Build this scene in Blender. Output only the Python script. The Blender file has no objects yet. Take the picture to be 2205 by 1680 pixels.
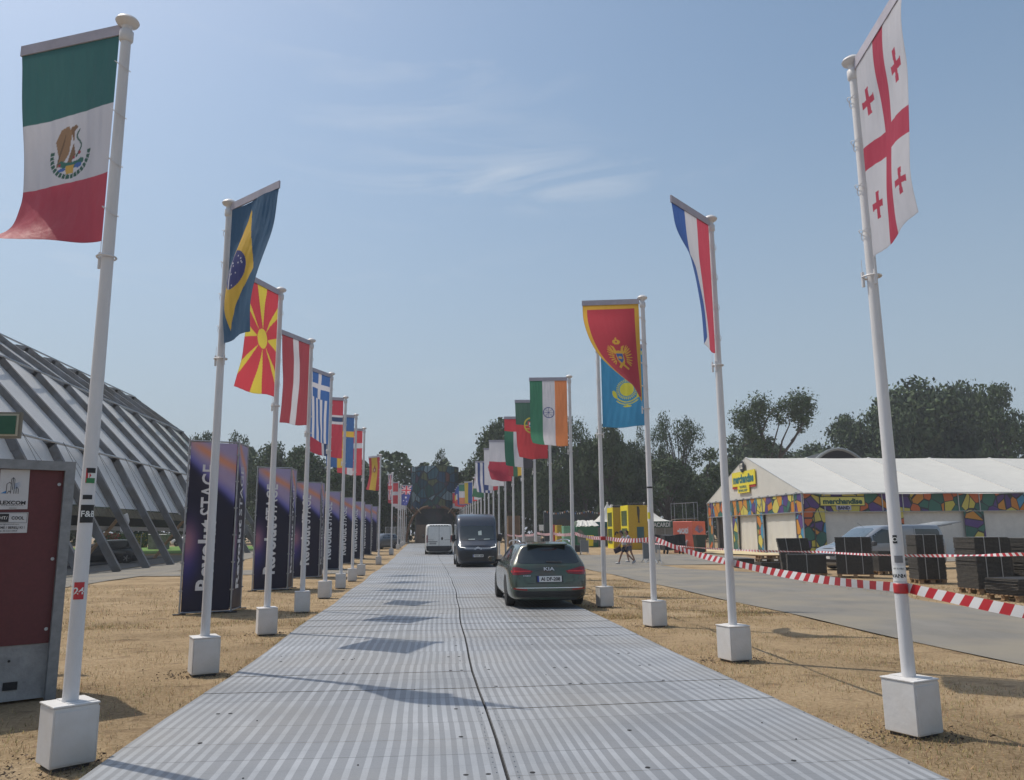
import bpy, bmesh, math, random
import numpy as np
from mathutils import Vector, Matrix
from mathutils.bvhtree import BVHTree
# ------------------------------------------------------------------ camera, sky, sun
S = bpy.context.scene
EYE = 1.68
RT = Vector((0.99467205, -0.10273141, -0.00858954)); UP = Vector((-0.00972297, -0.17643622, 0.98426405)); FW = Vector((0.10263034, 0.97893642, 0.17649503))
cam = bpy.data.objects.new('camera', bpy.data.cameras.new('camera')); S.collection.objects.link(cam)
cam.matrix_world = Matrix(((RT.x, UP.x, -FW.x, 0), (RT.y, UP.y, -FW.y, 0), (RT.z, UP.z, -FW.z, EYE), (0, 0, 0, 1)))
cam.data.sensor_width = 36; cam.data.lens = 28.08; cam.data.clip_end = 3000; cam.data.clip_start = .05
S.camera = cam
SUN = Vector((-2.96, 2.09, 6.17)).normalized()
wd = bpy.data.worlds.new('World'); S.world = wd; wd.use_nodes = True
nt = wd.node_tree; nt.nodes.clear()
def N(t, **k):
    n = nt.nodes.new(t)
    for a, b in k.items(): setattr(n, a, b)
    return n
sky = N('ShaderNodeTexSky', sky_type='NISHITA', sun_disc=False, sun_elevation=math.asin(SUN.z), sun_rotation=math.atan2(SUN.x, SUN.y), altitude=100, air_density=1.0, dust_density=1.9, ozone_density=2.2)
tc = N('ShaderNodeTexCoord'); mp = N('ShaderNodeMapping'); mp.inputs['Rotation'].default_value = (0, 0, math.radians(-12)); mp.inputs['Scale'].default_value = (1.6, 1.2, 9)
mp2 = N('ShaderNodeMapping'); mp2.inputs['Scale'].default_value = (1.0, 1.0, 2.6); mp2.inputs['Location'].default_value = (.31, .2, .1)
n1 = N('ShaderNodeTexNoise'); n1.inputs['Scale'].default_value = 2.1; n1.inputs['Detail'].default_value = 9; n1.inputs['Roughness'].default_value = .62; n1.inputs['Distortion'].default_value = .7
n2 = N('ShaderNodeTexNoise'); n2.inputs['Scale'].default_value = 1.7; n2.inputs['Detail'].default_value = 3
r1 = N('ShaderNodeMapRange'); r1.inputs[1].default_value = .52; r1.inputs[2].default_value = .86; r2 = N('ShaderNodeMapRange'); r2.inputs[1].default_value = .47; r2.inputs[2].default_value = .7
mu = N('ShaderNodeMath', operation='MULTIPLY'); mu2 = N('ShaderNodeMath', operation='MULTIPLY'); mu2.inputs[1].default_value = .75
mx = N('ShaderNodeMix', data_type='RGBA'); mx.inputs[7].default_value = (5.6, 5.8, 6.0, 1)
hs = N('ShaderNodeHueSaturation'); hs.inputs['Saturation'].default_value = .95; hs.inputs['Hue'].default_value = .488
bg = N('ShaderNodeBackground'); bg.inputs[1].default_value = .13; ow = N('ShaderNodeOutputWorld')
L = nt.links.new
L(tc.outputs['Generated'], mp.inputs[0]); L(mp.outputs[0], n1.inputs['Vector']); L(tc.outputs['Generated'], mp2.inputs[0]); L(mp2.outputs[0], n2.inputs['Vector'])
L(n1.outputs[0], r1.inputs[0]); L(n2.outputs[0], r2.inputs[0]); L(r1.outputs[0], mu.inputs[0]); L(r2.outputs[0], mu.inputs[1]); L(mu.outputs[0], mu2.inputs[0]); L(mu2.outputs[0], mx.inputs[0])
WC = (FW + RT * ((1080 - 1102.5) / 1720) - UP * ((385 - 840) / 1720)).normalized()     # one brighter wisp of cirrus
va = N('ShaderNodeVectorMath', operation='SUBTRACT'); va.inputs[1].default_value = WC; vb = N('ShaderNodeVectorMath', operation='MULTIPLY'); vb.inputs[1].default_value = (1 / .36, 1 / .36, 1 / .05); vc = N('ShaderNodeVectorMath', operation='LENGTH'); vr = N('ShaderNodeMapRange'); vr.interpolation_type = 'SMOOTHSTEP'; vr.inputs[1].default_value = 1; vr.inputs[2].default_value = 0; vr.inputs[3].default_value = 0; vr.inputs[4].default_value = 1
L(tc.outputs['Generated'], va.inputs[0]); L(va.outputs[0], vb.inputs[0]); L(vb.outputs[0], vc.inputs[0]); L(vc.outputs['Value'], vr.inputs[0])
n3 = N('ShaderNodeTexNoise'); n3.inputs['Scale'].default_value = 3.4; n3.inputs['Detail'].default_value = 9; n3.inputs['Roughness'].default_value = .6; n3.inputs['Distortion'].default_value = 1.1; m3 = N('ShaderNodeMapping'); m3.inputs['Rotation'].default_value = (0, math.radians(9), 0); m3.inputs['Scale'].default_value = (1.3, 1.3, 7); L(tc.outputs['Generated'], m3.inputs[0]); L(m3.outputs[0], n3.inputs['Vector']); r3 = N('ShaderNodeMapRange'); r3.inputs[1].default_value = .46; r3.inputs[2].default_value = .78; L(n3.outputs[0], r3.inputs[0])
w1 = N('ShaderNodeMath', operation='MULTIPLY'); L(vr.outputs[0], w1.inputs[0]); L(r3.outputs[0], w1.inputs[1]); w2 = N('ShaderNodeMath', operation='MULTIPLY_ADD'); w2.inputs[1].default_value = .5; w2.use_clamp = True; L(w1.outputs[0], w2.inputs[0]); L(mu2.outputs[0], w2.inputs[2]); L(w2.outputs[0], mx.inputs[0])
spx = N('ShaderNodeSeparateXYZ'); L(tc.outputs['Generated'], spx.inputs[0]); hr = N('ShaderNodeMapRange'); hr.interpolation_type = 'SMOOTHSTEP'; hr.inputs[1].default_value = -.05; hr.inputs[2].default_value = .62; hr.inputs[3].default_value = .88; hr.inputs[4].default_value = 0; L(spx.outputs[2], hr.inputs[0])
hm = N('ShaderNodeMix', data_type='RGBA'); hm.inputs[7].default_value = (.357 / .13, .425 / .13, .485 / .13, 1); L(hr.outputs[0], hm.inputs[0])      # dusty air near the horizon
L(sky.outputs[0], hs.inputs['Color']); L(hs.outputs[0], hm.inputs[6]); L(hm.outputs[2], mx.inputs[6]); L(mx.outputs[2], bg.inputs[0]); L(bg.outputs[0], ow.inputs[0])
sl = bpy.data.lights.new('sun', 'SUN'); sl.energy = 3.0; sl.angle = math.radians(.6); sl.color = (1, .93, .82)
so = bpy.data.objects.new('sun', sl); S.collection.objects.link(so); so.rotation_euler = SUN.to_track_quat('Z', 'Y').to_euler()
S.view_settings.view_transform = 'Standard'; S.view_settings.look = 'None'; S.view_settings.exposure = .1; S.view_settings.gamma = 1
S.render.engine = 'CYCLES'; S.cycles.use_denoising = True; S.cycles.max_bounces = 6; S.cycles.transparent_max_bounces = 6; S.cycles.caustics_reflective = False; S.cycles.caustics_refractive = False
S.cycles.sample_clamp_indirect = 6

# ------------------------------------------------------------------ helpers
C = S.collection; PI = math.pi; R = math.radians
def ss(a, b, t):
    u = np.clip((np.asarray(t, float) - a) / (b - a), 0, 1); return u * u * (3 - 2 * u)
def g(x, y): return .5 * ss(40, 100, y)
def gf(x, y): return float(g(x, y))
def col(px, Y):                      # lateral position of an azimuth given as a column of the survey photo, at distance Y
    d = FW + RT * ((px - 1102.5) / 1720) - UP * (320 / 1720); return d.x / d.y * Y
def zat(px, py, Y):                  # height above datum of a sight line at distance Y
    d = FW + RT * ((px - 1102.5) / 1720) - UP * ((py - 840) / 1720); return EYE + d.z / d.y * Y
def rgb(h):
    c = [int(h[i:i + 2], 16) / 255 for i in (0, 2, 4)]
    return tuple(x / 12.92 if x < .04045 else ((x + .055) / 1.055) ** 2.4 for x in c)
MATS = {}
def mat(name, c, rough=.6, metal=0, var=.12, vs=6, bump=0, bs=40, bd=.02, vcol=False, coat=0, trans=0, spec=.5, emit=0, stretch=(1, 1, 1), hue=None):
    """procedural material: base colour broken up by noise, optional bump; vcol reads the mesh's own colour attribute"""
    if name in MATS: return MATS[name]
    m = bpy.data.materials.new(name); m.use_nodes = True; t = m.node_tree; b = t.nodes['Principled BSDF']; l = t.links.new
    b.inputs['Roughness'].default_value = rough; b.inputs['Metallic'].default_value = metal; b.inputs['Coat Weight'].default_value = coat; b.inputs['Specular IOR Level'].default_value = spec
    if coat: b.inputs['Coat Roughness'].default_value = .06
    co = t.nodes.new('ShaderNodeTexCoord'); mpn = t.nodes.new('ShaderNodeMapping'); mpn.inputs['Scale'].default_value = stretch; l(co.outputs['Object'], mpn.inputs[0])
    nz = t.nodes.new('ShaderNodeTexNoise'); nz.inputs['Scale'].default_value = vs; nz.inputs['Detail'].default_value = 5; nz.inputs['Roughness'].default_value = .65; l(mpn.outputs[0], nz.inputs['Vector'])
    mr = t.nodes.new('ShaderNodeMapRange'); mr.inputs[1].default_value = .3; mr.inputs[2].default_value = .7; mr.inputs[3].default_value = 1 - var; mr.inputs[4].default_value = 1 + var; l(nz.outputs[0], mr.inputs[0])
    mm = t.nodes.new('ShaderNodeMix'); mm.data_type = 'RGBA'; mm.blend_type = 'MULTIPLY'; mm.inputs[0].default_value = 1
    if vcol:
        a = t.nodes.new('ShaderNodeAttribute'); a.attribute_name = 'Col'; l(a.outputs[0], mm.inputs[6])
    else: mm.inputs[6].default_value = (*c, 1)
    l(mr.outputs[0], mm.inputs[7]); outc = mm.outputs[2]
    if hue:
        nb = t.nodes.new('ShaderNodeTexNoise'); nb.inputs['Scale'].default_value = hue[1]; nb.inputs['Detail'].default_value = 4; l(co.outputs['Object'], nb.inputs['Vector'])
        mr2 = t.nodes.new('ShaderNodeMapRange'); mr2.inputs[1].default_value = .42; mr2.inputs[2].default_value = .62; l(nb.outputs[0], mr2.inputs[0])
        m3 = t.nodes.new('ShaderNodeMix'); m3.data_type = 'RGBA'; l(mr2.outputs[0], m3.inputs[0]); l(outc, m3.inputs[6]); m3.inputs[7].default_value = (*hue[0], 1); outc = m3.outputs[2]
    l(outc, b.inputs['Base Color'])
    if bump:
        nn = t.nodes.new('ShaderNodeTexNoise'); nn.inputs['Scale'].default_value = bs; nn.inputs['Detail'].default_value = 4; l(mpn.outputs[0], nn.inputs['Vector'])
        bu = t.nodes.new('ShaderNodeBump'); bu.inputs['Strength'].default_value = bump; bu.inputs['Distance'].default_value = bd; l(nn.outputs[0], bu.inputs['Height']); l(bu.outputs[0], b.inputs['Normal'])
    if emit:
        b.inputs['Emission Color'].default_value = (*c, 1); b.inputs['Emission Strength'].default_value = emit
    if trans:
        tr = t.nodes.new('ShaderNodeBsdfTranslucent'); l(outc, tr.inputs[0]); ms = t.nodes.new('ShaderNodeMixShader'); ms.inputs[0].default_value = trans
        l(b.outputs[0], ms.inputs[1]); l(tr.outputs[0], ms.inputs[2]); l(ms.outputs[0], t.nodes['Material Output'].inputs[0])
    MATS[name] = m; return m
class MB:
    def __init__(s): s.v = []; s.f = []; s.mi = []; s.c = None
    def add(s, v, f, mi=0):
        o = len(s.v); s.v += [tuple(p) for p in v]; s.f += [tuple(o + i for i in q) for q in f]; s.mi += [mi] * len(f); return s
    def box(s, c, d, rz=0, mi=0, M=None, bev=0):
        x, y, z = d[0] / 2, d[1] / 2, d[2] / 2
        if bev:
            b = min(bev, x * .9, y * .9, z * .9)
            pts = []; 
            for zz, k in ((-z, b), (-z + b, 0), (z - b, 0), (z, b)):
                X, Y = x - k, y - k; e = b if k == 0 else b * .4
                pts.append([(X, -Y + e, zz), (X, Y - e, zz), (X - e, Y, zz), (-X + e, Y, zz), (-X, Y - e, zz), (-X, -Y + e, zz), (-X + e, -Y, zz), (X - e, -Y, zz)])
            v = [p for r in pts for p in r]; f = [tuple(range(7, -1, -1)), tuple(range(24, 32))]
            for r in range(3):
                for i in range(8): j = (i + 1) % 8; f.append((r * 8 + i, r * 8 + j, r * 8 + 8 + j, r * 8 + 8 + i))
        else:
            v = [(a * x, b * y, e * z) for e in (-1, 1) for a, b in ((-1, -1), (1, -1), (1, 1), (-1, 1))]
            f = [(3, 2, 1, 0), (4, 5, 6, 7), (0, 1, 5, 4), (1, 2, 6, 5), (2, 3, 7, 6), (3, 0, 4, 7)]
        T = M if M is not None else Matrix.Translation(c) @ Matrix.Rotation(rz, 4, 'Z')
        return s.add([T @ Vector(p) for p in v], f, mi)
    def bar(s, a, b, w, h=None, n=0, mi=0, up=None):    # box bar (n=0) or n-gon tube from a to b; w,h sizes
        a = Vector(a); b = Vector(b); d = (b - a); L_ = d.length
        if L_ < 1e-6: return s
        d.normalize(); u = Vector(up) if up else (Vector((0, 0, 1)) if abs(d.z) < .95 else Vector((0, 1, 0)))
        sx = d.cross(u).normalized(); sy = sx.cross(d).normalized(); h = w if h is None else h
        if n == 0: ring = [(-w / 2, -h / 2), (w / 2, -h / 2), (w / 2, h / 2), (-w / 2, h / 2)]
        else: ring = [(w / 2 * math.cos(2 * PI * i / n), h / 2 * math.sin(2 * PI * i / n)) for i in range(n)]
        m = len(ring); v = [a + sx * p + sy * q for p, q in ring] + [b + sx * p + sy * q for p, q in ring]
        f = [tuple(range(m - 1, -1, -1)), tuple(range(m, 2 * m))] + [(i, (i + 1) % m, m + (i + 1) % m, m + i) for i in range(m)]
        return s.add(v, f, mi)
    def tube(s, pts, r, n=8, mi=0, closed=False):
        pts = [Vector(p) for p in pts]; rr = r if isinstance(r, (list, tuple)) else [r] * len(pts); v = []; f = []; pr = None
        for i, p in enumerate(pts):
            a = pts[(i - 1) % len(pts)] if (i or closed) else p; b = pts[(i + 1) % len(pts)] if (i < len(pts) - 1 or closed) else p
            d = (b - a).normalized(); u = pr if pr is not None else (Vector((0, 0, 1)) if abs(d.z) < .9 else Vector((1, 0, 0)))
            sx = d.cross(u).normalized(); sy = sx.cross(d).normalized(); pr = sy
            v += [p + sx * rr[i] * math.cos(2 * PI * k / n) + sy * rr[i] * math.sin(2 * PI * k / n) for k in range(n)]
        m = len(pts)
        for i in range(m if closed else m - 1):
            for k in range(n): a = i * n + k; b = i * n + (k + 1) % n; i2 = (i + 1) % m; f.append((a, b, i2 * n + (k + 1) % n, i2 * n + k))
        if not closed: f += [tuple(range(n - 1, -1, -1)), tuple(range((m - 1) * n, m * n))]
        return s.add(v, f, mi)
    def lathe(s, prof, c=(0, 0, 0), n=16, axis='Z', mi=0):
        v = []; f = []; c = Vector(c)
        for r, z in prof:
            for k in range(n):
                a = 2 * PI * k / n; p = Vector((r * math.cos(a), r * math.sin(a), z))
                if axis == 'X': p = Vector((p.z, p.x, p.y))
                if axis == 'Y': p = Vector((p.x, p.z, p.y))
                v.append(c + p)
        for i in range(len(prof) - 1):
            for k in range(n): f.append((i * n + k, i * n + (k + 1) % n, (i + 1) * n + (k + 1) % n, (i + 1) * n + k))
        f += [tuple(range(n - 1, -1, -1)), tuple(range((len(prof) - 1) * n, len(prof) * n))]
        return s.add(v, f, mi)
    def prism(s, pts, depth, M=None, mi=0):             # outline in local XZ, thickness along Y
        n = len(pts); v = [Vector((x, 0, z)) for x, z in pts] + [Vector((x, depth, z)) for x, z in pts]
        if M is not None: v = [M @ p for p in v]
        return s.add(v, [tuple(range(n)), tuple(range(2 * n - 1, n - 1, -1))] + [((i + 1) % n, i, n + i, n + (i + 1) % n) for i in range(n)], mi)
    def build(s, name, m, parent=None, smooth=False, auto=None):
        me = bpy.data.meshes.new(name); me.from_pydata(s.v, [], s.f)
        for q in (m if isinstance(m, (list, tuple)) else [m]): me.materials.append(q)
        if any(s.mi): me.polygons.foreach_set('material_index', s.mi)
        if s.c is not None:
            at = me.color_attributes.new('Col', 'FLOAT_COLOR', 'POINT'); a = np.ones((len(s.v), 4), np.float32); a[:, :3] = s.c; at.data.foreach_set('color', a.ravel())
        if smooth: me.polygons.foreach_set('use_smooth', [True] * len(me.polygons))
        me.update(); o = bpy.data.objects.new(name, me); C.objects.link(o)
        if smooth and auto:
            try: me.set_sharp_from_angle(angle=R(auto))
            except Exception: pass
        if parent: o.parent = parent
        return o
def tag(o, label=None, cat=None, group=None, kind=None):
    if label: o['label'] = label
    if cat: o['category'] = cat
    if group: o['group'] = group
    if kind: o['kind'] = kind
    return o
def thing(name, label, cat, loc=(0, 0, 0), rz=0, group=None):
    o = bpy.data.objects.new(name, None); C.objects.link(o); o.location = loc; o.rotation_euler = (0, 0, rz); o.empty_display_size = .2
    return tag(o, label, cat, group)
def kids(o): return [c for c in bpy.data.objects if c.parent == o]
def copy_tree(o, loc=None, rz=None, label=None, group=None):
    def cp(a, par):
        c = a.copy(); C.objects.link(c)
        if par: c.parent = par
        for k in kids(a): cp(k, c)
        return c
    c = cp(o, None)
    if loc is not None: c.location = loc
    if rz is not None: c.rotation_euler = (0, 0, rz)
    if label: c['label'] = label
    if group: c['group'] = group
    return c
def bake(o):                                            # apply modifiers
    dg = bpy.context.evaluated_depsgraph_get(); e = o.evaluated_get(dg); me = bpy.data.meshes.new_from_object(e); o.modifiers.clear(); old = o.data; o.data = me; return o
TXC = {}
def textmesh(s, bold=0.0, ext=0.0, narrow=1.0):         # lettering as mesh data, normalised to cap height 1, origin at centre
    k = (s, bold, ext, narrow)
    if k in TXC: return TXC[k]
    cu = bpy.data.curves.new('t', 'FONT'); cu.body = s; cu.offset = bold; cu.extrude = ext; cu.resolution_u = 3; cu.size = 1; cu.align_x = 'CENTER'
    o = bpy.data.objects.new('t', cu); C.objects.link(o); dg = bpy.context.evaluated_depsgraph_get(); me = bpy.data.meshes.new_from_object(o.evaluated_get(dg))
    v = [Vector((p.co.x * narrow, p.co.y, p.co.z)) for p in me.vertices]; f = [tuple(p.vertices) for p in me.polygons]
    bpy.data.objects.remove(o); bpy.data.meshes.remove(me); bpy.data.curves.remove(cu)
    xs = [p.x for p in v]; ys = [p.y for p in v]; cx = (min(xs) + max(xs)) / 2; h = .69
    v = [Vector(((p.x - cx) / h, (p.y - h / 2) / h, p.z)) for p in v]
    TXC[k] = (v, f, (max(xs) - min(xs)) / h); return TXC[k]
def put_text(mb, s, M, h, width=None, bold=0, narrow=1, mi=0):   # M maps (x right, z up, -y toward viewer)
    v, f, w = textmesh(s, bold, 0, narrow); sx = h if width is None else width / w
    mb.add([M @ Vector((p.x * sx, 0, p.y * h)) for p in v], f, mi)
def loft(stations, mats, name, parent, lv=2, capf=True, capr=True):  # stations: lists of half-section points, mirrored in x
    st = [list(map(Vector, s)) for s in stations]
    if capf: st = [[Vector((0, p.y, p.z)) for p in st[0]]] + st
    if capr: st = st + [[Vector((0, p.y, p.z)) for p in st[-1]]]
    bm = bmesh.new(); n = len(st[0])
    for sg in (1, -1):
        rows = [[bm.verts.new((p.x * sg, p.y, p.z)) for p in s] for s in st]
        for a, b in zip(rows[:-1], rows[1:]):
            for j in range(n - 1):
                q = (a[j], a[j + 1], b[j + 1], b[j]); q = q if sg < 0 else q[::-1]
                try: bm.faces.new(q)
                except ValueError: pass
    bmesh.ops.remove_doubles(bm, verts=bm.verts, dist=1e-4); bmesh.ops.dissolve_degenerate(bm, edges=bm.edges, dist=1e-4); bmesh.ops.recalc_face_normals(bm, faces=bm.faces)
    me = bpy.data.meshes.new(name); bm.to_mesh(me); bm.free(); me.polygons.foreach_set('use_smooth', [True] * len(me.polygons))
    for m in mats: me.materials.append(m)
    o = bpy.data.objects.new(name, me); C.objects.link(o)
    md = o.modifiers.new('s', 'SUBSURF'); md.levels = lv; md.render_levels = lv; bpy.context.view_layer.update(); bake(o)
    if parent: o.parent = parent
    return o
def bvh_of(o): return BVHTree.FromPolygons([v.co.copy() for v in o.data.vertices], [tuple(p.vertices) for p in o.data.polygons])
VIEW = {'F': (Vector((0, 1, 0)), lambda a, b: Vector((a, -3, b))), 'B': (Vector((0, -1, 0)), lambda a, b: Vector((a, 9, b))),
        'L': (Vector((1, 0, 0)), lambda a, b: Vector((-4, a, b))), 'R': (Vector((-1, 0, 0)), lambda a, b: Vector((4, a, b)))}
def decal(mb, bvh, view, pts, off=.004, step=.07, mi=0, faces=None):
    """a panel with the given outline, laid on a curved body; raised by off"""
    d, fn = VIEW[view]; bm = bmesh.new()
    if faces is None:
        vs = [bm.verts.new((p[0], p[1], 0)) for p in pts]; bm.faces.new(vs)
        xs = [p[0] for p in pts]; ys = [p[1] for p in pts]
        for ax, lo, hi in ((0, min(xs), max(xs)), (1, min(ys), max(ys))):
            k = max(1, int((hi - lo) / step))
            for i in range(1, k):
                c = lo + (hi - lo) * i / k; bmesh.ops.bisect_plane(bm, geom=bm.verts[:] + bm.edges[:] + bm.faces[:], plane_co=(c, 0, 0) if ax == 0 else (0, c, 0), plane_no=(1, 0, 0) if ax == 0 else (0, 1, 0))
    else:
        vs = [bm.verts.new((p[0], p[1], 0)) for p in pts]
        for q in faces:
            try: bm.faces.new([vs[i] for i in q])
            except ValueError: pass
    bm.verts.index_update(); out = []
    for v in bm.verts:
        h = bvh.ray_cast(fn(v.co.x, v.co.y), d)
        if h[0] is None: h = bvh.find_nearest(fn(v.co.x, v.co.y) + d * 3)
        out.append(h[0] - d * off)
    fs = [tuple(x.index for x in f.verts) for f in bm.faces]; bm.free()
    mb.add(out, fs, mi)
def tdecal(mb, bvh, view, s, x, z, h, width=None, off=.008, mi=0, flip=1, bold=.01):
    v, f, w = textmesh(s, bold); sx = h if width is None else width / w
    decal(mb, bvh, view, [(x + p.x * sx * flip, z + p.y * h) for p in v], off, mi=mi, faces=f)
# shared materials
WHITE = mat('white_paint', (.66, .65, .65), .5, var=.09, vs=5, stretch=(1, 1, .25), bump=.05); WHITE2 = mat('off_white_board', (.66, .65, .64), .6, var=.07, vs=4, bump=.1, bs=25, hue=((.58, .55, .51), 1.6))
GALV = mat('galvanised_steel', (.42, .44, .46), .45, .6, var=.15, vs=12); BLACK = mat('black_plastic', (.015, .015, .017), .5, var=.2); DGREY = mat('dark_grey_plastic', (.06, .062, .066), .6)
RUBBER = mat('tyre_rubber', (.03, .03, .03), .85, var=.25, vs=20, bump=.3); CHROME = mat('chrome', (.75, .76, .78), .12, 1, var=.02); ALLOY = mat('alloy', (.35, .36, .37), .3, .9, var=.05)
GLASS = mat('tinted_glass', (.018, .025, .026), .06, var=.05, spec=.8, coat=.4); REDLAMP = mat('red_lamp', (.24, .010, .013), .15, coat=.6, var=.1); WOOD = mat('raw_timber', (.30, .19, .10), .75, var=.3, vs=4, stretch=(1, 1, 6), bump=.2)
PLATEW = mat('plate_white', (.75, .75, .73), .4, var=.04); INK = mat('black_ink', (.02, .02, .022), .6, var=.05); LAMPW = mat('lit_headlamp', (1, .98, .92), .3, emit=1.0, var=0)
# ------------------------------------------------------------------ ground, paths, trackway
def sheet(name, xs, ys, dz, m, fz=None, warp=None):
    X, Y = np.meshgrid(xs, ys); 
    if warp: X, Y = warp(X, Y)
    Z = g(X, Y) + dz + (fz(X, Y) if fz else 0); n, k = len(ys), len(xs)
    v = np.stack([X, Y, Z], -1).reshape(-1, 3); i = np.arange(n * k).reshape(n, k)
    f = np.stack([i[:-1, :-1], i[:-1, 1:], i[1:, 1:], i[1:, :-1]], -1).reshape(-1, 4)
    me = bpy.data.meshes.new(name); me.from_pydata(v.tolist(), [], f.tolist()); me.materials.append(m); me.polygons.foreach_set('use_smooth', [True] * len(f)); o = bpy.data.objects.new(name, me); C.objects.link(o)
    return tag(o, kind='structure')
def groundmat():
    m = bpy.data.materials.new('dry_grass_ground'); m.use_nodes = True; t = m.node_tree; b = t.nodes['Principled BSDF']; l = t.links.new; b.inputs['Roughness'].default_value = .95; b.inputs['Specular IOR Level'].default_value = .15
    co = t.nodes.new('ShaderNodeTexCoord')
    def nz(sc, det, st=(1, 1, 1), ro=.6):
        mpn = t.nodes.new('ShaderNodeMapping'); mpn.inputs['Scale'].default_value = st; l(co.outputs['Object'], mpn.inputs[0]); n = t.nodes.new('ShaderNodeTexNoise'); n.inputs['Scale'].default_value = sc; n.inputs['Detail'].default_value = det; n.inputs['Roughness'].default_value = ro; l(mpn.outputs[0], n.inputs['Vector']); return n.outputs[0]
    def ramp(src, *st):
        r = t.nodes.new('ShaderNodeValToRGB'); e = r.color_ramp.elements
        while len(e) < len(st): e.new(.5)
        for q, (p, c) in zip(e, st): q.position = p; q.color = (*c, 1)
        l(src, r.inputs[0]); return r.outputs[0]
    def mix(a, b_, f, mode='MIX'):
        n = t.nodes.new('ShaderNodeMix'); n.data_type = 'RGBA'; n.blend_type = mode
        if isinstance(f, float): n.inputs[0].default_value = f
        else: l(f, n.inputs[0])
        l(a, n.inputs[6]); l(b_, n.inputs[7]); return n.outputs[2]
    fine = ramp(nz(26, 8, ro=.75), (.3, (.10, .068, .036)), (.5, (.355, .250, .142)), (.7, (.58, .46, .30)))
    big = ramp(nz(.55, 6), (.35, (.20, .145, .082)), (.55, (.41, .30, .178)), (.7, (.52, .41, .275)))
    c1 = mix(fine, big, .48)
    dirt = ramp(nz(1.7, 7, (1, 1.7, 1)), (.56, (0, 0, 0)), (.70, (.75, .75, .75)))
    dc = t.nodes.new('ShaderNodeRGB'); dc.outputs[0].default_value = (.13, .085, .052, 1); c2 = mix(c1, dc.outputs[0], dirt)
    gr = ramp(nz(.13, 5), (.60, (0, 0, 0)), (.75, (.35, .35, .35))); gc = t.nodes.new('ShaderNodeRGB'); gc.outputs[0].default_value = (.12, .13, .05, 1); c3 = mix(c2, gc.outputs[0], gr)
    l(c3, b.inputs['Base Color'])
    bu = t.nodes.new('ShaderNodeBump'); bu.inputs['Strength'].default_value = .9; bu.inputs['Distance'].default_value = .03; l(nz(30, 8, ro=.75), bu.inputs['Height']); l(bu.outputs[0], b.inputs['Normal']); return m
GM = groundmat()
def warpg(X, Y): return X, Y
xs = np.concatenate([np.linspace(-900, -90, 14), np.linspace(-80, -22, 20), np.linspace(-21, 26, 72), np.linspace(28, 90, 24), np.linspace(100, 900, 14)])
ys = np.concatenate([[-300, -100, -40], np.linspace(-20, 0, 10), np.linspace(1, 62, 80), np.linspace(64, 130, 34), np.linspace(140, 1500, 24)])
def bumps(X, Y): return np.where((np.abs(X) < 30) & (Y < 60) & ((X < -2.6) | (X > 3.7)), .012 * np.sin(X * 2.1 + 1.3 * np.sin(Y * .9)) * np.sin(Y * 1.7 + X), 0) - .012
sheet('ground', xs, ys, 0, GM, bumps)
ASPH = mat('worn_asphalt', (.195, .183, .162), .9, var=.16, vs=1.3, bump=.5, bs=120, hue=((.25, .222, .175), .5), stretch=(1, .35, 1))
def wavy(a, s): return lambda X, Y: (X + a * np.sin(Y * s + X) + .4 * a * np.sin(Y * s * 3.3), Y + .5 * a * np.sin(X * 1.7))
sheet('path', np.linspace(7.4, 11.75, 8), np.linspace(-6, 42, 95), .006, ASPH, None, lambda X, Y: (X + .05 * np.sin(Y * .8 + X) + (X - 7.4) / 4.35 * (2.0 * ss(18.5, 23, Y) - 1.9 * ss(31, 37, Y)), Y))
def lotw(X, Y): return X + .15 * np.sin(Y * .9), Y + .12 * np.sin(X * 1.3)
sheet('pavement', np.linspace(7.2, 45, 40), np.linspace(41, 46.4, 10), .011, ASPH, None, lotw)
sheet('pavement', np.linspace(6.2, 20, 20), np.linspace(46.2, 57, 14), .016, ASPH, None, lotw)
sheet('pavement', np.linspace(-40, -3.3, 50), np.linspace(36.4, 41.2, 8), .01, ASPH, None, lotw)
sheet('pavement', np.linspace(-15.8, -12.2, 8), np.linspace(18, 88, 60), .014, ASPH, None, wavy(.08, .5))
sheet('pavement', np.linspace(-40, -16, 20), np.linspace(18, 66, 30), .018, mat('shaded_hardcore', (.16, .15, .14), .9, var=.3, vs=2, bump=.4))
GREEN = mat('watered_lawn', (.10, .20, .03), .9, var=.35, vs=1.5, bump=.6, bs=30)
tag(sheet('lawn', np.linspace(-62, -16, 20), np.linspace(70, 97, 16), .02, GREEN), kind='stuff')
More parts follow.
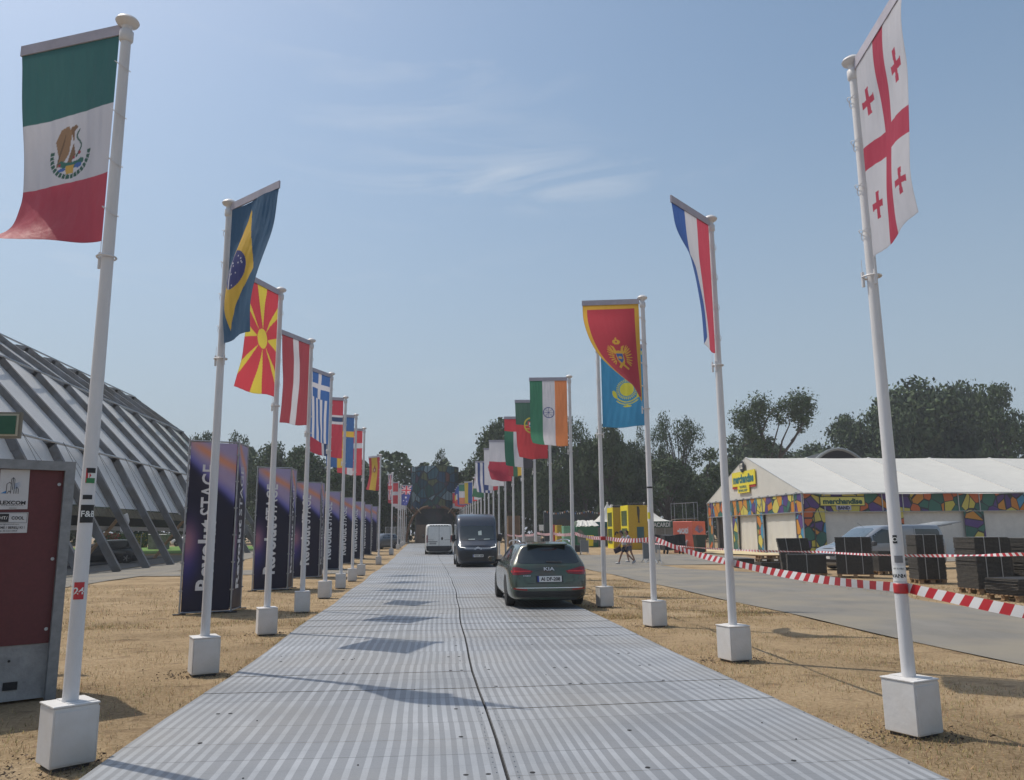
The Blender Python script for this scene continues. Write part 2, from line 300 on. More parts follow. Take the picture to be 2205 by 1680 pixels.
def trackmat():
    m = bpy.data.materials.new('ribbed_metal_trackway'); m.use_nodes = True; t = m.node_tree; b = t.nodes['Principled BSDF']; l = t.links.new
    b.inputs['Metallic'].default_value = .15; b.inputs['Roughness'].default_value = .5
    co = t.nodes.new('ShaderNodeTexCoord'); uv = t.nodes.new('ShaderNodeUVMap'); uv.uv_map = 'UVMap'; sp = t.nodes.new('ShaderNodeSeparateXYZ'); l(uv.outputs[0], sp.inputs[0])
    def M(op, a, b_=None, c=None):
        n = t.nodes.new('ShaderNodeMath'); n.operation = op
        for i, q in enumerate((a, b_, c)):
            if q is None: continue
            if isinstance(q, (int, float)): n.inputs[i].default_value = q
            else: l(q, n.inputs[i])
        return n.outputs[0]
    x, y = sp.outputs[0], sp.outputs[1]
    jn = t.nodes.new('ShaderNodeTexNoise'); jn.noise_dimensions = '1D'; jn.inputs['Scale'].default_value = 1; l(M('MULTIPLY', M('FLOOR', M('DIVIDE', y, 1.06)), 7.31), jn.inputs['W']); wv = t.nodes.new('ShaderNodeTexNoise'); wv.inputs['Scale'].default_value = .45; wv.inputs['Detail'].default_value = 1; l(uv.outputs[0], wv.inputs['Vector']); x = M('ADD', x, M('MULTIPLY', M('SUBTRACT', wv.outputs[0], .5), .03)); x = M('ADD', x, M('MULTIPLY', M('SUBTRACT', jn.outputs[0], .5), .035))
    d = M('ABSOLUTE', x)                                     # metres from the seam, each lane is 2.85 wide
    w = M('MINIMUM', M('MAXIMUM', M('SUBTRACT', d, .75), 0), 1.35)
    s = M('SUBTRACT', M('MULTIPLY', d, 11.4), M('MULTIPLY', w, 3.4))
    light = M('LESS_THAN', M('FRACT', s), M('SUBTRACT', .5, M('MULTIPLY', M('GREATER_THAN', w, .02), M('MULTIPLY', M('LESS_THAN', w, 1.33), .14))))
    # panels differ a little: noise per 1.06 m board
    bd = M('FLOOR', M('DIVIDE', y, 1.06)); cb = t.nodes.new('ShaderNodeCombineXYZ'); l(bd, cb.inputs[1]); l(M('GREATER_THAN', x, 0), cb.inputs[0])
    wn = t.nodes.new('ShaderNodeTexWhiteNoise'); l(cb.outputs[0], wn.inputs[0])
    groove = M('LESS_THAN', M('FRACT', M('DIVIDE', y, .0212)), .42)
    jt = M('ADD', M('LESS_THAN', M('FRACT', M('DIVIDE', y, 1.06)), .013), M('MULTIPLY', M('LESS_THAN', M('FRACT', M('DIVIDE', M('ADD', y, .3), .53)), .012), .45))
    nz = t.nodes.new('ShaderNodeTexNoise'); nz.inputs['Scale'].default_value = .9; nz.inputs['Detail'].default_value = 7; nz.inputs['Roughness'].default_value = .65; l(uv.outputs[0], nz.inputs['Vector'])
    nf = t.nodes.new('ShaderNodeTexNoise'); nf.inputs['Scale'].default_value = 55; nf.inputs['Detail'].default_value = 3; l(uv.outputs[0], nf.inputs['Vector'])
    val = M('ADD', .275, M('MULTIPLY', light, M('MULTIPLY', nz.outputs[0], .175))); val = M('SUBTRACT', val, M('MULTIPLY', M('MULTIPLY', groove, M('SUBTRACT', 1, light)), .06))  # noise thins the stripe contrast, imitating patches washed out by glare
    val = M('MULTIPLY', val, M('ADD', .80, M('MULTIPLY', nz.outputs[0], .40))); val = M('MULTIPLY', val, M('ADD', .88, M('MULTIPLY', nf.outputs[0], .24))); val = M('MULTIPLY', val, M('ADD', .94, M('MULTIPLY', wn.outputs[0], .12)))
    val = M('MULTIPLY', val, M('SUBTRACT', 1, M('MULTIPLY', jt, .42)))
    cc = t.nodes.new('ShaderNodeCombineXYZ'); l(M('MULTIPLY', val, .94), cc.inputs[0]); l(M('MULTIPLY', val, .985), cc.inputs[1]); l(M('MULTIPLY', val, 1.05), cc.inputs[2])
    dust = t.nodes.new('ShaderNodeTexNoise'); dust.inputs['Scale'].default_value = .35; dust.inputs['Detail'].default_value = 6; l(uv.outputs[0], dust.inputs['Vector']); dr = t.nodes.new('ShaderNodeMapRange'); dr.inputs[1].default_value = .42; dr.inputs[2].default_value = .75; dr.inputs[4].default_value = .5; l(dust.outputs[0], dr.inputs[0])
    mx_ = t.nodes.new('ShaderNodeMix'); mx_.data_type = 'RGBA'; l(dr.outputs[0], mx_.inputs[0]); l(cc.outputs[0], mx_.inputs[6]); mx_.inputs[7].default_value = (.30, .27, .22, 1); l(mx_.outputs[2], b.inputs['Base Color'])
    bu = t.nodes.new('ShaderNodeBump'); bu.inputs['Strength'].default_value = .5; bu.inputs['Distance'].default_value = .004; l(M('SUBTRACT', M('MULTIPLY', light, .4), M('ADD', jt, M('MULTIPLY', groove, .7))), bu.inputs['Height']); l(bu.outputs[0], b.inputs['Normal'])
    l(M('ADD', .42, M('MULTIPLY', nz.outputs[0], .25)), b.inputs['Roughness']); return m
def seam(y): return .55 + .30 * float(ss(9, 28, y)) - .12 * float(ss(35, 60, y)) + .012 * math.sin(y * 1.1)
def trackz(x, y): return gf(x, y) + .045 + .012 * math.sin(y * .55 + .6) * math.sin(x * 1.1 + y * .12) + .02 * math.sin(y * .21)
TM = trackmat()
DARKGAP = mat('dark_gap', (.02, .02, .022), .9)
def lane(sg):                                            # boards of one lane, each a hair apart
    v = []; f = []; uvs = []; ys_ = [-8 + 1.06 * i for i in range(104)]; nx = 8
    for bi, (y0, y1) in enumerate(zip(ys_[:-1], ys_[1:])):
        base = len(v); tilt = random.Random(bi * 2 + sg).uniform(-.0035, .0035)
        for yy, q in ((y0 + .003, -1), (y1 - .003, 1)):
            for i in range(nx + 1):
                a = i / nx; xe = -2.3 + .03 * math.sin(yy * .7) if sg < 0 else 3.4 + .03 * math.sin(yy * .5); xi = seam(yy) + sg * .014
                x = xi + (xe - xi) * a; v.append((x, yy, trackz(x, yy) + tilt * q)); uvs.append((sg * a * 2.85, yy))
        n = nx + 1
        for i in range(nx): f.append((base + i, base + i + 1, base + n + i + 1, base + n + i) if sg > 0 else (base + i + 1, base + i, base + n + i, base + n + i + 1))
        e = len(v); p0 = v[base + nx]; p1 = v[base + n + nx]; v += [(p0[0], p0[1], gf(0, p0[1]) - .02), (p1[0], p1[1], gf(0, p1[1]) - .02)]; uvs += [uvs[base + nx]] * 2; f.append((base + nx, e, e + 1, base + n + nx))
        p0 = v[base]; p1 = v[base + n]; e = len(v); v += [(p0[0], p0[1], p0[2] - .04), (p1[0], p1[1], p1[2] - .04)]; uvs += [uvs[base]] * 2; f.append((base, base + n, e + 1, e))
    me = bpy.data.meshes.new('trackway'); me.from_pydata(v, [], f); me.materials.append(TM); ul = me.uv_layers.new(name='UVMap')
    ul.data.foreach_set('uv', np.array([uvs[lp.vertex_index] for lp in me.loops], np.float32).ravel())
    o = bpy.data.objects.new('trackway', me); C.objects.link(o); tag(o, 'lane of ribbed grey metal trackway boards ' + ('left of the dark seam' if sg < 0 else 'right of the dark seam'), kind='structure'); return o
lane(-1); lane(1)
mb = MB()                                                # the gap's bed
for i in range(220):
    y = -8 + i * .5; mb.add([(seam(y) - .06, y, trackz(0, y) - .03), (seam(y) + .06, y, trackz(0, y) - .03), (seam(y + .5) + .06, y + .5, trackz(0, y + .5) - .03), (seam(y + .5) - .06, y + .5, trackz(0, y + .5) - .03)], [(0, 1, 2, 3)])
tag(mb.build('trackway_joint', DARKGAP), kind='structure')
mb = MB(); rnd = random.Random(5)                        # slots, rivets and grit
for i in range(34):
    y = -8 + 1.06 * i + .055
    if y < 2: continue
    for x in (-1.9, -1.78, -1.1, -.98, .28, .42, .74, 1.55, 1.68, 2.6, 2.73):
        if rnd.random() < .6: continue
        mb.lathe([(.019, 0), (.019, .0015)], (x + rnd.uniform(-.01, .01), y, trackz(x, y) + .001), n=10)
    for k in range(3):
        x = rnd.uniform(-2.2, 3.3); yy = y + rnd.uniform(0, 1); mb.lathe([(.008, 0), (.005, .005)], (x, yy, trackz(x, yy) + .001), n=6)
tag(mb.build('trackway_slots', DARKGAP), kind='structure')
mb = MB()
for i in range(260):
    y = 3 + i * .13
    for sx in (-.075, .075): mb.lathe([(.006, 0), (.004, .003)], (seam(y) + sx + rnd.uniform(-.01, .01), y, trackz(seam(y) + sx, y) + .002), n=6)
for i in range(60): y = 3 + i * .53; mb.lathe([(.009, 0), (.005, .006)], (3.36, y, trackz(3.36, y) + .003), n=6)
tag(mb.build('trackway_rivets', ALLOY), kind='structure')
# dry grass blades near the camera
rs = np.random.RandomState(3)
def blades(n, x0, x1, y0, y1, h, w, seed):
    r = np.random.RandomState(seed); y = y0 + (y1 - y0) * r.rand(n) ** 1.5; x = x0 + (x1 - x0) * r.rand(n)
    cl = np.sin(x * 3.1 + 2 * np.sin(y * 1.3)) + np.sin(y * 2.7 + x * 1.9) + r.randn(n) * .8; k = cl > -.5; x, y = x[k], y[k]; n = len(x)
    a = r.rand(n) * 2 * PI; t_ = r.rand(n) * .9 + .35; hh = h * (.4 + r.rand(n)); z = g(x, y) - .012 + .012 * np.sin(x * 2.1 + 1.3 * np.sin(y * .9)) * np.sin(y * 1.7 + x) - .002
    b0 = np.stack([x - w * np.sin(a), y + w * np.cos(a), z], -1); b1 = np.stack([x + w * np.sin(a), y - w * np.cos(a), z], -1); tp = np.stack([x + hh * np.sin(t_) * np.cos(a), y + hh * np.sin(t_) * np.sin(a), z + hh * np.cos(t_)], -1)
    c = np.array([.40, .30, .16]) * (.45 + .9 * r.rand(n, 1)) * np.array([1, 1, 1]) ; c = c * (1 + .1 * r.randn(n, 3)); gi = r.rand(n) < .04; c[gi] = (.11, .13, .04)
    return np.stack([b0, b1, tp], 1).reshape(-1, 3), np.repeat(c, 3, 0)
V = []; Cc = []
for a in ((52000, -8.5, -2.36, 3.5, 17, .05, .0030, 1), (52000, 3.46, 7.35, 3.5, 17, .05, .0030, 2), (20000, -13, -2.4, 16, 30, .07, .006, 3), (16000, 3.5, 7.3, 16, 30, .07, .006, 4), (12000, 11.9, 17, 12, 26, .08, .007, 5), (7000, -2.44, -2.25, 3, 20, .05, .003, 6), (7000, 3.36, 3.52, 3, 20, .05, .003, 7)):
    v, c = blades(*a); V.append(v); Cc.append(c)
V = np.concatenate(V); Cc = np.clip(np.concatenate(Cc), 0.01, 1); nT = len(V) // 3
me = bpy.data.meshes.new('dry_grass'); me.vertices.add(len(V)); me.vertices.foreach_set('co', V.astype(np.float32).ravel()); me.loops.add(len(V)); me.loops.foreach_set('vertex_index', np.arange(len(V), dtype=np.int32)); me.polygons.add(nT); me.polygons.foreach_set('loop_start', np.arange(0, len(V), 3, dtype=np.int32)); me.update()
at = me.color_attributes.new('Col', 'FLOAT_COLOR', 'POINT'); at.data.foreach_set('color', np.concatenate([Cc, np.ones((len(Cc), 1))], 1).astype(np.float32).ravel())
me.materials.append(mat('straw', (0, 0, 0), .9, vcol=True, spec=.1, trans=.25)); me.validate(); o = bpy.data.objects.new('dry_grass', me); C.objects.link(o); tag(o, 'short dry straw coloured grass beside the trackway', 'grass', kind='stuff')

# ------------------------------------------------------------------ flags
def P(h): return np.array(rgb(h))
RED, NAVY, BLUE, GREENC, YEL, WH, ORA = P('c8203a'), P('12245e'), P('1f55a8'), P('1f7050'), P('e8b820'), P('d8d6dc'), P('e8894a')
def ell(U, V, cu, cv, ru, rv=None, ang=0):
    rv = ru if rv is None else rv; a = R(ang); x = U - cu; y = V - cv; X = x * math.cos(a) + y * math.sin(a); Y = -x * math.sin(a) + y * math.cos(a); return (X / ru) ** 2 + (Y / rv) ** 2 < 1
def poly(U, V, pts):
    ins = np.zeros(U.shape, bool); n = len(pts)
    for i in range(n):
        x1, y1 = pts[i]; x2, y2 = pts[(i + 1) % n]; c = ((y1 > V) != (y2 > V)) & (U < (x2 - x1) * (V - y1) / (y2 - y1 + 1e-12) + x1); ins ^= c
    return ins
FW_, FH = 1.09, 1.96
def fill(U, c): o = np.zeros(U.shape + (3,)); o[:] = c; return o
def vs_(U, *cs):     # vertical stripes from the pole outwards
    o = fill(U, cs[0]); n = len(cs)
    for i in range(1, n): o[U > i / n] = cs[i]
    return o
def star(U, V, cu, cv, r, n=5, inner=.4): return poly(U, V, [(cu + (r if k % 2 == 0 else r * inner) * math.sin(PI * k / n), cv - (r if k % 2 == 0 else r * inner) * math.cos(PI * k / n)) for k in range(2 * n)])
# painters take metres: x from the pole, y down from the top
def f_eagle(x, y):
    o = fill(x, P('1c6664')); o[y > .66] = WH; o[y > 1.32] = P('c43c52'); cx, cy = .50, 1.03
    def q(m, c): o[m] = P(c)
    rr = np.hypot(x - cx, (y - cy)); an = np.degrees(np.arctan2(y - cy, x - cx))
    wr = (rr > .205) & (rr < .25) & (an > -12) & (an < 192); q(wr & (np.sin(an * .55) > -.8), '1d5a48')
    wing = poly(x, y, [(cx + .16, cy - .02), (cx + .19, cy - .14), (cx + .13, cy - .25), (cx + .04, cy - .27), (cx + .0, cy - .2), (cx + .03, cy), (cx + .1, cy + .1), (cx + .17, cy + .12), (cx + .14, cy + .03)]); q(wing, '9a7550')
    for k in range(6): q(ell(x, y, cx + .09 + .012 * k, cy - .13 + .035 * k, .006, .07, -12), '6f5234')
    q(poly(x, y, [(cx + .02, cy - .25), (cx - .05, cy - .27), (cx - .07, cy - .24), (cx - .03, cy - .21), (cx - .02, cy - .1), (cx + .02, cy + .02), (cx + .06, cy + .13), (cx + .02, cy + .12), (cx - .05, cy + .02)]), '84603f')
    sn = np.abs(x - (cx - .09 + .03 * np.sin((y - cy) * 30))) < .011; q(sn & (y > cy - .22) & (y < cy + .05), '2b5a4c')
    for k in range(9): a = R(20 + 17 * k); q(ell(x, y, cx + .1 * math.cos(a) * 1.3 - .01, cy + .07 + .05 * math.sin(a), .035, .025, 20 * k), '226a5c')
    q(ell(x, y, cx - .1, cy + .01, .018) | ell(x, y, cx + .13, cy + .1, .016) | ell(x, y, cx - .03, cy + .05, .014), 'a8343f')
    q(poly(x, y, [(cx - .04, cy + .12), (cx + .06, cy + .12), (cx + .05, cy + .2), (cx - .03, cy + .2)]), 'd0a544'); q(ell(x, y, cx - .09, cy + .13, .045, .025) | ell(x, y, cx + .1, cy + .15, .04, .016), '3a67b0')
    return o
def f_diamond(x, y):
    o = fill(x, P('0f5278')); o[poly(x, y, [(.50, .13), (.93, .98), (.50, 1.82), (.08, .98)])] = P('e3b628'); d = ell(x, y, .5, .98, .27); o[d] = P('2a2f78')
    o[d & (np.abs((x - .5) * .5 + .87 * (y - 1.02) * .0 + (x - .43) * .8) < .028)] = WH
    r = random.Random(4)
    for _ in range(22): a, b = r.uniform(0, 6.28), r.uniform(.05, .24); o[ell(x, y, .5 + b * math.cos(a), .98 + b * math.sin(a), .011)] = WH
    return o
def f_sunrays(x, y):
    o = fill(x, P('d02a3e')); Y_ = P('e6cf3a'); cx, cy = .53, .98
    for k in range(8):
        a = 2 * PI * k / 8 + PI / 2; L_ = 2.0; hw = .155 if k % 2 == 0 else .12; ex, ey = cx + L_ * math.cos(a), cy + L_ * math.sin(a); s_ = (.33 if k % 4 == 0 else .28 if k % 2 == 0 else .2)
        far = 1.0 if abs(math.sin(a)) > .5 else .62; ex, ey = cx + far * math.cos(a) * (1 if k % 2 == 0 else 1.15), cy + far * 1.0 * math.sin(a) * (1 if k % 2 == 0 else 1.33); px, py = -math.sin(a), math.cos(a)
        o[poly(x, y, [(cx + .17 * math.cos(a), cy + .17 * math.sin(a)), (ex + px * hw, ey + py * hw), (ex - px * hw, ey - py * hw)])] = Y_
    r_ = np.hypot(x - cx, y - cy); o[r_ < .205] = P('d02a3e'); o[r_ < .18] = Y_; return o
def f_greek(x, y):
    o = fill(x, P('1f5fa8')); X = x / FW_
    for i in (1, 3, 5, 7): o[(X > i / 9) & (X < (i + 1) / 9)] = WH
    cq = (y < .73) & (X > 0); o[(y < .73)] = P('1f5fa8'); k = y < .73; o[k & (np.abs(y - .37) < .07)] = WH; o[k & (np.abs(X - .5) < .075)] = WH; o[k & (X > .5) & (X > 5 / 9 + .3) & (X < 8 / 9)] = WH
    return o
def f_nordic(b, c1, c2=None):
    def f(x, y):
        o = fill(x, b); d = np.minimum(np.abs(y - .66), np.abs(x - .545)); o[d < (.15 if c2 is not None else .115)] = c1
        if c2 is not None: o[d < .08] = c2
        return o
    return f
def f_georgia(x, y):
    o = fill(x, P('dcdbe2')); r = P('c01f48'); o[np.abs(x - .54) < .115] = r; o[np.abs(y - .98) < .115] = r
    for cx in (.19, .88):
        for cy in (.46, 1.50):
            dx, dy = np.abs(x - cx), np.abs(y - cy); o[((dx < .028 + .22 * dy * .35) & (dy < .135)) | ((dy < .028 + .22 * dx * .35) & (dx < .115))] = r
    return o
def f_gold(x, y):
    o = fill(x, P('b8263c')); G = P('dba92c'); o[(x < .085) | (x > FW_ - .085) | (y < .09) | (y > FH - .09)] = G; cx, cy = .52, .98
    for s_ in (-1, 1):
        for k in range(9): a = R(-80 + 17 * k); o[ell(x, y, cx + s_ * (.15 + .07 * math.cos(a)), cy + .06 + .17 * math.sin(a), .085, .013, s_ * math.degrees(a) * .75)] = G
        o[poly(x, y, [(cx + s_ * .03, cy - .02), (cx + s_ * .09, cy - .16), (cx + s_ * .16, cy - .18), (cx + s_ * .12, cy - .11), (cx + s_ * .12, cy)])] = G
        o[poly(x, y, [(cx + s_ * .02, cy + .18), (cx + s_ * .16, cy + .30), (cx + s_ * .12, cy + .33), (cx, cy + .24)])] = G
    o[ell(x, y, cx, cy + .08, .1, .16)] = G; o[poly(x, y, [(cx - .08, cy - .02), (cx + .08, cy - .02), (cx + .07, cy + .12), (cx, cy + .18), (cx - .07, cy + .12)])] = P('2f5fa8'); o[ell(x, y, cx, cy + .07, .05, .03)] = G
    o[ell(x, y, cx, cy - .25, .085, .05) | ell(x, y, cx, cy - .31, .02, .03)] = G; o[poly(x, y, [(cx - .06, cy - .25), (cx + .06, cy - .25), (cx + .05, cy - .2), (cx - .05, cy - .2)])] = G; o[np.hypot(x - cx, y - cy + .255) < .02] = P('b8263c')
    return o
def f_sun(x, y):
    o = fill(x, P('3398c8')); Y_ = P('e3dc3c'); cx, cy = .60, 1.02; r = np.hypot(x - cx, y - cy); a = np.arctan2(y - cy, x - cx); o[r < .17] = Y_; o[(r > .19) & (r < .25) & (np.sin(a * 32) > 0)] = Y_
    o[(r > .30) & (r < .33) & (a > .35) & (a < 2.8)] = Y_; o[(r > .36) & (r < .385) & (a > .8) & (a < 2.3)] = Y_
    for s_ in (-1, 1): o[ell(x, y, cx + s_ * .29, cy + .12, .05, .1, s_ * 20)] = Y_
    o[ell(x, y, cx, cy + .42, .1, .025)] = Y_
    for k in range(6): o[ell(x, y, .12 + .17 * k, .11, .05, .045) & ((np.floor(x * 60) % 2) == 0)] = Y_
    return o
def f_india(x, y):
    o = vs_(x / FW_, P('e0864c'), WH, P('2a7a5a')); r = np.hypot(x - .545, y - .98); a = np.arctan2(y - .98, x - .545); N_ = P('263f80'); o[(r < .165) & (r > .145)] = N_; o[r < .022] = N_; o[(r < .15) & (np.abs(np.sin(a * 12)) < .16)] = N_; return o
def f_port(x, y):
    o = fill(x, P('c8303a')); o[y < .79] = P('2c5c4c'); r = np.hypot(x - .545, y - .79); Y_ = P('c8b83c'); o[(r < .27) & (r > .225)] = Y_; o[(r < .26) & ((np.abs(x - .545) < .02) | (np.abs(y - .79) < .02) | (np.abs(y - .79 - .12) < .015))] = Y_
    s_ = poly(x, y, [(.42, .66), (.67, .66), (.67, .85), (.545, .96), (.42, .85)]); o[s_] = P('c8303a'); o[poly(x, y, [(.46, .70), (.63, .70), (.63, .83), (.545, .91), (.46, .83)])] = WH
    for cx, cy in ((.545, .73), (.545, .8), (.545, .87), (.49, .8), (.6, .8)): o[ell(x, y, cx, cy, .02, .025)] = P('23407c')
    return o
def f_uae(x, y): o = vs_(x / FW_, P('34343e'), WH, P('237055')); o[y < .53] = P('cf3040'); return o
def hs_(*cs):
    def f(x, y):
        o = fill(x, cs[0]); n = len(cs)
        for i in range(1, n): o[y > FH * i / n] = cs[i]
        return o
    return f
def vst(*cs): return lambda x, y: vs_(x / FW_, *cs)
def f_spain(x, y):
    o = fill(x, P('c8323e')); o[(x > .27) & (x < .82)] = P('e0b83a'); o[ell(x, y, .55, .72, .12, .17)] = P('a8503a'); o[ell(x, y, .55, .74, .05, .08)] = P('d8c0a0'); o[(np.abs(np.abs(x - .55) - .16) < .018) & (np.abs(y - .74) < .14)] = P('b08a6a'); o[ell(x, y, .55, .52, .06, .05)] = P('b06a30'); return o
def f_japan(x, y): o = fill(x, WH); o[np.hypot(x - .545, y - .98) < .33] = P('c41f44'); return o
def jack(o, x, y, w, h):
    k = (x < w) & (y < h); u, v = x / w - .5, y / h - .5; o[k] = NAVY; dg = np.minimum(np.abs(u - v), np.abs(u + v)); o[k & (dg < .1)] = WH; o[k & (dg < .035)] = RED; cr = np.minimum(np.abs(u), np.abs(v)); o[k & (cr < .14)] = WH; o[k & (cr < .08)] = RED; return o
def f_union(x, y): return jack(fill(x, WH), x, y, FW_, FH)
def f_aus(x, y):
    o = jack(fill(x, P('1c2f86')), x, y, FW_ * .95, .85)
    for cx, cy, r in ((.55, 1.15, .13), (.3, 1.5, .07), (.8, 1.55, .07), (.55, 1.78, .07)): o[star(x, y, cx, cy, r, 7, .5)] = WH
    return o
def f_korea(x, y):
    o = fill(x, WH); r = np.hypot(x - .545, y - .98); o[(r < .22) & (y < .98)] = P('c03040'); o[(r < .22) & (y >= .98)] = P('26408c')
    for cx in (.25, .84):
        for cy in (.4, 1.55): o[(np.abs(x - cx) < .09) & (np.abs(y - cy) < .1) & (np.sin((y - cy) * 90) > 0)] = INKC
    return o
INKC = P('20202a')
def f_stripe(x, y): o = fill(x, WH); o[(np.floor(x / FW_ * 7) % 2) == 1] = P('2c4684'); return o
FM = mat('flag_cloth', (0, 0, 0), .55, var=.05, vs=3, vcol=True, trans=.5, bump=.4, bs=6, bd=.07, spec=.3, stretch=(1, 1, .4))
ZT, ZB = 6.11, 4.15
def make_flag(name, X, Y, paint, tab, label, cat='flag', group=None, res=(60, 110), rip=5, fold=None, seed=0, z0=0, short=0):
    """cloth hung from a level arm; tab rows: v, heading of the cloth in degrees, height offset of its free edge"""
    r = random.Random(seed); nu, nv = res; vv = np.linspace(0, 1, nv + 1); uu = np.linspace(0, 1, nu + 1); T = np.array([t[:3] for t in tab], float)
    def sm(c):
        a = np.interp(vv, T[:, 0], T[:, c]); k = max(1, nv // 8); pad = np.concatenate([np.full(k, a[0]) + (a[0] - a[1:k + 1][::-1]) * 1, a, np.full(k, a[-1]) + (a[-1] - a[-k - 1:-1][::-1])]); w = np.hanning(2 * k + 1)[:]; w /= w.sum(); return np.convolve(pad, w, 'valid') if len(w) <= len(pad) else a
    ang = sm(1); dz = sm(2); ph = [r.uniform(0, 6.28) for _ in range(5)]
    U, V = np.meshgrid(uu, vv); A = np.repeat(ang[:, None], nu + 1, 1)
    env = ss(.0, .3, V); A = A + env * rip * (np.sin(2 * PI * (1.1 * U + .55 * V) + ph[0]) + .6 * np.sin(2 * PI * (2.3 * U - .8 * V) + ph[1])) + rip * .35 * np.sin(2 * PI * 5 * U + ph[2] + 3 * V) * (1 - .6 * V) + 1.6 * rip * (.35 + .65 * V) * np.sin(2 * PI * (7.3 * U + .9 * np.sin(3 * V + ph[4])) + ph[3]) * np.sin(2 * PI * 1.3 * V + ph[4] + 2 * U) + 1.5 * rip * ss(0, .06, V) * (1 - V) ** 2 * np.sin(2 * PI * 13 * U + ph[1] + 4 * np.sin(2.2 * V))
    if fold is not None: A = A + fold(U, V)
    A = np.radians(A); du = FW_ / nu; cx = np.cumsum(np.cos(A), 1) * du; cy = np.cumsum(np.sin(A), 1) * du; cx -= cx[:, :1]; cy -= cy[:, :1]; a0 = np.radians(ang)[:, None]
    PX = .075 * np.cos(A[0, 0]) + cx; PY = .075 * np.sin(A[0, 0]) + cy; PZ = ZT - .05 + (ZB - ZT + .05) * V + dz[:, None] * U ** 1.6 * ss(0, .2, V) + .012 * np.sin(9 * U + ph[3]) * V - .02 * np.sin(PI * U) * V
    v = np.stack([PX, PY, PZ], -1).reshape(-1, 3); i = np.arange((nu + 1) * (nv + 1)).reshape(nv + 1, nu + 1); f = np.stack([i[:-1, :-1], i[:-1, 1:], i[1:, 1:], i[1:, :-1]], -1).reshape(-1, 4)
    c = paint(U * FW_, V * FH).reshape(-1, 3)
    he = ((V > .992) | (U > .988)).reshape(-1); c = np.where(he[:, None], c * .8, c) * .86 + .05  # darker hem; all colours washed paler to paint in haze and backlight
    t = thing(name, label, cat, (X, Y, z0), 0, group)
    mb = MB(); mb.v = v.tolist(); mb.f = [tuple(q) for q in f.tolist()]; mb.mi = [0] * len(mb.f); mb.c = c; mb.build('cloth', FM, t, smooth=True)
    a = A[0, 0]; e = (PX[0, -1], PY[0, -1]); mb = MB(); mb.bar((.06 * math.cos(a), .06 * math.sin(a), ZT - .0), (e[0] * 1.01, e[1] * 1.01, ZT - .0), .022, .10); mb.build('sleeve', mat('sleeve_cloth', (.42, .40, .46), .7), t)
    return t
def pole_thing():
    p = thing('flagpole', 'x', 'flagpole'); mb = MB(); mb.tube([(0, 0, .42), (0, 0, 2.2), (0, 0, 4.0), (0, 0, 6.0)], [.057, .0535, .047, .041], n=16); mb.build('pole', WHITE, p, True, 40)
    mb = MB(); mb.lathe([(.045, 5.98), (.058, 6.0), (.058, 6.08), (.04, 6.1), (.045, 6.13), (.088, 6.155), (.10, 6.178), (.088, 6.20), (.05, 6.225), (.002, 6.23)], n=20); mb.build('finial', WHITE, p, True, 50)
    mb = MB(); mb.box((0, 0, .225), (.315, .315, .42), bev=.006); bx_ = mb.build('base_box', WHITE2, p)
    mb = MB(); mb.box((0, 0, .443), (.327, .327, .014), bev=.003); mb.box((.160, 0, .22), (.008, .31, .39)); mb.box((-.03, -.160, .22), (.23, .008, .37)); mb.box((.05, .02, .4525), (.20, .27, .006)); mb.build('lid', WHITE2, bx_)
    mb = MB(); mb.box((0, 0, .003), (.26, .26, .028)); mb.build('foot', DGREY, bx_)
    return p
def pole_fit(p, a):
    a = R(a); ca, sa = math.cos(a), math.sin(a); mb = MB(); mb.tube([(.075 * math.cos(t) + .012 * ca, .075 * math.sin(t) + .012 * sa, 3.99) for t in np.linspace(0, 2 * PI, 15)[:-1]], .009, 5, closed=True); mb.bar((.08 * ca, .08 * sa, 3.90), (.08 * ca, .08 * sa, 4.04), .03, n=8); mb.bar((.08 * ca, .08 * sa, 4.04), (.08 * ca, .08 * sa, 4.16), .006, n=4); mb.build('tension_ring', WHITE, p, True, 40)
    for z in (5.75, 5.3, 4.85, 4.4):
        mb = MB(); mb.tube([(.066 * math.cos(t) + .012 * ca, .066 * math.sin(t) + .012 * sa, z + .05 * math.cos(t - a)) for t in np.linspace(0, 2 * PI, 13)[:-1]], .0035, 4, closed=True); mb.build('cord_ring', WHITE, p)
PROTO = pole_thing(); used = [False]; SY = lambda k: 6.72 + 3.98 * k
def put_pole(X, Y, label, group, rz=0, fit=None, z0=None, hs=1):
    o = PROTO if not used[0] else copy_tree(PROTO); used[0] = True; o.location = (X, Y, gf(X, Y) if z0 is None else z0); o['label'] = label; o['group'] = group; o.scale = (1, 1, hs)
    for k in kids(o):
        if k.name.startswith('base_box'): k.rotation_euler = (0, 0, R(rz))
    if fit is not None: pole_fit(o, fit)
    return o
GL, GR = 'flagpoles along the left edge of the trackway', 'flagpoles along the right edge of the trackway'; FG = 'national flags hung from the poles'
LX, RX = -2.77, 4.06; DXP = {('L', 0): .07, ('L', 1): .01, ('R', 0): .01, ('R', 2): .05}
def foldR1(U, V): return ss(.60, .72, U) * ss(.12, .5, V) * 23
def foldR2(U, V): return 40 * ss(.55, 1, U) * ss(.6, 1, V)
def foldL1(U, V): return (-10 + 23 * ss(.3, .7, U)) * ss(.1, .5, V) + 8 * np.sin(9 * U + 5 * V)
def foldR0(U, V): return 8 * np.sin(2 * PI * (U * .95 + .2 * V)) * ss(.15, .5, V)
def foldL0(U, V): return -20 * ss(.6, 1, U) * ss(.75, 1, V)
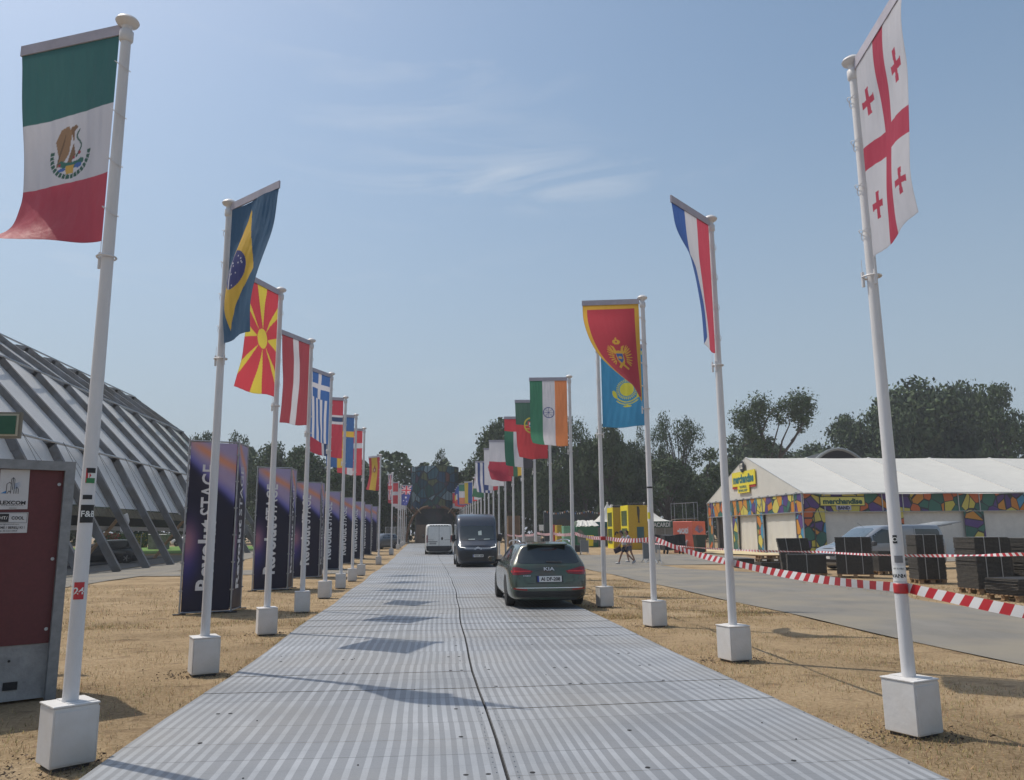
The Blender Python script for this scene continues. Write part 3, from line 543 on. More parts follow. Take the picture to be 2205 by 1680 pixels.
FL = [
 ('L', 0, f_eagle, [(0, 158, -.02), (.25, 155, -.04), (.5, 151, 0), (.75, 150, .01), (.88, 156, .02), (1, 170, .1)], 'large green, white and red flag with a brown eagle emblem, nearest on the left', (130, 240), 4, foldL0),
 ('L', 1, f_diamond, [(0, -47, -.02), (.25, -50, -.1), (.5, -56, -.14), (.75, -60, -.1), (1, -62, -.02)], 'blue green flag with a yellow diamond and navy disc, second on the left', (120, 200), 6, foldL1),
 ('L', 2, f_sunrays, [(0, -111, -.05), (.25, -109, 0), (.5, -107, .04), (.75, -110, 0), (1, -117, 0)], 'red flag with a yellow sun sending out wide rays', (100, 170), 5, None),
 ('L', 3, vst(P('a02c3c'), P('a02c3c'), WH, P('a02c3c'), P('a02c3c')), [(0, -115, -.02), (.5, -111, -.08), (1, -114, -.05)], 'dark red flag with one narrow white stripe down its middle', (60, 80), 6, None),
 ('L', 4, f_greek, [(0, -113, -.04), (.5, -111, .05), (1, -109, .12)], 'blue and white striped flag with a white cross', (80, 110), 6, None),
 ('L', 5, f_nordic(P('c03048'), WH, P('1c3a68')), [(0, -165, 0), (.5, -162, .04), (.8, -155, .12), (1, -150, .15)], 'red flag with a navy cross edged in white', (60, 90), 6, None),
 ('L', 6, f_nordic(P('2c62a0'), P('e2b83a')), [(0, -160, 0), (.5, -155, 0), (1, -148, .02)], 'mid blue flag with a yellow cross', (50, 70), 6, None),
 ('L', 7, f_nordic(P('cc3a48'), WH), [(0, -165, 0), (.5, -160, 0), (1, -155, .1)], 'red flag with a plain white cross', (50, 70), 6, None),
 ('L', 10, f_spain, [(0, 130, 0), (.5, 126, 0), (.75, 130, .04), (1, 138, .1)], 'red and yellow vertical striped flag with a small crest', (50, 70), 8, None),
 ('L', 14, f_union, [(0, 110, 0), (1, 108, .05)], 'narrow looking white, red and navy crossed flag far down the left row', (36, 50), 8, None),
 ('L', 17.3, hs_(P('d04048'), P('d04048'), WH, P('cc3440'), P('cc3440')), [(0, 155, 0), (1, 150, .1)], 'small bright red flag with a pale band, far down the left row', (24, 40), 8, None),
 ('L', 18.7, f_aus, [(0, 15, 0), (1, 60, 0)], 'small navy flag with white stars, far down the left row', (24, 40), 8, None),
 ('R', 0, f_georgia, [(0, -100, 0), (.12, -102, -.06), (.25, -101, -.12), (.5, -102, -.16), (.75, -104, -.14), (.9, -103, -.06), (1, -102, 0)], 'large white flag with a big red cross and four small red crosses', (130, 240), 4, foldR0),
 ('R', 1, vst(P('cc3650'), WH, P('2058a8')), [(0, -136, 0), (.25, -133, -.03), (.5, -128, -.05), (.75, -124, -.05), (1, -123, 0)], 'red, white and blue striped flag folded over itself', (100, 170), 3, foldR1),
 ('R', 2, f_gold, [(0, 169, .02), (.1, 166, .04), (.25, 150, .08), (.4, 136, .12), (.55, 122, .18), (.7, 108, .3), (.85, 93, .45), (1, 77, .55)], 'crimson flag with a gold border and gold double eagle, curling round its pole', (110, 190), 2, foldR2),
 ('R', 3, f_sun, [(0, -12, 0), (.5, -14, 0), (1, -20, .02)], 'sky blue flag with a yellow sun', (110, 180), 5, None),
 ('R', 4, f_india, [(0, 173, 0), (.5, 170, .06), (.85, 170, .06), (1, 152, .14)], 'orange, white and green striped flag with a navy wheel', (90, 160), 6, None),
 ('R', 5, f_port, [(0, 174, 0), (.25, 166, .06), (.5, 160, .04), (.75, 156, .03), (1, 146, .1)], 'green over red flag with a yellow ringed shield', (80, 120), 6, None),
 ('R', 6, f_uae, [(0, 175, .04), (.5, 175, .08), (1, 192, .1)], 'red topped flag with green, white and black stripes beneath', (60, 90), 6, None),
 ('R', 7, vst(P('e2b83a'), P('2f6a4c'), P('b83040')), [(0, 118, 0), (1, 116, .04)], 'yellow, green and red striped flag mostly hidden behind its neighbours', (30, 50), 6, None),
 ('R', 8, hs_(WH, P('c02c48')), [(0, 176, .04), (.5, 176, .03), (.75, 178, 0), (1, 202, .06)], 'white over crimson flag', (50, 70), 7, None),
 ('R', 9, f_japan, [(0, 188, 0), (1, 192, .05)], 'white flag with a red disc, half hidden', (50, 70), 6, None),
 ('R', 10, vst(P('c83040'), WH, P('2c4684')), [(0, 128, 0), (1, 132, .02)], 'red, white and blue striped flag behind the red disc flag', (30, 44), 7, None),
 ('R', 11, f_stripe, [(0, 178, 0), (.5, 172, .05), (1, 150, .1)], 'blue and white pinstriped flag', (40, 50), 12, None),
 ('R', 13, hs_(P('d0404a'), WH, P('3a7a55')), [(0, 120, 0), (1, 140, .1)], 'narrow looking red, white and green flag in the right row', (24, 40), 8, None),
 ('R', 14, f_korea, [(0, 112, 0), (1, 116, 0)], 'narrow looking white flag with black marks in the right row', (30, 44), 8, None),
 ('R', 15, hs_(INKC, P('e8c83a'), P('d03a40')), [(0, 108, 0), (1, 110, 0)], 'black, yellow and red banded flag in the right row', (24, 40), 8, None),
 ('R', 17, vst(P('2c56a0'), P('d8bc3c')), [(0, 129, .1), (1, 126, .04)], 'yellow and blue vertical striped flag', (40, 60), 6, None),
 ('R', 18, hs_(P('3a8268'), WH, P('e0855a')), [(0, 165, 0), (1, 160, 0)], 'green, white and orange banded flag far down the right row', (24, 40), 8, None),
 ('R', 19, hs_(P('2450a0'), P('2450a0')), [(0, 172, 0), (1, 160, .05)], 'plain deep blue flag far down the right row', (24, 40), 8, None),
 ('R', 20, hs_(P('2450a0'), WH, P('cc3440')), [(0, 172, 0), (1, 165, .1)], 'blue, white and red banded flag far down the right row', (24, 40), 8, None),
 ('R', 21, hs_(P('38388c'), P('e6c43a'), P('d03c3c')), [(0, 172, 0), (1, 168, .1)], 'indigo, yellow and red banded flag far down the right row', (24, 40), 8, None),
 ('R', 23, hs_(P('cc3040'), P('cc3040'), WH), [(0, 175, 0), (1, 168, .1)], 'small red flag with a white foot, farthest on the right', (20, 30), 8, None),
]
PINK = [(20.2, 'pale pink'), (22, 'faded white'), (24.1, 'pale grey')]
FI = {}
for i, (sd, k, pf, tab, lab, res, rip, fold) in enumerate(FL):
    X = (LX if sd == 'L' else RX) + DXP.get((sd, k), 0); Y = SY(k); make_flag('flag', X, Y, pf, tab, lab, 'flag', FG, res, rip, fold, seed=i + 3, z0=gf(X, Y)); FI[(sd, k)] = (tab[0][1], lab)
for k, c in PINK:
    make_flag('flag', LX, SY(k), hs_(P('dcc8cc'), P('d8d0d6')), [(0, 170 - 10 * k % 7, 0), (1, 160, 0)], c + ' little flag among the last poles of the left row', 'flag', FG, (12, 20), 8, None, seed=int(k), z0=gf(LX, SY(k))); FI[('L', k)] = (165, c + ' little flag')
rz = {('L', 0): 40, ('L', 1): 24, ('L', 2): 18, ('L', 3): 12, ('R', 0): 20, ('R', 1): 14, ('R', 2): 16, ('R', 3): 8}
for sd, X, ks, gp in (('L', LX, [0, 1, 2, 3, 4, 5, 6, 7, 10, 14, 17.3, 18.7, 20.2, 22, 24.1, 26.7], GL), ('R', RX, list(range(-1, 26)), GR)):
    for k in ks:
        Y = SY(k); hs1 = 1 if k < 10 else 1.02
        if (sd, k) in FI:
            a, lb = FI[(sd, k)]; lab = 'white pole flying the ' + lb.split(', nearest')[0].split(', second')[0].split(', half')[0].replace('large ', '')
            lab = ' '.join(lab.split()[:14])
        elif k < 0: a, lab = None, 'bare white pole beside the camera holding the end of the striped tape'
        else: a, lab = 180, {('R', 12): 'bare white pole behind the blue pinstriped flag', ('R', 16): 'bare white pole next to the yellow and blue flag'}.get((sd, k), 'bare white pole in the far ' + ('left' if sd == 'L' else 'right') + ' row, ' + {('L', 26.7): 'the very last of the row', ('R', 22): 'just before the small red flag', ('R', 24): 'second from the end of the row', ('R', 25): 'the very last of the row'}.get((sd, k), 'number unclear'))
        rr = rz.get((sd, k), random.Random(int(k)).uniform(-8, 12))
        if (sd, k) == ('R', 0): rr = 22
        p = put_pole(X + DXP.get((sd, k), 0), Y, lab, gp, rr, a if k < 12 else None)
        if lab.endswith('unclear'): p['group'] = gp + ', bare far end'
# stickers on the near poles
def pole_sticker(pole, z, h, w, a0, colr, text=None, tcol=None, r=.0555, extra=None):
    mb = MB(); n = 8
    for i in range(n):
        t0 = a0 - w / 2 / r + w / r * i / n; t1 = a0 - w / 2 / r + w / r * (i + 1) / n; rr = r + .0015
        mb.add([(rr * math.cos(t0), rr * math.sin(t0), z - h / 2), (rr * math.cos(t1), rr * math.sin(t1), z - h / 2), (rr * math.cos(t1), rr * math.sin(t1), z + h / 2), (rr * math.cos(t0), rr * math.sin(t0), z + h / 2)], [(0, 1, 2, 3)])
    s = mb.build('sticker', colr, pole)
    if text:
        for (tx, dx, dz, th) in text:
            v, f, w_ = textmesh(tx, .02); mb = MB(); rr = r + .0035
            mb.add([(rr * math.cos(a0 + (p.x * th + dx) / r), rr * math.sin(a0 + (p.x * th + dx) / r), z + dz + p.y * th) for p in v], f); mb.build('lettering', tcol, s)
    return s
poles = {((LX if o.location.x < 0 else RX), round((o.location.y - 6.72) / 3.98)): o for o in bpy.data.objects if o.name.startswith('flagpole')}
REDS = mat('sticker_red', (.5, .03, .04), .5); GREENS = mat('sticker_green', (.03, .2, .07), .5)
p = poles[(LX, 0)]; A0 = R(-68)
pole_sticker(p, 1.86, .14, .11, A0 + .2, BLACK, [('F&B', .006, 0, .045)], PLATEW)
s_ = pole_sticker(p, 2.16, .12, .09, A0 + .2, PLATEW)
for dz, mt in ((.04, BLACK), (-.04, GREENS)):
    mb = MB(); rr = .0585
    for i in range(6):
        t0 = A0 + .2 - .6 + 1.2 * i / 6; t1 = t0 + .2; mb.add([(rr * math.cos(t0), rr * math.sin(t0), 2.16 + dz - .02), (rr * math.cos(t1), rr * math.sin(t1), 2.16 + dz - .02), (rr * math.cos(t1), rr * math.sin(t1), 2.16 + dz + .02), (rr * math.cos(t0), rr * math.sin(t0), 2.16 + dz + .02)], [(0, 1, 2, 3)])
    mb.build('stripe', mt, s_)
mb = MB(); rr = .060; mb.add([(rr * math.cos(t), rr * math.sin(t), z) for t, z in ((A0 - .42, 2.1), (A0 + .25, 2.16), (A0 - .42, 2.22))], [(0, 1, 2)]); mb.build('triangle', REDS, s_)
pole_sticker(p, 1.99, .035, .07, A0, BLACK); pole_sticker(p, 1.27, .13, .075, A0 - .1, REDS, [('24', 0, .0, .05)], PLATEW)
p = poles[(RX, 0)]; A0 = R(-121)
pole_sticker(p, 1.60, .07, .035, A0 - .2, BLACK, [('O', 0, 0, .035)], PLATEW); pole_sticker(p, 1.43, .06, .07, A0 + .1, mat('sticker_grey', (.2, .2, .21), .6)); pole_sticker(p, 1.31, .13, .11, A0, PLATEW, [('ITT A HELY', 0, .04, .012), ('VAN', -.025, -.02, .03), ('24', .03, -.02, .03)], INK)
p = poles[(RX, 2)]; pole_sticker(p, 2.5, .03, .12, R(-105), BLACK); pole_sticker(p, 1.98, .12, .07, R(-150), mat('sticker_yellow', (.7, .6, .03), .5))

# ------------------------------------------------------------------ hazard tape
def tapemat(name, per=.22):
    m = bpy.data.materials.new(name); m.use_nodes = True; t = m.node_tree; b = t.nodes['Principled BSDF']; l = t.links.new; b.inputs['Roughness'].default_value = .35
    uv = t.nodes.new('ShaderNodeUVMap'); uv.uv_map = 'UVMap'; sp = t.nodes.new('ShaderNodeSeparateXYZ'); l(uv.outputs[0], sp.inputs[0]); a = t.nodes.new('ShaderNodeMath'); a.operation = 'MULTIPLY_ADD'; l(sp.outputs[1], a.inputs[0]); a.inputs[1].default_value = .06; l(sp.outputs[0], a.inputs[2])
    d = t.nodes.new('ShaderNodeMath'); d.operation = 'DIVIDE'; l(a.outputs[0], d.inputs[0]); d.inputs[1].default_value = per; fr = t.nodes.new('ShaderNodeMath'); fr.operation = 'FRACT'; l(d.outputs[0], fr.inputs[0]); g_ = t.nodes.new('ShaderNodeMath'); g_.operation = 'GREATER_THAN'; l(fr.outputs[0], g_.inputs[0]); g_.inputs[1].default_value = .5
    mx_ = t.nodes.new('ShaderNodeMix'); mx_.data_type = 'RGBA'; l(g_.outputs[0], mx_.inputs[0]); mx_.inputs[6].default_value = (.75, .74, .74, 1); mx_.inputs[7].default_value = (.50, .035, .045, 1); l(mx_.outputs[2], b.inputs['Base Color'])
    tr = t.nodes.new('ShaderNodeBsdfTranslucent'); l(mx_.outputs[2], tr.inputs[0]); ms = t.nodes.new('ShaderNodeMixShader'); ms.inputs[0].default_value = .25; l(b.outputs[0], ms.inputs[1]); l(tr.outputs[0], ms.inputs[2]); l(ms.outputs[0], t.nodes['Material Output'].inputs[0]); return m
TAPE = tapemat('hazard_tape')
def tape(pts, w, label, sag=.1, tw=0.0, seed=1):
    r = random.Random(seed); v = []; f = []; uv = []; s_ = 0; prev = None
    path = []
    for (a, b) in zip(pts[:-1], pts[1:]):
        a, b = Vector(a), Vector(b); n = max(6, int((b - a).length / .12)); sg = sag * (b - a).length / 4
        for i in range(n + (b == Vector(pts[-1]))): t_ = i / n; path.append(a.lerp(b, t_) - Vector((0, 0, 4 * sg * t_ * (1 - t_))))
    ph = r.uniform(0, 6)
    for i, p in enumerate(path):
        d = (path[min(i + 1, len(path) - 1)] - path[max(i - 1, 0)]).normalized(); side = d.cross(Vector((0, 0, 1))).normalized(); upv = side.cross(d)
        if prev is not None: s_ += (p - prev).length
        prev = p; an = tw * math.sin(s_ * .9 + ph) + .25 * math.sin(s_ * 2.3); wv = upv * math.cos(an) + side * math.sin(an)
        for q in (-.5, -.17, .17, .5): v.append(p + wv * (q * w) + side * (.006 * math.cos(q * 18) * (1 + .5 * math.sin(s_ * 7)))); uv.append((s_, q + .5))
    for i in range(len(path) - 1):
        for j in range(3): f.append((i * 4 + j, i * 4 + j + 1, i * 4 + 5 + j, i * 4 + 4 + j))
    me = bpy.data.meshes.new('hazard_tape'); me.from_pydata(v, [], f); me.materials.append(TAPE); ul = me.uv_layers.new(name='UVMap'); ul.data.foreach_set('uv', np.array([uv[lp.vertex_index] for lp in me.loops], np.float32).ravel()); me.polygons.foreach_set('use_smooth', [True] * len(f))
    o = bpy.data.objects.new('hazard_tape', me); C.objects.link(o); return tag(o, label, 'tape')
hz = {-1: 1.08, 0: 1.185, 1: 1.26, 2: 1.56, 3: 1.55, 4: 1.66, 5: 1.66, 6: 1.68, 7: 1.6, 8: 1.58, 9: 1.62}
tape([(RX + .07 + DXP.get(('R', k), 0), SY(k), hz[k]) for k in range(-1, 10)], .085, 'red and white striped hazard tape strung along the right row of flagpoles', .045, .12)
for k, w_ in ((0, 'nearest right hand'), (3, 'sky blue flag')):
    mb = MB(); mb.lathe([(.0575, hz[k] - .045), (.0595, hz[k] - .03), (.059, hz[k] + .03), (.0575, hz[k] + .04)], (RX + DXP.get(('R', k), 0), SY(k), 0), n=18)
    tag(mb.build('tape_wrap', mat('tape_red', (.5, .035, .04), .35), None, True), 'plain red tape wound round the ' + w_ + ' flagpole', 'tape')
tape([(11.4, 42.6, 1.15), (13.6, 27.0, .95), (13.2, 17, 1.12), (12.6, 9, 1.05)], .075, 'thin hazard tape beyond the asphalt path in front of the mat stacks', .03, .9, 7)

# loose soil turned up round the nearest boxes
mb = MB(); r = random.Random(9)
for X, k in ((LX, 0), (LX, 1), (LX, 2), (RX, 0), (RX, 1), (RX, 2), (RX, 3)):
    for _ in range(260 if k < 2 else 120):
        a = r.uniform(0, 6.28); d = .20 + abs(r.gauss(0, .13)); x = X + d * math.cos(a) * 1.25; y = SY(k) + d * math.sin(a) - .03; s_ = r.uniform(.006, .022); c = Vector((x, y, -.004 + s_ * .4)); q = [c + Vector((r.uniform(-1, 1), r.uniform(-1, 1), r.uniform(-.2, .9))) * s_ for _ in range(4)]; mb.add(q, [(0, 1, 2), (0, 2, 3), (0, 3, 1), (1, 3, 2)])
tag(mb.build('loose_soil', mat('dark_soil', (.07, .048, .033), .95, var=.4, vs=30)), 'crumbs of dark soil round the feet of the pole boxes', 'soil', kind='stuff')
# ------------------------------------------------------------------ red cabinet with galvanised frame
ux = Vector((.83, .56, 0)); cab = thing('equipment_cabinet', 'dark red steel cabinet in a galvanised frame with two white notices', 'cabinet', (-3.90, 9.33, 0), math.atan2(.56, .83))
DRED = mat('dark_red_panel', (.105, .018, .022), .5, var=.15, vs=30, bump=.08, bs=200); CONC = mat('cast_concrete', (.30, .30, .30), .85, var=.25, vs=5, bump=.4)
W_ = 2.1; HT = 2.50                                    # local x runs left(-) to 0 at the visible corner, y goes back
mb = MB(); mb.box((-W_ / 2, .55, 1.5), (W_ - .1, 1.0, 1.85)); mb.build('body', DRED, cab)
mb = MB()
for x in (-.05, -W_ + .05):
    for y in (.03, 1.07): mb.box((x, y, HT / 2), (.10, .08, HT))
for y in (.025, 1.075): mb.box((-W_ / 2, y, HT - .05), (W_ - .2, .07, .10))
for x in (-.05, -W_ + .05): mb.box((x, .55, HT - .05), (.09, .96, .10))
mb.box((-W_ / 2, .55, HT - .012), (W_ - .04, 1.02, .02)); mb.build('frame', mat('galvanised_dull', (.24, .25, .26), .55, .4, var=.2, vs=9), cab)
mb = MB(); mb.box((-W_ / 2, .55, .31), (W_ - .12, .98, .58)); pl = mb.build('plinth', CONC, cab)
mb = MB(); mb.box((-.42, .055, .17), (.13, .01, .08)); mb.lathe([(.013, 0), (.013, .004)], (-.45, .05, .42), axis='Y', n=10); mb.lathe([(.013, 0), (.013, .004)], (-.75, .05, .42), axis='Y', n=10); mb.build('slot', DARKGAP, pl)
mb = MB()
for z in (2.25, 1.45, .72): mb.lathe([(.018, -.01), (.014, .0)], (-.14, .045, z), axis='Y', n=12)
mb.build('bolt', GALV, cab)
STK = mat('notice_paper', (.56, .56, .57), .5, var=.04)
def FR(x, z, y=.04): return Matrix.Translation((x, y, z))
mb = MB(); mb.box((-.50, .045, 2.115), (.27, .004, .42), M=Matrix.Translation((-.50, .045, 2.115)) @ Matrix.Rotation(R(-1.5), 4, 'Y')); n1_ = mb.build('notice', STK, cab)
mb = MB(); put_text(mb, 'LEXCOM', FR(-.50, 1.975), .036, .235, bold=.035); put_text(mb, 'ELEMENTS', FR(-.50, 1.945), .008, .2)
for a, b in (((-.53, 2.05), (-.53, 2.20)), ((-.53, 2.20), (-.515, 2.22)), ((-.515, 2.22), (-.50, 2.20)), ((-.50, 2.20), (-.50, 2.05)), ((-.515, 2.22), (-.515, 2.09)), ((-.57, 2.05), (-.57, 2.15)), ((-.57, 2.15), (-.545, 2.17)), ((-.545, 2.17), (-.53, 2.15)), ((-.48, 2.05), (-.48, 2.12)), ((-.48, 2.12), (-.46, 2.10)), ((-.46, 2.10), (-.46, 2.05)), ((-.56, 2.05), (-.545, 2.08)), ((-.545, 2.08), (-.53, 2.06))):
    mb.bar((a[0] - .0, .041, a[1] + .02), (b[0], .041, b[1] + .02), .004)
mb.bar((-.53, .041, 1.918), (-.46, .041, 1.918), .004); mb.build('lettering', INK, n1_)
mb = MB()
for k in range(5): mb.prism([(-.50, 2.12 + .012 * k), (-.43, 2.155 + .012 * k), (-.50, 2.125 + .012 * k)], .001, Matrix.Translation((0, .0405, 0)))
mb.prism([(-.62, 2.07), (-.57, 2.07), (-.57, 2.10)], .001, Matrix.Translation((0, .0405, 0))); mb.build('blue_mark', mat('print_blue', (.05, .2, .45), .5), n1_)
mb = MB(); mb.box((-.545, .045, 1.755), (.36, .004, .215), M=Matrix.Translation((-.545, .045, 1.765)) @ Matrix.Rotation(R(-.8), 4, 'Y')); n2_ = mb.build('notice', STK, cab)
mb = MB(); mb.box((-.625, .042, 1.815), (.165, .003, .085)); put_text(mb, 'COOL', FR(-.46, 1.815), .032, .115, bold=.03); put_text(mb, 'www.lighttocool.com', FR(-.545, 1.750), .014, .2); put_text(mb, 'RENT ME / BERELJ KI !', FR(-.545, 1.715), .024, .31, bold=.02); put_text(mb, '+36 30 523 5954', FR(-.545, 1.68), .018, .18)
for z in (1.868, 1.765): mb.bar((-.715, .042, z), (-.375, .042, z), .003)
for x in (-.715, -.375): mb.bar((x, .042, 1.868), (x, .042, 1.765), .003)
mb.build('lettering', INK, n2_)
mb = MB(); put_text(mb, 'LIGHT/', FR(-.625, 1.815, .039), .032, .14, bold=.01); mb.build('lettering', PLATEW, n2_)
n1_.location = (-.06, 0, .07); n2_.location = (-.04, 0, .07)
# sign edge at the far left
Yg = 12.0; sg_ = thing('exit_sign', 'green sign board in a pale metal frame on a post at the left edge', 'sign', (col(-32, Yg), Yg, 0))
za, zb = zat(0, 888, Yg), zat(0, 944, Yg); hh = za - zb
mb = MB(); mb.box((0, 0, (za + zb) / 2), (.66, .05, hh)); mb.build('frame', mat('old_frame', (.20, .19, .15), .6), sg_)
mb = MB(); mb.box((0, -.03, (za + zb) / 2), (.60, .02, hh - .06)); mb.build('rim', mat('cream_rim', (.45, .43, .33), .6), sg_)
mb = MB(); mb.box((0, -.045, (za + zb) / 2), (.54, .012, hh - .11)); mb.build('panel', mat('sign_green', (.01, .09, .045), .5), sg_)
mb = MB(); mb.bar((-.2, .04, 0), (-.2, .04, zb), .06, n=10); mb.build('post', GALV, sg_)

# ------------------------------------------------------------------ vaulted tent with exposed ribs
RIBM = mat('weathered_rib_timber', (.17, .172, .18), .8, var=.25, vs=1.6, stretch=(1, 1, .6), bump=.2, hue=((.13, .12, .11), .9)); MEMB = mat('white_membrane', (.78, .79, .80), .55, var=.04, vs=.8, trans=.35)
dome = thing('vaulted_tent', 'large white vaulted tent hung under rows of grey outer ribs', 'tent', (0, 0, 0))
prof = [(-14.9, 0.0), (-18.5, 6.15), (-23.4, 11.3), (-28.0, 14.6), (-36, 16.2)]; prof = prof + [(-72 - x, z) for x, z in prof[-2::-1]]
ribY = [24.9 + 4.1 * k for k in range(15)]
for i, y in enumerate(ribY):
    mb = MB(); pf = prof
    if i == 14: pf = [(x * .93 - 2.5, z * .86) for x, z in prof]
    gz = gf(-15, y) - .1
    for j in range(len(pf) - 1):
        (x0, z0), (x1, z1) = pf[j], pf[j + 1]; dx, dz_ = x1 - x0, z1 - z0; L_ = math.hypot(dx, dz_); ox, oz = dx / L_ * .12, dz_ / L_ * .12; z0_ = max(z0, gz) if j == 0 else z0
        a = Vector((x0 - (ox if j else 0), y, z0_ - (oz if j else 0))); b = Vector((x1 + ox, y, z1 + oz)); nx, nz_ = dz_ / L_, -dx / L_
        hw = .18; 
        for sy in (0,): mb.bar(a, b, .24, hw * 2, up=(nx, 0, nz_))
        if j: mb.bar(a + Vector((0, -.14, 0)), a + Vector((dx / L_ * .9, -.14, dz_ / L_ * .9)), .02, .42, up=(nx, 0, nz_))
        if j < len(pf) - 2: mb.bar(b + Vector((0, -.14, 0)), b + Vector((-dx / L_ * .9, -.14, -dz_ / L_ * .9)), .02, .42, up=(nx, 0, nz_))
    mb.build('rib', RIBM, dome)
for (x, z) in prof[1:-1]:
    for j in range(13): mb = MB(); mb.bar((x + (.17 if x > -36 else -.17), ribY[j] , z + .13), (x + (.17 if x > -36 else -.17), ribY[j + 1], z + .13), .13, .13, n=8); (mb.build('purlin', GALV, dome) if x > -30 else None)
mb = MB(); ins = []                                      # membrane bays, slightly hollow between ribs
def inset(x, z, d): cx, cz = -36, 2; v = Vector((x - cx, z - cz)); v *= (v.length - d) / v.length; return cx + v.x, cz + v.y
pm = [(-16.9, 3.25), (-17.75, 4.7)] + prof[1:-1] + [(-54.25, 4.7), (-55.1, 3.25)]; fine = []
for (x0, z0), (x1, z1) in zip(pm[:-1], pm[1:]):
    for k in range(3): fine.append((x0 + (x1 - x0) * k / 3, z0 + (z1 - z0) * k / 3))
fine.append(pm[-1])
for j in range(14):
    y0, y1 = ribY[j], ribY[j + 1]; sc = .93 if j == 13 else 1; nu = 6; base = len(mb.v)
    for x, z in fine:
        for k in range(nu + 1):
            t_ = k / nu; X, Z = inset(x, z, .14 + .16 * math.sin(PI * t_)); mb.v.append((X if sc == 1 else X * (1 - .07 * t_) - 2.5 * t_, y0 + (y1 - y0) * t_, Z * (1 - (1 - sc) * 2 * t_ if sc < 1 else 1)))
    for a in range(len(fine) - 1):
        for k in range(nu): q = base + a * (nu + 1) + k; mb.f.append((q, q + 1, q + nu + 2, q + nu + 1)); mb.mi.append(0)
mb.build('membrane', MEMB, dome, True)
mb = MB(); rn = random.Random(8)
for j in range(1, 12):                                   # slack guy cords across the bays
    for q in range(2):
        a = Vector((-18.3, ribY[j], 6.2)); b = Vector((-16.4, ribY[j] + 4.1 * (.3 + .4 * q), 2.7)); mb.bar(a + Vector((.3, .1, .1)), b, .02, n=4)
mb.build('cord', DGREY, dome)
mb = MB(); mb.bar((-17.3, 24.9, 2.95), (-17.3, 82, 2.95), .35, .42); mb.build('hem_beam', mat('aged_wood', (.16, .15, .11), .85, var=.25), dome)
mb = MB(); mb.bar((-18.2, 24.9, 2.15), (-18.2, 82, 2.15), .10, .24); mb.build('rail', GALV, dome)
for j in (3, 5, 8): mb = MB(); mb.prism([(-.2, 0), (.15, .1), (.25, .6), (.12, 1.05), (-.1, .95), (-.25, .5)], .03, Matrix.Translation((-17.0, ribY[j] + 2.2, 1.95)) @ Matrix.Rotation(R(35), 4, 'Z')); mb.build('loose_flap', MEMB, dome)
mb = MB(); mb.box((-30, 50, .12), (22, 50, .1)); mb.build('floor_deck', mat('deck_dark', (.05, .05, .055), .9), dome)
mb = MB()
for j in (2, 5, 8): mb = MB(); mb.bar((-19.2, ribY[j] + 2, .1), (-17.6, ribY[j] + 3.2, 2.9), .16, .16); mb.build('brace', WOOD, dome)
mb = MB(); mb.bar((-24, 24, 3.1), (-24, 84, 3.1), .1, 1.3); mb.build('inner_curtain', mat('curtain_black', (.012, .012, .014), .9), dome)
# things glimpsed under and beyond the tent
# ------------------------------------------------------------------ printed banner towers
TW = 1.06; TH = 3.80
def grad(u, v):                                           # printed artwork of the banners: navy ground, violet and orange sweep
    n_ = np.array([.016, .015, .035]); c = np.zeros(u.shape + (3,)); c[:] = n_
    t_ = 1 - v; line = 1 - (.04 + .25 * u); d = t_ - line      # above line = sweep
    vio = ss(-.10, .03, d + .0); c = c * (1 - vio[..., None]) + vio[..., None] * np.array([.38, .33, .52]); blu = np.exp(-((d + .05) / .035) ** 2); c = c + blu[..., None] * np.array([.03, .04, .24])
    orn = np.exp(-((d - .10 * u - .035) / .035) ** 2) * ss(.0, .5, u + .2); c = c * (1 - .9 * orn[..., None]) + .9 * orn[..., None] * np.array([.72, .30, .15]); pk = np.exp(-(((u - .75) / .3) ** 2 + ((t_ - .80) / .05) ** 2)); c = c * (1 - .5 * pk[..., None]) + .5 * pk[..., None] * np.array([.45, .32, .45])
    ax = .02 + .1 * (t_ - .25); b1 = np.exp(-(((u - ax) / .17) ** 2 + ((t_ - .40) / .09) ** 2)); b2 = np.exp(-(((u - ax + .02) / .13) ** 2 + ((t_ - .28) / .11) ** 2)); bb = np.exp(-(((u - ax) / .23) ** 2 + ((t_ - .33) / .16) ** 2))
    c = c + bb[..., None] * np.array([.05, .05, .34]) * .6; c = c * (1 - .75 * b1[..., None]) + .75 * b1[..., None] * np.array([.42, .20, .22]); return np.clip(c, 0, 1)
BANN = mat('banner_print', (0, 0, 0), .5, var=.05, vs=2, vcol=True, bump=.25, bs=3, spec=.35); TXTW = mat('banner_lettering', (.70, .70, .72), .5, var=.05)
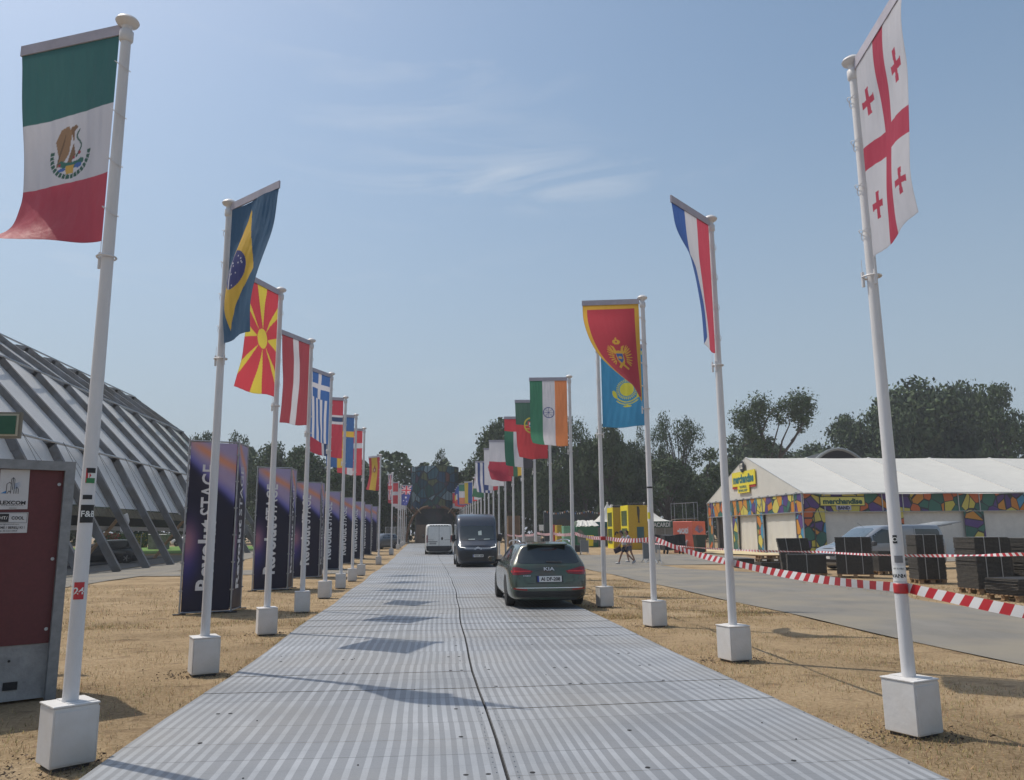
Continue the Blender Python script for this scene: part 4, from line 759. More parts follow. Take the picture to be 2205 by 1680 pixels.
def tower():
    t = thing('banner_tower', 'x', 'banner tower'); fc = []
    A_ = [Vector((0, 0, 0)), Vector((TW * math.cos(R(22)), TW * math.sin(R(22)), 0))]; A_.append(A_[1] + Vector((0, .95, 0)))
    for i in range(3):
        a, b = A_[i], A_[(i + 1) % 3]; d = (b - a).normalized(); nrm = Vector((d.y, -d.x, 0)); a2 = a + d * .035; w = (b - a).length - .07; nu, nv = 26, 90; u, v = np.meshgrid(np.linspace(0, 1, nu + 1), np.linspace(0, 1, nv + 1))
        off = .004 * np.sin(u * 9 + v * 14) + .006 * np.sin(v * 33 + i) * np.sin(PI * u); p = np.array(a2)[None, None] + u[..., None] * np.array(d) * w + off[..., None] * np.array(nrm); p[..., 2] = .06 + (TH - .1) * (1 - v)
        mb = MB(); mb.v = p.reshape(-1, 3).tolist(); q = np.arange((nu + 1) * (nv + 1)).reshape(nv + 1, nu + 1); mb.f = np.stack([q[:-1, :-1], q[1:, :-1], q[1:, 1:], q[:-1, 1:]], -1).reshape(-1, 4).tolist(); mb.mi = [0] * len(mb.f); mb.c = grad(u, v).reshape(-1, 3); pn = mb.build('banner_panel', BANN, t, True)
        # lettering reads bottom to top
        M = Matrix.Translation(a2 + d * w * .44 + Vector((0, 0, 1.8)) + nrm * .014) @ Matrix(((0, 0, -d.x, 0), (0, 0, -d.y, 0), (1, 0, 0, 0), (0, 0, 0, 1)))
        mb = MB(); V2, F2, w2 = textmesh('Revolut', .035); Hc = .33 if i == 0 else .27; s1 = 1.54 / w2
        mb.add([M @ Vector((p_.x * s1 - .53, 0, p_.y * Hc)) for p_ in V2], F2); V2, F2, w2 = textmesh('STAGE', .012); s1 = 1.13 / w2; mb.add([M @ Vector((p_.x * s1 + .90, 0, p_.y * Hc)) for p_ in V2], F2); mb.build('lettering', TXTW, pn)
    mb = MB()
    for p_ in A_:
        mb.bar(p_, p_ + Vector((0, 0, TH + .03)), .038, n=8)
        for z in (.5, 1.1, 1.7, 2.3, 2.9, 3.5): mb.box((p_.x, p_.y, z), (.07, .07, .03))
    for z in (.04, TH - .01):
        for i in range(3): mb.bar(A_[i] + Vector((0, 0, z)), A_[(i + 1) % 3] + Vector((0, 0, z)), .034, n=8)
    mb.build('tube_frame', mat('scaffold_tube', (.33, .34, .36), .4, .7, var=.2), t)
    for p_ in A_: mb = MB(); mb.box((p_.x, p_.y, .012), (.26, .12, .02), R(20)); mb.build('foot_plate', BLACK, t)
    return t
tw = tower(); ords = ['nearest', 'second', 'third', 'fourth', 'fifth', 'sixth', 'seventh', 'farthest']
for k in range(8):
    o = tw if k == 0 else copy_tree(tw); y = 18.5 + 7.3 * k; o.location = (-5.34, y, gf(-5.3, y)); o['label'] = 'tall navy three sided banner tower with white lettering, ' + ords[k] + ' of the eight'; o['group'] = 'banner towers beside the left flagpoles'
# ------------------------------------------------------------------ mosaic print material
def mosaic(name, scale, pal, dark=1.0, edge=.05, stretch=(1, 1, 1), rough=.6, loc=(0, 0, 0), trans=0):
    m = bpy.data.materials.new(name); m.use_nodes = True; t = m.node_tree; b = t.nodes['Principled BSDF']; l = t.links.new; b.inputs['Roughness'].default_value = rough
    co = t.nodes.new('ShaderNodeTexCoord'); mpn = t.nodes.new('ShaderNodeMapping'); mpn.inputs['Scale'].default_value = stretch; mpn.inputs['Location'].default_value = loc; l(co.outputs['Object'], mpn.inputs[0])
    v1 = t.nodes.new('ShaderNodeTexVoronoi'); v1.inputs['Scale'].default_value = scale; l(mpn.outputs[0], v1.inputs['Vector']); v2 = t.nodes.new('ShaderNodeTexVoronoi'); v2.feature = 'DISTANCE_TO_EDGE'; v2.inputs['Scale'].default_value = scale; l(mpn.outputs[0], v2.inputs['Vector'])
    sp = t.nodes.new('ShaderNodeSeparateColor'); l(v1.outputs['Color'], sp.inputs[0]); r = t.nodes.new('ShaderNodeValToRGB'); r.color_ramp.interpolation = 'CONSTANT'; e = r.color_ramp.elements
    while len(e) < len(pal): e.new(.5)
    for i, (q, c) in enumerate(zip(e, pal)): q.position = i / len(pal); q.color = (*[x * dark for x in c], 1)
    l(sp.outputs[0], r.inputs[0]); lt = t.nodes.new('ShaderNodeMath'); lt.operation = 'LESS_THAN'; lt.inputs[1].default_value = edge; l(v2.outputs[0], lt.inputs[0]); mx_ = t.nodes.new('ShaderNodeMix'); mx_.data_type = 'RGBA'; l(lt.outputs[0], mx_.inputs[0]); l(r.outputs[0], mx_.inputs[6]); mx_.inputs[7].default_value = (.03, .035, .04, 1); l(mx_.outputs[2], b.inputs['Base Color'])
    return m
PAL = [rgb(h) for h in ('d98b34', 'e0d268', '5a4488', '3f7a6c', '4a9cc8', 'd8733c', 'dccf5c', '3b6f64', '64488c', 'dc9a3c')]
MOS = mosaic('mosaic_print', 1.55, PAL, .74, .035, (1, .0, 1)); MOSG = mosaic('mosaic_print_gable', 1.7, PAL, .74, .035, (0, 1.0, .8))
MOST = mosaic('mosaic_print_tower', .9, [rgb(h) for h in ('2c4e64', '1f4440', '643c34', '6c8088', '203f5c', '22404c', '4c3448', '345460', '24405a', '565a3a')], 1.25, .05, (1, 1, 1))
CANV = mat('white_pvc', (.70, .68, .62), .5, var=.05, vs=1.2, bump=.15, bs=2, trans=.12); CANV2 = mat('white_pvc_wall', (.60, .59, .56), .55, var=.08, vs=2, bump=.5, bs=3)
YSIGN = mat('sign_yellow', (.78, .66, .05), .5, var=.04); TEAL = mat('lettering_teal', (.03, .16, .18), .5); SRED = mat('sign_red', (.5, .05, .04), .5)
# ------------------------------------------------------------------ merchandise tent: gable faces -x, long side faces the viewer
tent = thing('shop_tent', 'long white gabled tent with mosaic printed fascia and shop signs', 'tent', (21.05 * 1.16, 43.6 * 1.16, -.269)); tent.scale = (1.16,) * 3; TX, TY, GY = 21.05, 43.6, 15.6; ex = 48; EV, AP = 3.78, 6.50; FB = 2.72; gz = .25
mb = MB()
bays = [4.4 * i - .2 if i else 0 for i in range(12)]
for y0, z0, y1, z1 in ((-.25, EV - .06, GY / 2, AP), (GY / 2, AP, GY + .25, EV - .06)):
    for a, b in zip(bays[:-1], bays[1:]):
        nb = len(mb.v)
        for i in range(9):
            for j in range(5):
                t_ = i / 8; s_ = j / 4; mb.v.append((a + (b - a) * t_, y0 + (y1 - y0) * s_, z0 + (z1 - z0) * s_ - .14 * math.sin(PI * t_) * (.25 + math.sin(PI * s_))))
        for i in range(8):
            for j in range(4): q = nb + i * 5 + j; mb.f.append((q, q + 5, q + 6, q + 1)); mb.mi.append(0)
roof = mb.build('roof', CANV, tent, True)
mb = MB()
for x in bays:
    for y0, z0, y1, z1 in ((-.25, EV - .03, GY / 2, AP + .03), (GY / 2, AP + .03, GY + .25, EV - .03)): mb.bar((x, y0, z0), (x, y1, z1), .07, .05)
mb.bar((0, -.2, EV - .02), (50, -.2, EV - .02), .06); mb.build('keder_rail', mat('rail_white', (.62, .62, .6), .4, .2), tent)
mb = MB(); mb.prism([(0, EV), (GY / 2, AP - .03), (GY, EV)], .04, Matrix.Rotation(R(90), 4, 'Z')); mb.build('gable', CANV, tent)
mb = MB(); mb.box((25.1, .1, (FB + EV) / 2), (50, .05, EV - FB)); mb.build('fascia', MOS, tent)
mb = MB(); mb.box((-.03, GY / 2, (FB + EV - .1) / 2 + .05), (.05, GY, EV - FB)); mb.build('fascia', MOSG, tent)
for x, w in ((.65, 1.25), (5.6, .75), (10.3, 1.2), (16, 1.2), (22, 1.2), (28, 1.2), (36, 1.5)): mb = MB(); mb.box((x, .10, (FB + gz) / 2 - .05), (w, .045, FB - gz + .1)); mb.build('pillar_print', MOS, tent)
for y, w in ((.45, .9), (6.0, 1.0), (10.2, .9), (15.1, 1.0)): mb = MB(); mb.box((-.03, y, (FB + gz) / 2 - .05), (.045, w, FB - gz + .1)); mb.build('pillar_print', MOSG, tent)
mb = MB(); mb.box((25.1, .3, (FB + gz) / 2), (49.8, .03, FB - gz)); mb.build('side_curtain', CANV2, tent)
mb = MB(); n = 60
for (y0, y1) in ((.9, 5.5), (6.5, 9.75), (10.65, 14.6)):
    nb = len(mb.v); open_ = y0 > 10
    for i in range(n + 1):
        for j in range(7):
            t_ = i / n; s_ = j / 6; yy = y0 + (y1 - y0) * t_; 
            if open_: yy = y0 + (y1 - y0) * (.0 + (t_ * (.42 - .25 * s_)))
            mb.v.append((.12 + .05 * math.sin(t_ * 22 + s_ * 2) * s_, yy, FB - (FB - gz - .05) * s_))
    for i in range(n):
        for j in range(6): q = nb + i * 7 + j; mb.f.append((q, q + 1, q + 8, q + 7)); mb.mi.append(0)
mb.build('door_curtain', CANV, tent, True)
mb = MB(); mb.box((.6, GY / 2, (FB + gz) / 2), (.03, GY, FB - gz)); mb.build('inner_wall', mat('inner_grey', (.12, .11, .10), .9), tent)
mb = MB()
for y in (.0, .92, 5.5, 6.5, 9.75, 10.65, 14.6, 15.55): mb.bar((-.07, y, gz), (-.07, y, EV), .05)
for x in (.0, 1.3, 4.75, 6.0, 9.4, 10.7, 15, 17, 21, 23): mb.bar((x, .06, FB - .05), (x, .06, EV), .05)
mb.bar((-.07, 0, FB), (-.07, GY, FB), .05); mb.bar((-.07, 0, EV), (-.07, GY, EV), .05); mb.bar((-.02, .05, FB), (50, .05, FB), .03); mb.bar((-.05, .03, gz), (-.05, .03, EV), .05)
for k in range(12): mb.box((-.1, .6 + k * 1.3, EV + .04), (.12, .05, .06))
mb.build('truss_frame', GALV, tent)
Mg = Matrix.Translation((0, 0, 0)) @ Matrix.Rotation(R(-90), 4, 'Z')          # local x -> -y (viewer sees right = -y), face -x
def GM_(y, z, x=-.16): return Matrix.Translation((x, y, z)) @ Mg
# gable sign
sy = 8.1
mb = MB(); mb.box((-.13, sy, 5.15), (.06, 3.9, .95)); s1 = mb.build('sign_board', YSIGN, tent)
mb = MB(); mb.box((-.10, sy + .1, 5.03), (.04, 3.95, 1.0)); mb.build('sign_back', SRED, s1)
mb = MB(); put_text(mb, 'merchandise', GM_(sy, 5.15, -.17), .52, 3.5, bold=.05); mb.build('lettering', TEAL, s1)
mb = MB(); mb.box((-.14, sy + .05, 4.48), (.06, 1.95, .56)); s2 = mb.build('sign_board', YSIGN, tent)
mb = MB(); put_text(mb, 'THE OFFICIAL', GM_(sy + .05, 4.60, -.18), .15, 1.2, bold=.03); put_text(mb, 'FESTIVAL SHOP', GM_(sy + .1, 4.36, -.18), .15, 1.5, bold=.03); mb.build('lettering', TEAL, s2)
mb = MB(); mb.lathe([(.001, -.22), (.34, -.22), (.36, -.20), (.36, -.16)], (0, 0, 0), n=28, axis='X'); o = mb.build('sign_disc', mat('sign_navy', (.015, .02, .03), .5), tent, True, 40); o.location = (0, sy, 5.95); o.scale = (1, 1.0, 1.1)
mb = MB(); put_text(mb, 'SZ', Matrix.Translation((-.235, 0, .02)) @ Mg, .30, .40, bold=.05); mb.build('lettering', mat('cream', (.7, .68, .6), .5), o)
# side sign
mb = MB(); mb.box((2.35, .03, 3.31), (2.62, .06, .47), bev=.02); s3 = mb.build('sign_board', mat('sign_olive', (.72, .66, .16), .5), tent); mb = MB(); mb.box((2.35, .05, 3.31), (2.72, .04, .56)); mb.build('sign_back', DGREY, s3)
mb = MB(); put_text(mb, 'merchandise', Matrix.Translation((2.35, -.01, 3.31)), .28, 2.35, bold=.05); mb.build('lettering', mat('lettering_green', (.03, .09, .06), .5), s3)
mb = MB(); mb.box((2.4, .04, 2.94), (.88, .05, .27)); s4 = mb.build('sign_board', mat('sign_lilac', (.42, .42, .55), .5), tent)
mb = MB(); put_text(mb, 'BAND', Matrix.Translation((2.4, .005, 2.94)), .17, .70, bold=.06); mb.build('lettering', mat('lettering_navy', (.03, .03, .08), .5), s4)
mb = MB(); mb.v = [(22.9, 50.8, .10), (24.3, 50.8, .10), (24.3, 68.4, .22), (19.5, 66.4, .22), (19.7, 58, .16)]; mb.f = [(0, 1, 2, 3, 4)]; mb.mi = [0]; tag(mb.build('entrance_mat', mat('sand_matting', (.60, .50, .30), .8, var=.1)), 'pale sand coloured matting in front of the tent doors', 'matting')
# stage roof behind
st = thing('stage_roof', 'black arched stage roof with a pale hem behind the shop tent', 'stage', (0, 100, 0)); xa, xb = col(1722, 100), col(1915, 100); z0, z1 = 7.6, zat(1820, 967, 100)
mb = MB(); n = 18; pts = [(xa + (xb - xa) * i / n, z0 + (z1 - z0) * math.sin(PI * i / n)) for i in range(n + 1)]
for (p, q) in zip(pts[:-1], pts[1:]): mb.add([(p[0], 0, p[1]), (q[0], 0, q[1]), (q[0] + 2, 14, q[1]), (p[0] + 2, 14, p[1])], [(0, 1, 2, 3)])
mb.build('canopy', mat('stage_black', (.02, .022, .025), .7), st)
mb = MB(); mb.tube([(p[0], -.05, p[1]) for p in pts], .22, 6); mb.build('hem', mat('hem_grey', (.28, .30, .30), .6), st)
mb = MB(); mb.box(((xa + xb) / 2, 13, 5), (xb - xa, .2, 9)); mb.build('back_wall', mat('stage_black2', (.02, .022, .028), .9), st)
mb = MB(); [mb.bar((x, 0, 0), (x, 0, z0), .4) for x in (xa, xb)]; mb.build('leg', BLACK, st)

# ------------------------------------------------------------------ stacks of dark floor mats on pallets
MATB = mat('black_rubber_mat', (.022, .022, .024), .8, var=.35, vs=12, bump=.5, bs=60); MATE = mat('mat_edge', (.11, .10, .085), .9, var=.4, vs=20, bump=.5); STRAP = mat('strap', (.35, .35, .34), .5)
def pallet_stack(x, y, w, d, h, rz, label, n=None, straps=2, tilt=0, pal=True, jit=.012):
    t = thing('mat_stack', label, 'mat stack', (x, y, gf(x, y)), R(rz), 'stacks of dark floor mats'); r = random.Random(int(x * 100 + y * 10)); zb = 0
    if pal:
        p = thing('pallet', 'worn timber pallet under the ' + ' '.join(label.split()[:11]), 'pallet', (x, y, gf(x, y)), R(rz), 'pallets under the mats'); mb = MB(); k = int(d / .13)
        for i in range(k): mb.box((0, -d / 2 + .06 + i * (d - .12) / (k - 1), .125), (w * 1.04, .09, .022))
        mb.build('deck', WOOD, p)
        for yy in (-d / 2 + .06, 0, d / 2 - .06):
            mb = MB(); mb.box((0, yy, .012), (w * 1.02, .10, .02))
            for xx in (-w / 2 + .07, 0, w / 2 - .07): mb.box((xx, yy, .068), (.13, .1, .09))
            mb.build('runner', WOOD, p)
        zb = .137
    n = n or max(3, int(h / .032)); th = h / n; mb = MB(); mb2 = MB()
    for i in range(n):
        ox, oy = r.uniform(-jit, jit), r.uniform(-jit, jit); zz = zb + th * (i + .5); sh = tilt * (i / n) ** 1.5
        mb.box((ox + sh, oy, zz), (w, d, th * .93), R(r.uniform(-.5, .5)), mi=0); mb.box((ox + sh, oy, zz), (w + .012, d + .012, th * .45), 0, mi=1)
    mb.build('mats', [MATB, MATE], t)
    if straps:
        for k in range(straps):
            xx = -w / 2 + w * (k + .6) / (straps + .2); mb = MB(); e = d / 2 + .022
            mb.bar((xx, -e, zb), (xx + tilt, -e, zb + h), .022, .006, up=(0, 1, 0)); mb.bar((xx + tilt, -e, zb + h + .008), (xx + tilt, e, zb + h + .008), .022, .006); mb.bar((xx, e, zb), (xx + tilt, e, zb + h), .022, .006, up=(0, 1, 0)); mb.build('strap', STRAP, t)
    return t
def at(px, Y): return col(px, Y)
pallet_stack(at(2110, 20.5), 20.5, .95, .85, 1.33, 0, 'tall strapped stack of dark ribbed mats, right of the nearest right pole')
pallet_stack(at(2150, 22.6), 22.6, .95, .85, 1.42, -4, 'tall strapped mat stack standing behind another one', pal=False)
pallet_stack(at(1990, 24.7), 24.7, .83, .85, 1.38, -13, 'tall strapped mat stack just right of the nearest right pole')
pallet_stack(at(1836, 28.2), 28.2, 1.2, .85, 1.30, -29, 'tall strapped mat stack in front of the grey van bonnet')
pallet_stack(at(1888, 30), 30, .6, .9, .75, 4, 'low dark mat heap tucked behind the van front stack', straps=0)
pallet_stack(at(1712, 31.4), 31.4, 1.15, .85, 1.25, -20, 'leaning mat stack in front of the tent corner', tilt=-.14)
pallet_stack(at(1732, 29.2), 29.2, 1.35, .9, .68, -22, 'half height mat stack left of the grey van', straps=1)
pallet_stack(at(1661, 34.4), 34.4, 1.3, 1.3, .34, -10, 'flat low mat stack carrying the two empty pallets', straps=0, pal=False)
pallet_stack(at(1598, 37), 37, .75, .9, .42, -5, 'small dark mat pile right of the third nearest right pole', straps=0, pal=False)
pallet_stack(at(2192, 18.4), 18.4, 1.3, .95, .38, 8, 'flat stack of pale topped mats at the right edge', straps=0, jit=.03)
pallet_stack(at(2232, 20.2), 20.2, .8, .9, 1.3, 10, 'tall mat stack cut off by the right edge of the view')
x = at(1658, 34.6)
for i in range(2):
    p = thing('pallet', ('upper' if i else 'lower') + ' of two empty timber pallets lying on the flat mat stack', 'pallet', (x + i * .04, 34.7, .345 + i * .145), R(-12 + i * 5), 'empty timber pallets'); mb = MB()
    for k in range(8): mb.box((0, -.45 + k * .128, .13), (1.15, .095, .022))
    mb.build('deck', WOOD, p)
    for yy in (-.42, 0, .42):
        mb = MB(); mb.box((0, yy, .012), (1.15, .1, .02)); [mb.box((xx, yy, .068), (.13, .1, .09)) for xx in (-.5, 0, .5)]; mb.build('runner', WOOD, p)

# ------------------------------------------------------------------ right background: booths
YB = mat('booth_yellow_shaded', (.50, .34, .012), .6, var=.06); YBR = mat('booth_yellow_bright', (.78, .66, .02), .5, var=.04); DKTEAL = mat('door_teal', (.015, .10, .13), .5); PRN = mat('fish_print', (.05, .05, .035), .6)  # sun and shade painted in: bright yellow for the lit side, duller front
def booth(px0, px1, Y, dep, top, label, extra):
    x0, x1 = at(px0, Y), at(px1, Y); b = thing('yellow_booth', label, 'booth', (x0, Y, gf(x0, Y)), 0, 'yellow festival booths'); w = x1 - x0; h = zat(px0, top, Y) - gf(x0, Y)
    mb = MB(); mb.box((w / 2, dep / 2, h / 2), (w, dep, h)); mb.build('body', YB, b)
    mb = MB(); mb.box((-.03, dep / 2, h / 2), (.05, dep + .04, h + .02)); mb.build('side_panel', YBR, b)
    for z0, z1 in ((.12, .48), (.54, .88)):
        mb = MB(); mb.box((-.065, dep * .5, h * (z0 + z1) / 2), (.03, dep * .72, h * (z1 - z0))); wn = mb.build('window', mat('booth_glass', (.03, .10, .08), .15), b)
        mb = MB()
        for k in range(5): mb.bar((-.09, dep * (.18 + .16 * k), h * z0), (-.09, dep * (.18 + .16 * k), h * z1), .05)
        mb.build('window_bar', mat('bar_olive', (.30, .30, .06), .6), wn)
    if extra:
        mb = MB(); mb.prism([(.45 * w, h * .97), (.56 * w, h * .97), (.60 * w, h * .88), (.57 * w, h * .74), (.56 * w, h * .64), (.60 * w, h * .58), (.53 * w, h * .62), (.47 * w, h * .58), (.51 * w, h * .66), (.46 * w, h * .8)], .02, Matrix.Translation((0, -.03, 0))); mb.build('fish_print', PRN, b)
        mb = MB(); mb.box((.60 * w, -.03, h * .33), (.36 * w, .05, h * .36)); mb.build('door', DKTEAL, b)
    else:
        mb = MB(); mb.lathe([(.02, h), (.2, h), (.14, h + .28), (.02, h + .3)], (.12, dep / 2, 0), n=12); mb.build('cone', WHITE, b)
        mb = MB(); mb.tube([(.2 * w + .12 * math.cos(a), -.03, h * .34 + .5 * h * .12 * math.sin(a)) for a in np.linspace(.4, 3.4, 9)], .07, 6); mb.lathe([(.2, 0), (.2, .02)], (w * .75, -.03, h * .34), axis='Y', n=14); mb.build('painted_mark', PRN, b)
    mb = MB(); r = random.Random(px0)
    for k in range(7): mb.lathe([(.02, 0), (.1, .03), (.1, .14), (.03, .2)], (w * (k + .5) / 7, .15, h), n=8)
    mb.bar((0, .15, h + .05), (w, .15, h + .05), .04); mb.build('lamp_string', BLACK, b); return b
booth(1322, 1352, 71, 2.2, 1093, 'yellow booth with a white cone on top, the left of the pair', False)
booth(1355, 1396, 67.5, 2.6, 1088, 'yellow booth with a fish print and a blue green door', True)
TGREEN = mat('valance_green', (.02, .085, .06), .55); PALE = mat('booth_wall', (.22, .215, .20), .7, var=.1)
def pagoda(px0, px1, Y, top, ev, val, label, text, vm, pk=None):
    x0, x1 = at(px0, Y), at(px1, Y); w = x1 - x0; xm = w / 2; g0 = gf(x0, Y); t = thing('pagoda_tent', label, 'tent', (x0, Y, g0), 0, 'white peaked pagoda tents'); zt, ze, zv = zat(px0, top, Y) - g0, zat(px0, ev, Y) - g0, zat(px0, val, Y) - g0
    mb = MB(); n = 10; rows = []
    for i in range(n + 1):
        s_ = i / n; hw = .04 + (w / 2 - .04) * s_; z = ze + (zt - ze) * (1 - s_) ** 2.0; rows.append([(xm - hw, w / 2 - hw, z), (xm + hw, w / 2 - hw, z), (xm + hw, w / 2 + hw, z), (xm - hw, w / 2 + hw, z)])
    for a, b in zip(rows[:-1], rows[1:]):
        for k in range(4): j = (k + 1) % 4; mb.add([a[k], a[j], b[j], b[k]], [(0, 3, 2, 1)])
    mb.lathe([(.06, zt - .1), (.1, zt + .12), (.02, zt + .15)], (xm, w / 2, 0), n=10); mb.build('roof', CANV, t)
    mb = MB(); mb.box((xm, 0, (ze + zv) / 2), (w, .05, ze - zv)); mb.box((0, w / 2, (ze + zv) / 2), (.05, w, ze - zv)); mb.box((w, w / 2, (ze + zv) / 2), (.05, w, ze - zv)); va = mb.build('valance', vm, t)
    mb = MB(); mb.box((xm, .12, zv / 2), (w - .1, .03, zv)); mb.box((.1, w / 2, zv / 2), (.03, w - .2, zv)); mb.box((w - .1, w / 2, zv / 2), (.03, w - .2, zv)); mb.build('side_wall', PALE, t)
    mb = MB()
    for k in range(6): mb.bar((w * k / 5, .09, 0), (w * k / 5, .09, zv), .06)
    mb.build('post', GALV, t)
    if text: mb = MB(); put_text(mb, text, Matrix.Translation((w * .71, -.035, (ze + zv) / 2 - .03)), (ze - zv) * .62, w * .42, bold=.03); mb.build('lettering', TXTW, va)
    return t
pagoda(1353, 1453, 75, 1083, 1123, 1137, 'white peaked tent with a green valance lettered in white, right of the yellow booths', 'BACARDÍ', TGREEN)
pagoda(1283, 1352, 79, 1083, 1124, 1136, 'white peaked tent with a teal valance, left of the yellow booths', None, mat('valance_teal', (.02, .13, .12), .55))
# orange bar kiosk
Y = 60; x0, x1 = at(1450, Y), at(1489, Y); ORB = mat('kiosk_coral', (.72, .15, .09), .6, var=.05); k_ = thing('bar_kiosk', 'coral red kiosk with white lettering and a lilac palm leaf on its side', 'kiosk', (x0, Y, gf(x0, Y)), R(-45)); w = (x1 - x0) * 1.14; h = zat(1450, 1123, Y) - gf(x0, Y)
mb = MB(); mb.box((w / 2, 1.1, h / 2), (w, 2.2, h), bev=.03); mb.build('body', ORB, k_)
mb = MB(); put_text(mb, 'BACARDÍ', Matrix.Translation((w * .57, -.02, h * .69)), h * .15, w * .46, bold=.05); mb.lathe([(.09, 0), (.09, .01)], (w * .28, -.015, h * .69), axis='Y', n=10); mb.build('lettering', TXTW, k_)
mb = MB(); mb.tube([(w * .72, -.02, h * .40), (w * .66, -.02, h * .3), (w * .62, -.02, h * .12), (w * .60, -.02, h * .04)], .07, 8); mb.box((w * .83, -.02, h * .08), (w * .25, .02, .1)); mb.build('bottle_print', mat('print_lilac', (.50, .46, .52), .6), k_)
mb = MB()
for k in range(10): a = R(150 - k * 14); mb.prism([(0, 0), (.75 * math.cos(a), .55 * math.sin(a) + .1), (.75 * math.cos(a) - .05, .55 * math.sin(a) - .05)], .01, Matrix.Translation((w + .012, 1.1 , h * .62)) @ Matrix.Rotation(R(90), 4, 'Z'))
mb.build('palm_print', mat('print_violet', (.22, .20, .36), .6), k_)
# wheelie bins and covered cases
def bin_(px, Y, label, c, h=1.1, w=.6, rz=0):
    x = at(px, Y); b = thing('wheelie_bin', label, 'bin', (x, Y, gf(x, Y)), R(rz)); mb = MB(); v = [(sx * w / 2 * k, sy * w * .55 * k, z) for k, z in ((.82, .12), (1, h)) for sx, sy in ((-1, -1), (1, -1), (1, 1), (-1, 1))]; mb.add(v, [(3, 2, 1, 0), (0, 1, 5, 4), (1, 2, 6, 5), (2, 3, 7, 6), (3, 0, 4, 7), (4, 5, 6, 7)]); mb.build('body', c, b)
    mb = MB(); mb.box((0, 0, h + .03), (w * 1.08, w * 1.18, .05), bev=.02); mb.bar((-w * .4, w * .66, h), (w * .4, w * .66, h), .03, n=6); mb.build('lid', c, b)
    for s_ in (-1, 1): mb = MB(); mb.lathe([(.1, -.025), (.1, .025)], (s_ * w * .42, w * .45, .1), n=12, axis='X'); mb.build('wheel', BLACK, b)
    return b
DG = mat('bin_green', (.02, .04, .03), .5); bin_(1506, 57.5, 'dark green wheelie bin beside the coral kiosk', DG, 1.3, .72); bin_(1270, 75, 'yellow wheelie bin in front of the green tent', YBR, 1.05, .6)
def case_(px, Y, w, h, label):
    x = at(px, Y); b = thing('covered_trolley', label, 'trolley', (x, Y, gf(x, Y)), R(6), 'black covered trolleys'); r = random.Random(px); mb = MB(); n = 10; base = []
    for i in range(n + 1):
        for j in range(5): t_ = i / n; s_ = j / 4; mb.v.append((-w / 2 + w * t_, -.4 + .03 * math.sin(t_ * 17 + s_ * 3), .28 + (h - .28) * s_ + (.06 * math.sin(t_ * 5 + px) if j == 4 else 0)))
    for i in range(n + 1):
        for j in range(5): t_ = i / n; s_ = j / 4; mb.v.append((-w / 2 + w * t_, .4, .28 + (h - .28) * s_ + (.05 * math.sin(t_ * 6) if j == 4 else 0)))
    m_ = (n + 1) * 5
    for i in range(n):
        for j in range(4): q = i * 5 + j; mb.f += [(q, q + 5, q + 6, q + 1), (m_ + q, m_ + q + 1, m_ + q + 6, m_ + q + 5)]; mb.mi += [0, 0]
        q = i * 5 + 4; mb.f.append((q, q + 5, m_ + q + 5, m_ + q)); mb.mi.append(0)
    for e in (0, n * 5):
        for j in range(4): mb.f.append((e + j, e + j + 1, m_ + e + j + 1, m_ + e + j)); mb.mi.append(0)
    mb.build('cover', MATB, b)
    for sx in (-1, 1):
        for sy in (-1, 1): mb = MB(); mb.lathe([(.11, -.03), (.11, .03)], (sx * w * .38, sy * .3, .11), n=12, axis='X'); mb.bar((sx * w * .38, sy * .3, .1), (sx * w * .38, sy * .3, .3), .05); mb.build('wheel', RUBBER, b)
    return b
case_(1421, 60, 1.2, 1.3, 'smaller black covered trolley right of the crowd barrier'); case_(1449, 57.5, 1.6, 1.35, 'larger black covered trolley in front of the coral kiosk')
# crowd barriers
def barrier(px, Y, rz, label, w=1.2, h=1.1, panel=True):
    x = at(px, Y); b = thing('crowd_barrier', label, 'barrier', (x, Y, gf(x, Y)), R(rz), 'metal crowd barriers'); mb = MB(); mb.tube([(-w / 2, 0, .16), (-w / 2, 0, h), (w / 2, 0, h), (w / 2, 0, .16)], .02, 6, closed=True); mb.build('frame', GALV, b)
    if panel: mb = MB(); mb.box((0, 0, h * .58), (w - .05, .02, h * .78)); mb.build('panel', mat('barrier_panel', (.20, .21, .22), .5, .4, var=.1), b)
    else:
        mb = MB(); [mb.bar((-w / 2 + w * k / 9, 0, .16), (-w / 2 + w * k / 9, 0, h), .015) for k in range(1, 9)]; mb.build('bars', GALV, b)
    for s_ in (-.42, .42):
        mb = MB(); mb.tube([(s_ * w, -.32, .02), (s_ * w, -.05, .22), (s_ * w, .05, .22), (s_ * w, .32, .02)], .02, 6); mb.build('foot', GALV, b)
    return b
barrier(1401, 44.0, 76, 'grey metal crowd barrier standing edge on behind the third right pole', 1.9, 1.15, False)
barrier(1391, 44.2, 8, 'short grey barrier panel left of the third right pole', .42, 1.15); barrier(1414, 42.6, 4, 'short grey barrier panel right of the third right pole', .3, 1.2, False)
barrier(1258, 57.8, 4, 'grey panelled crowd barrier in front of the green tent', .62, 1.05)
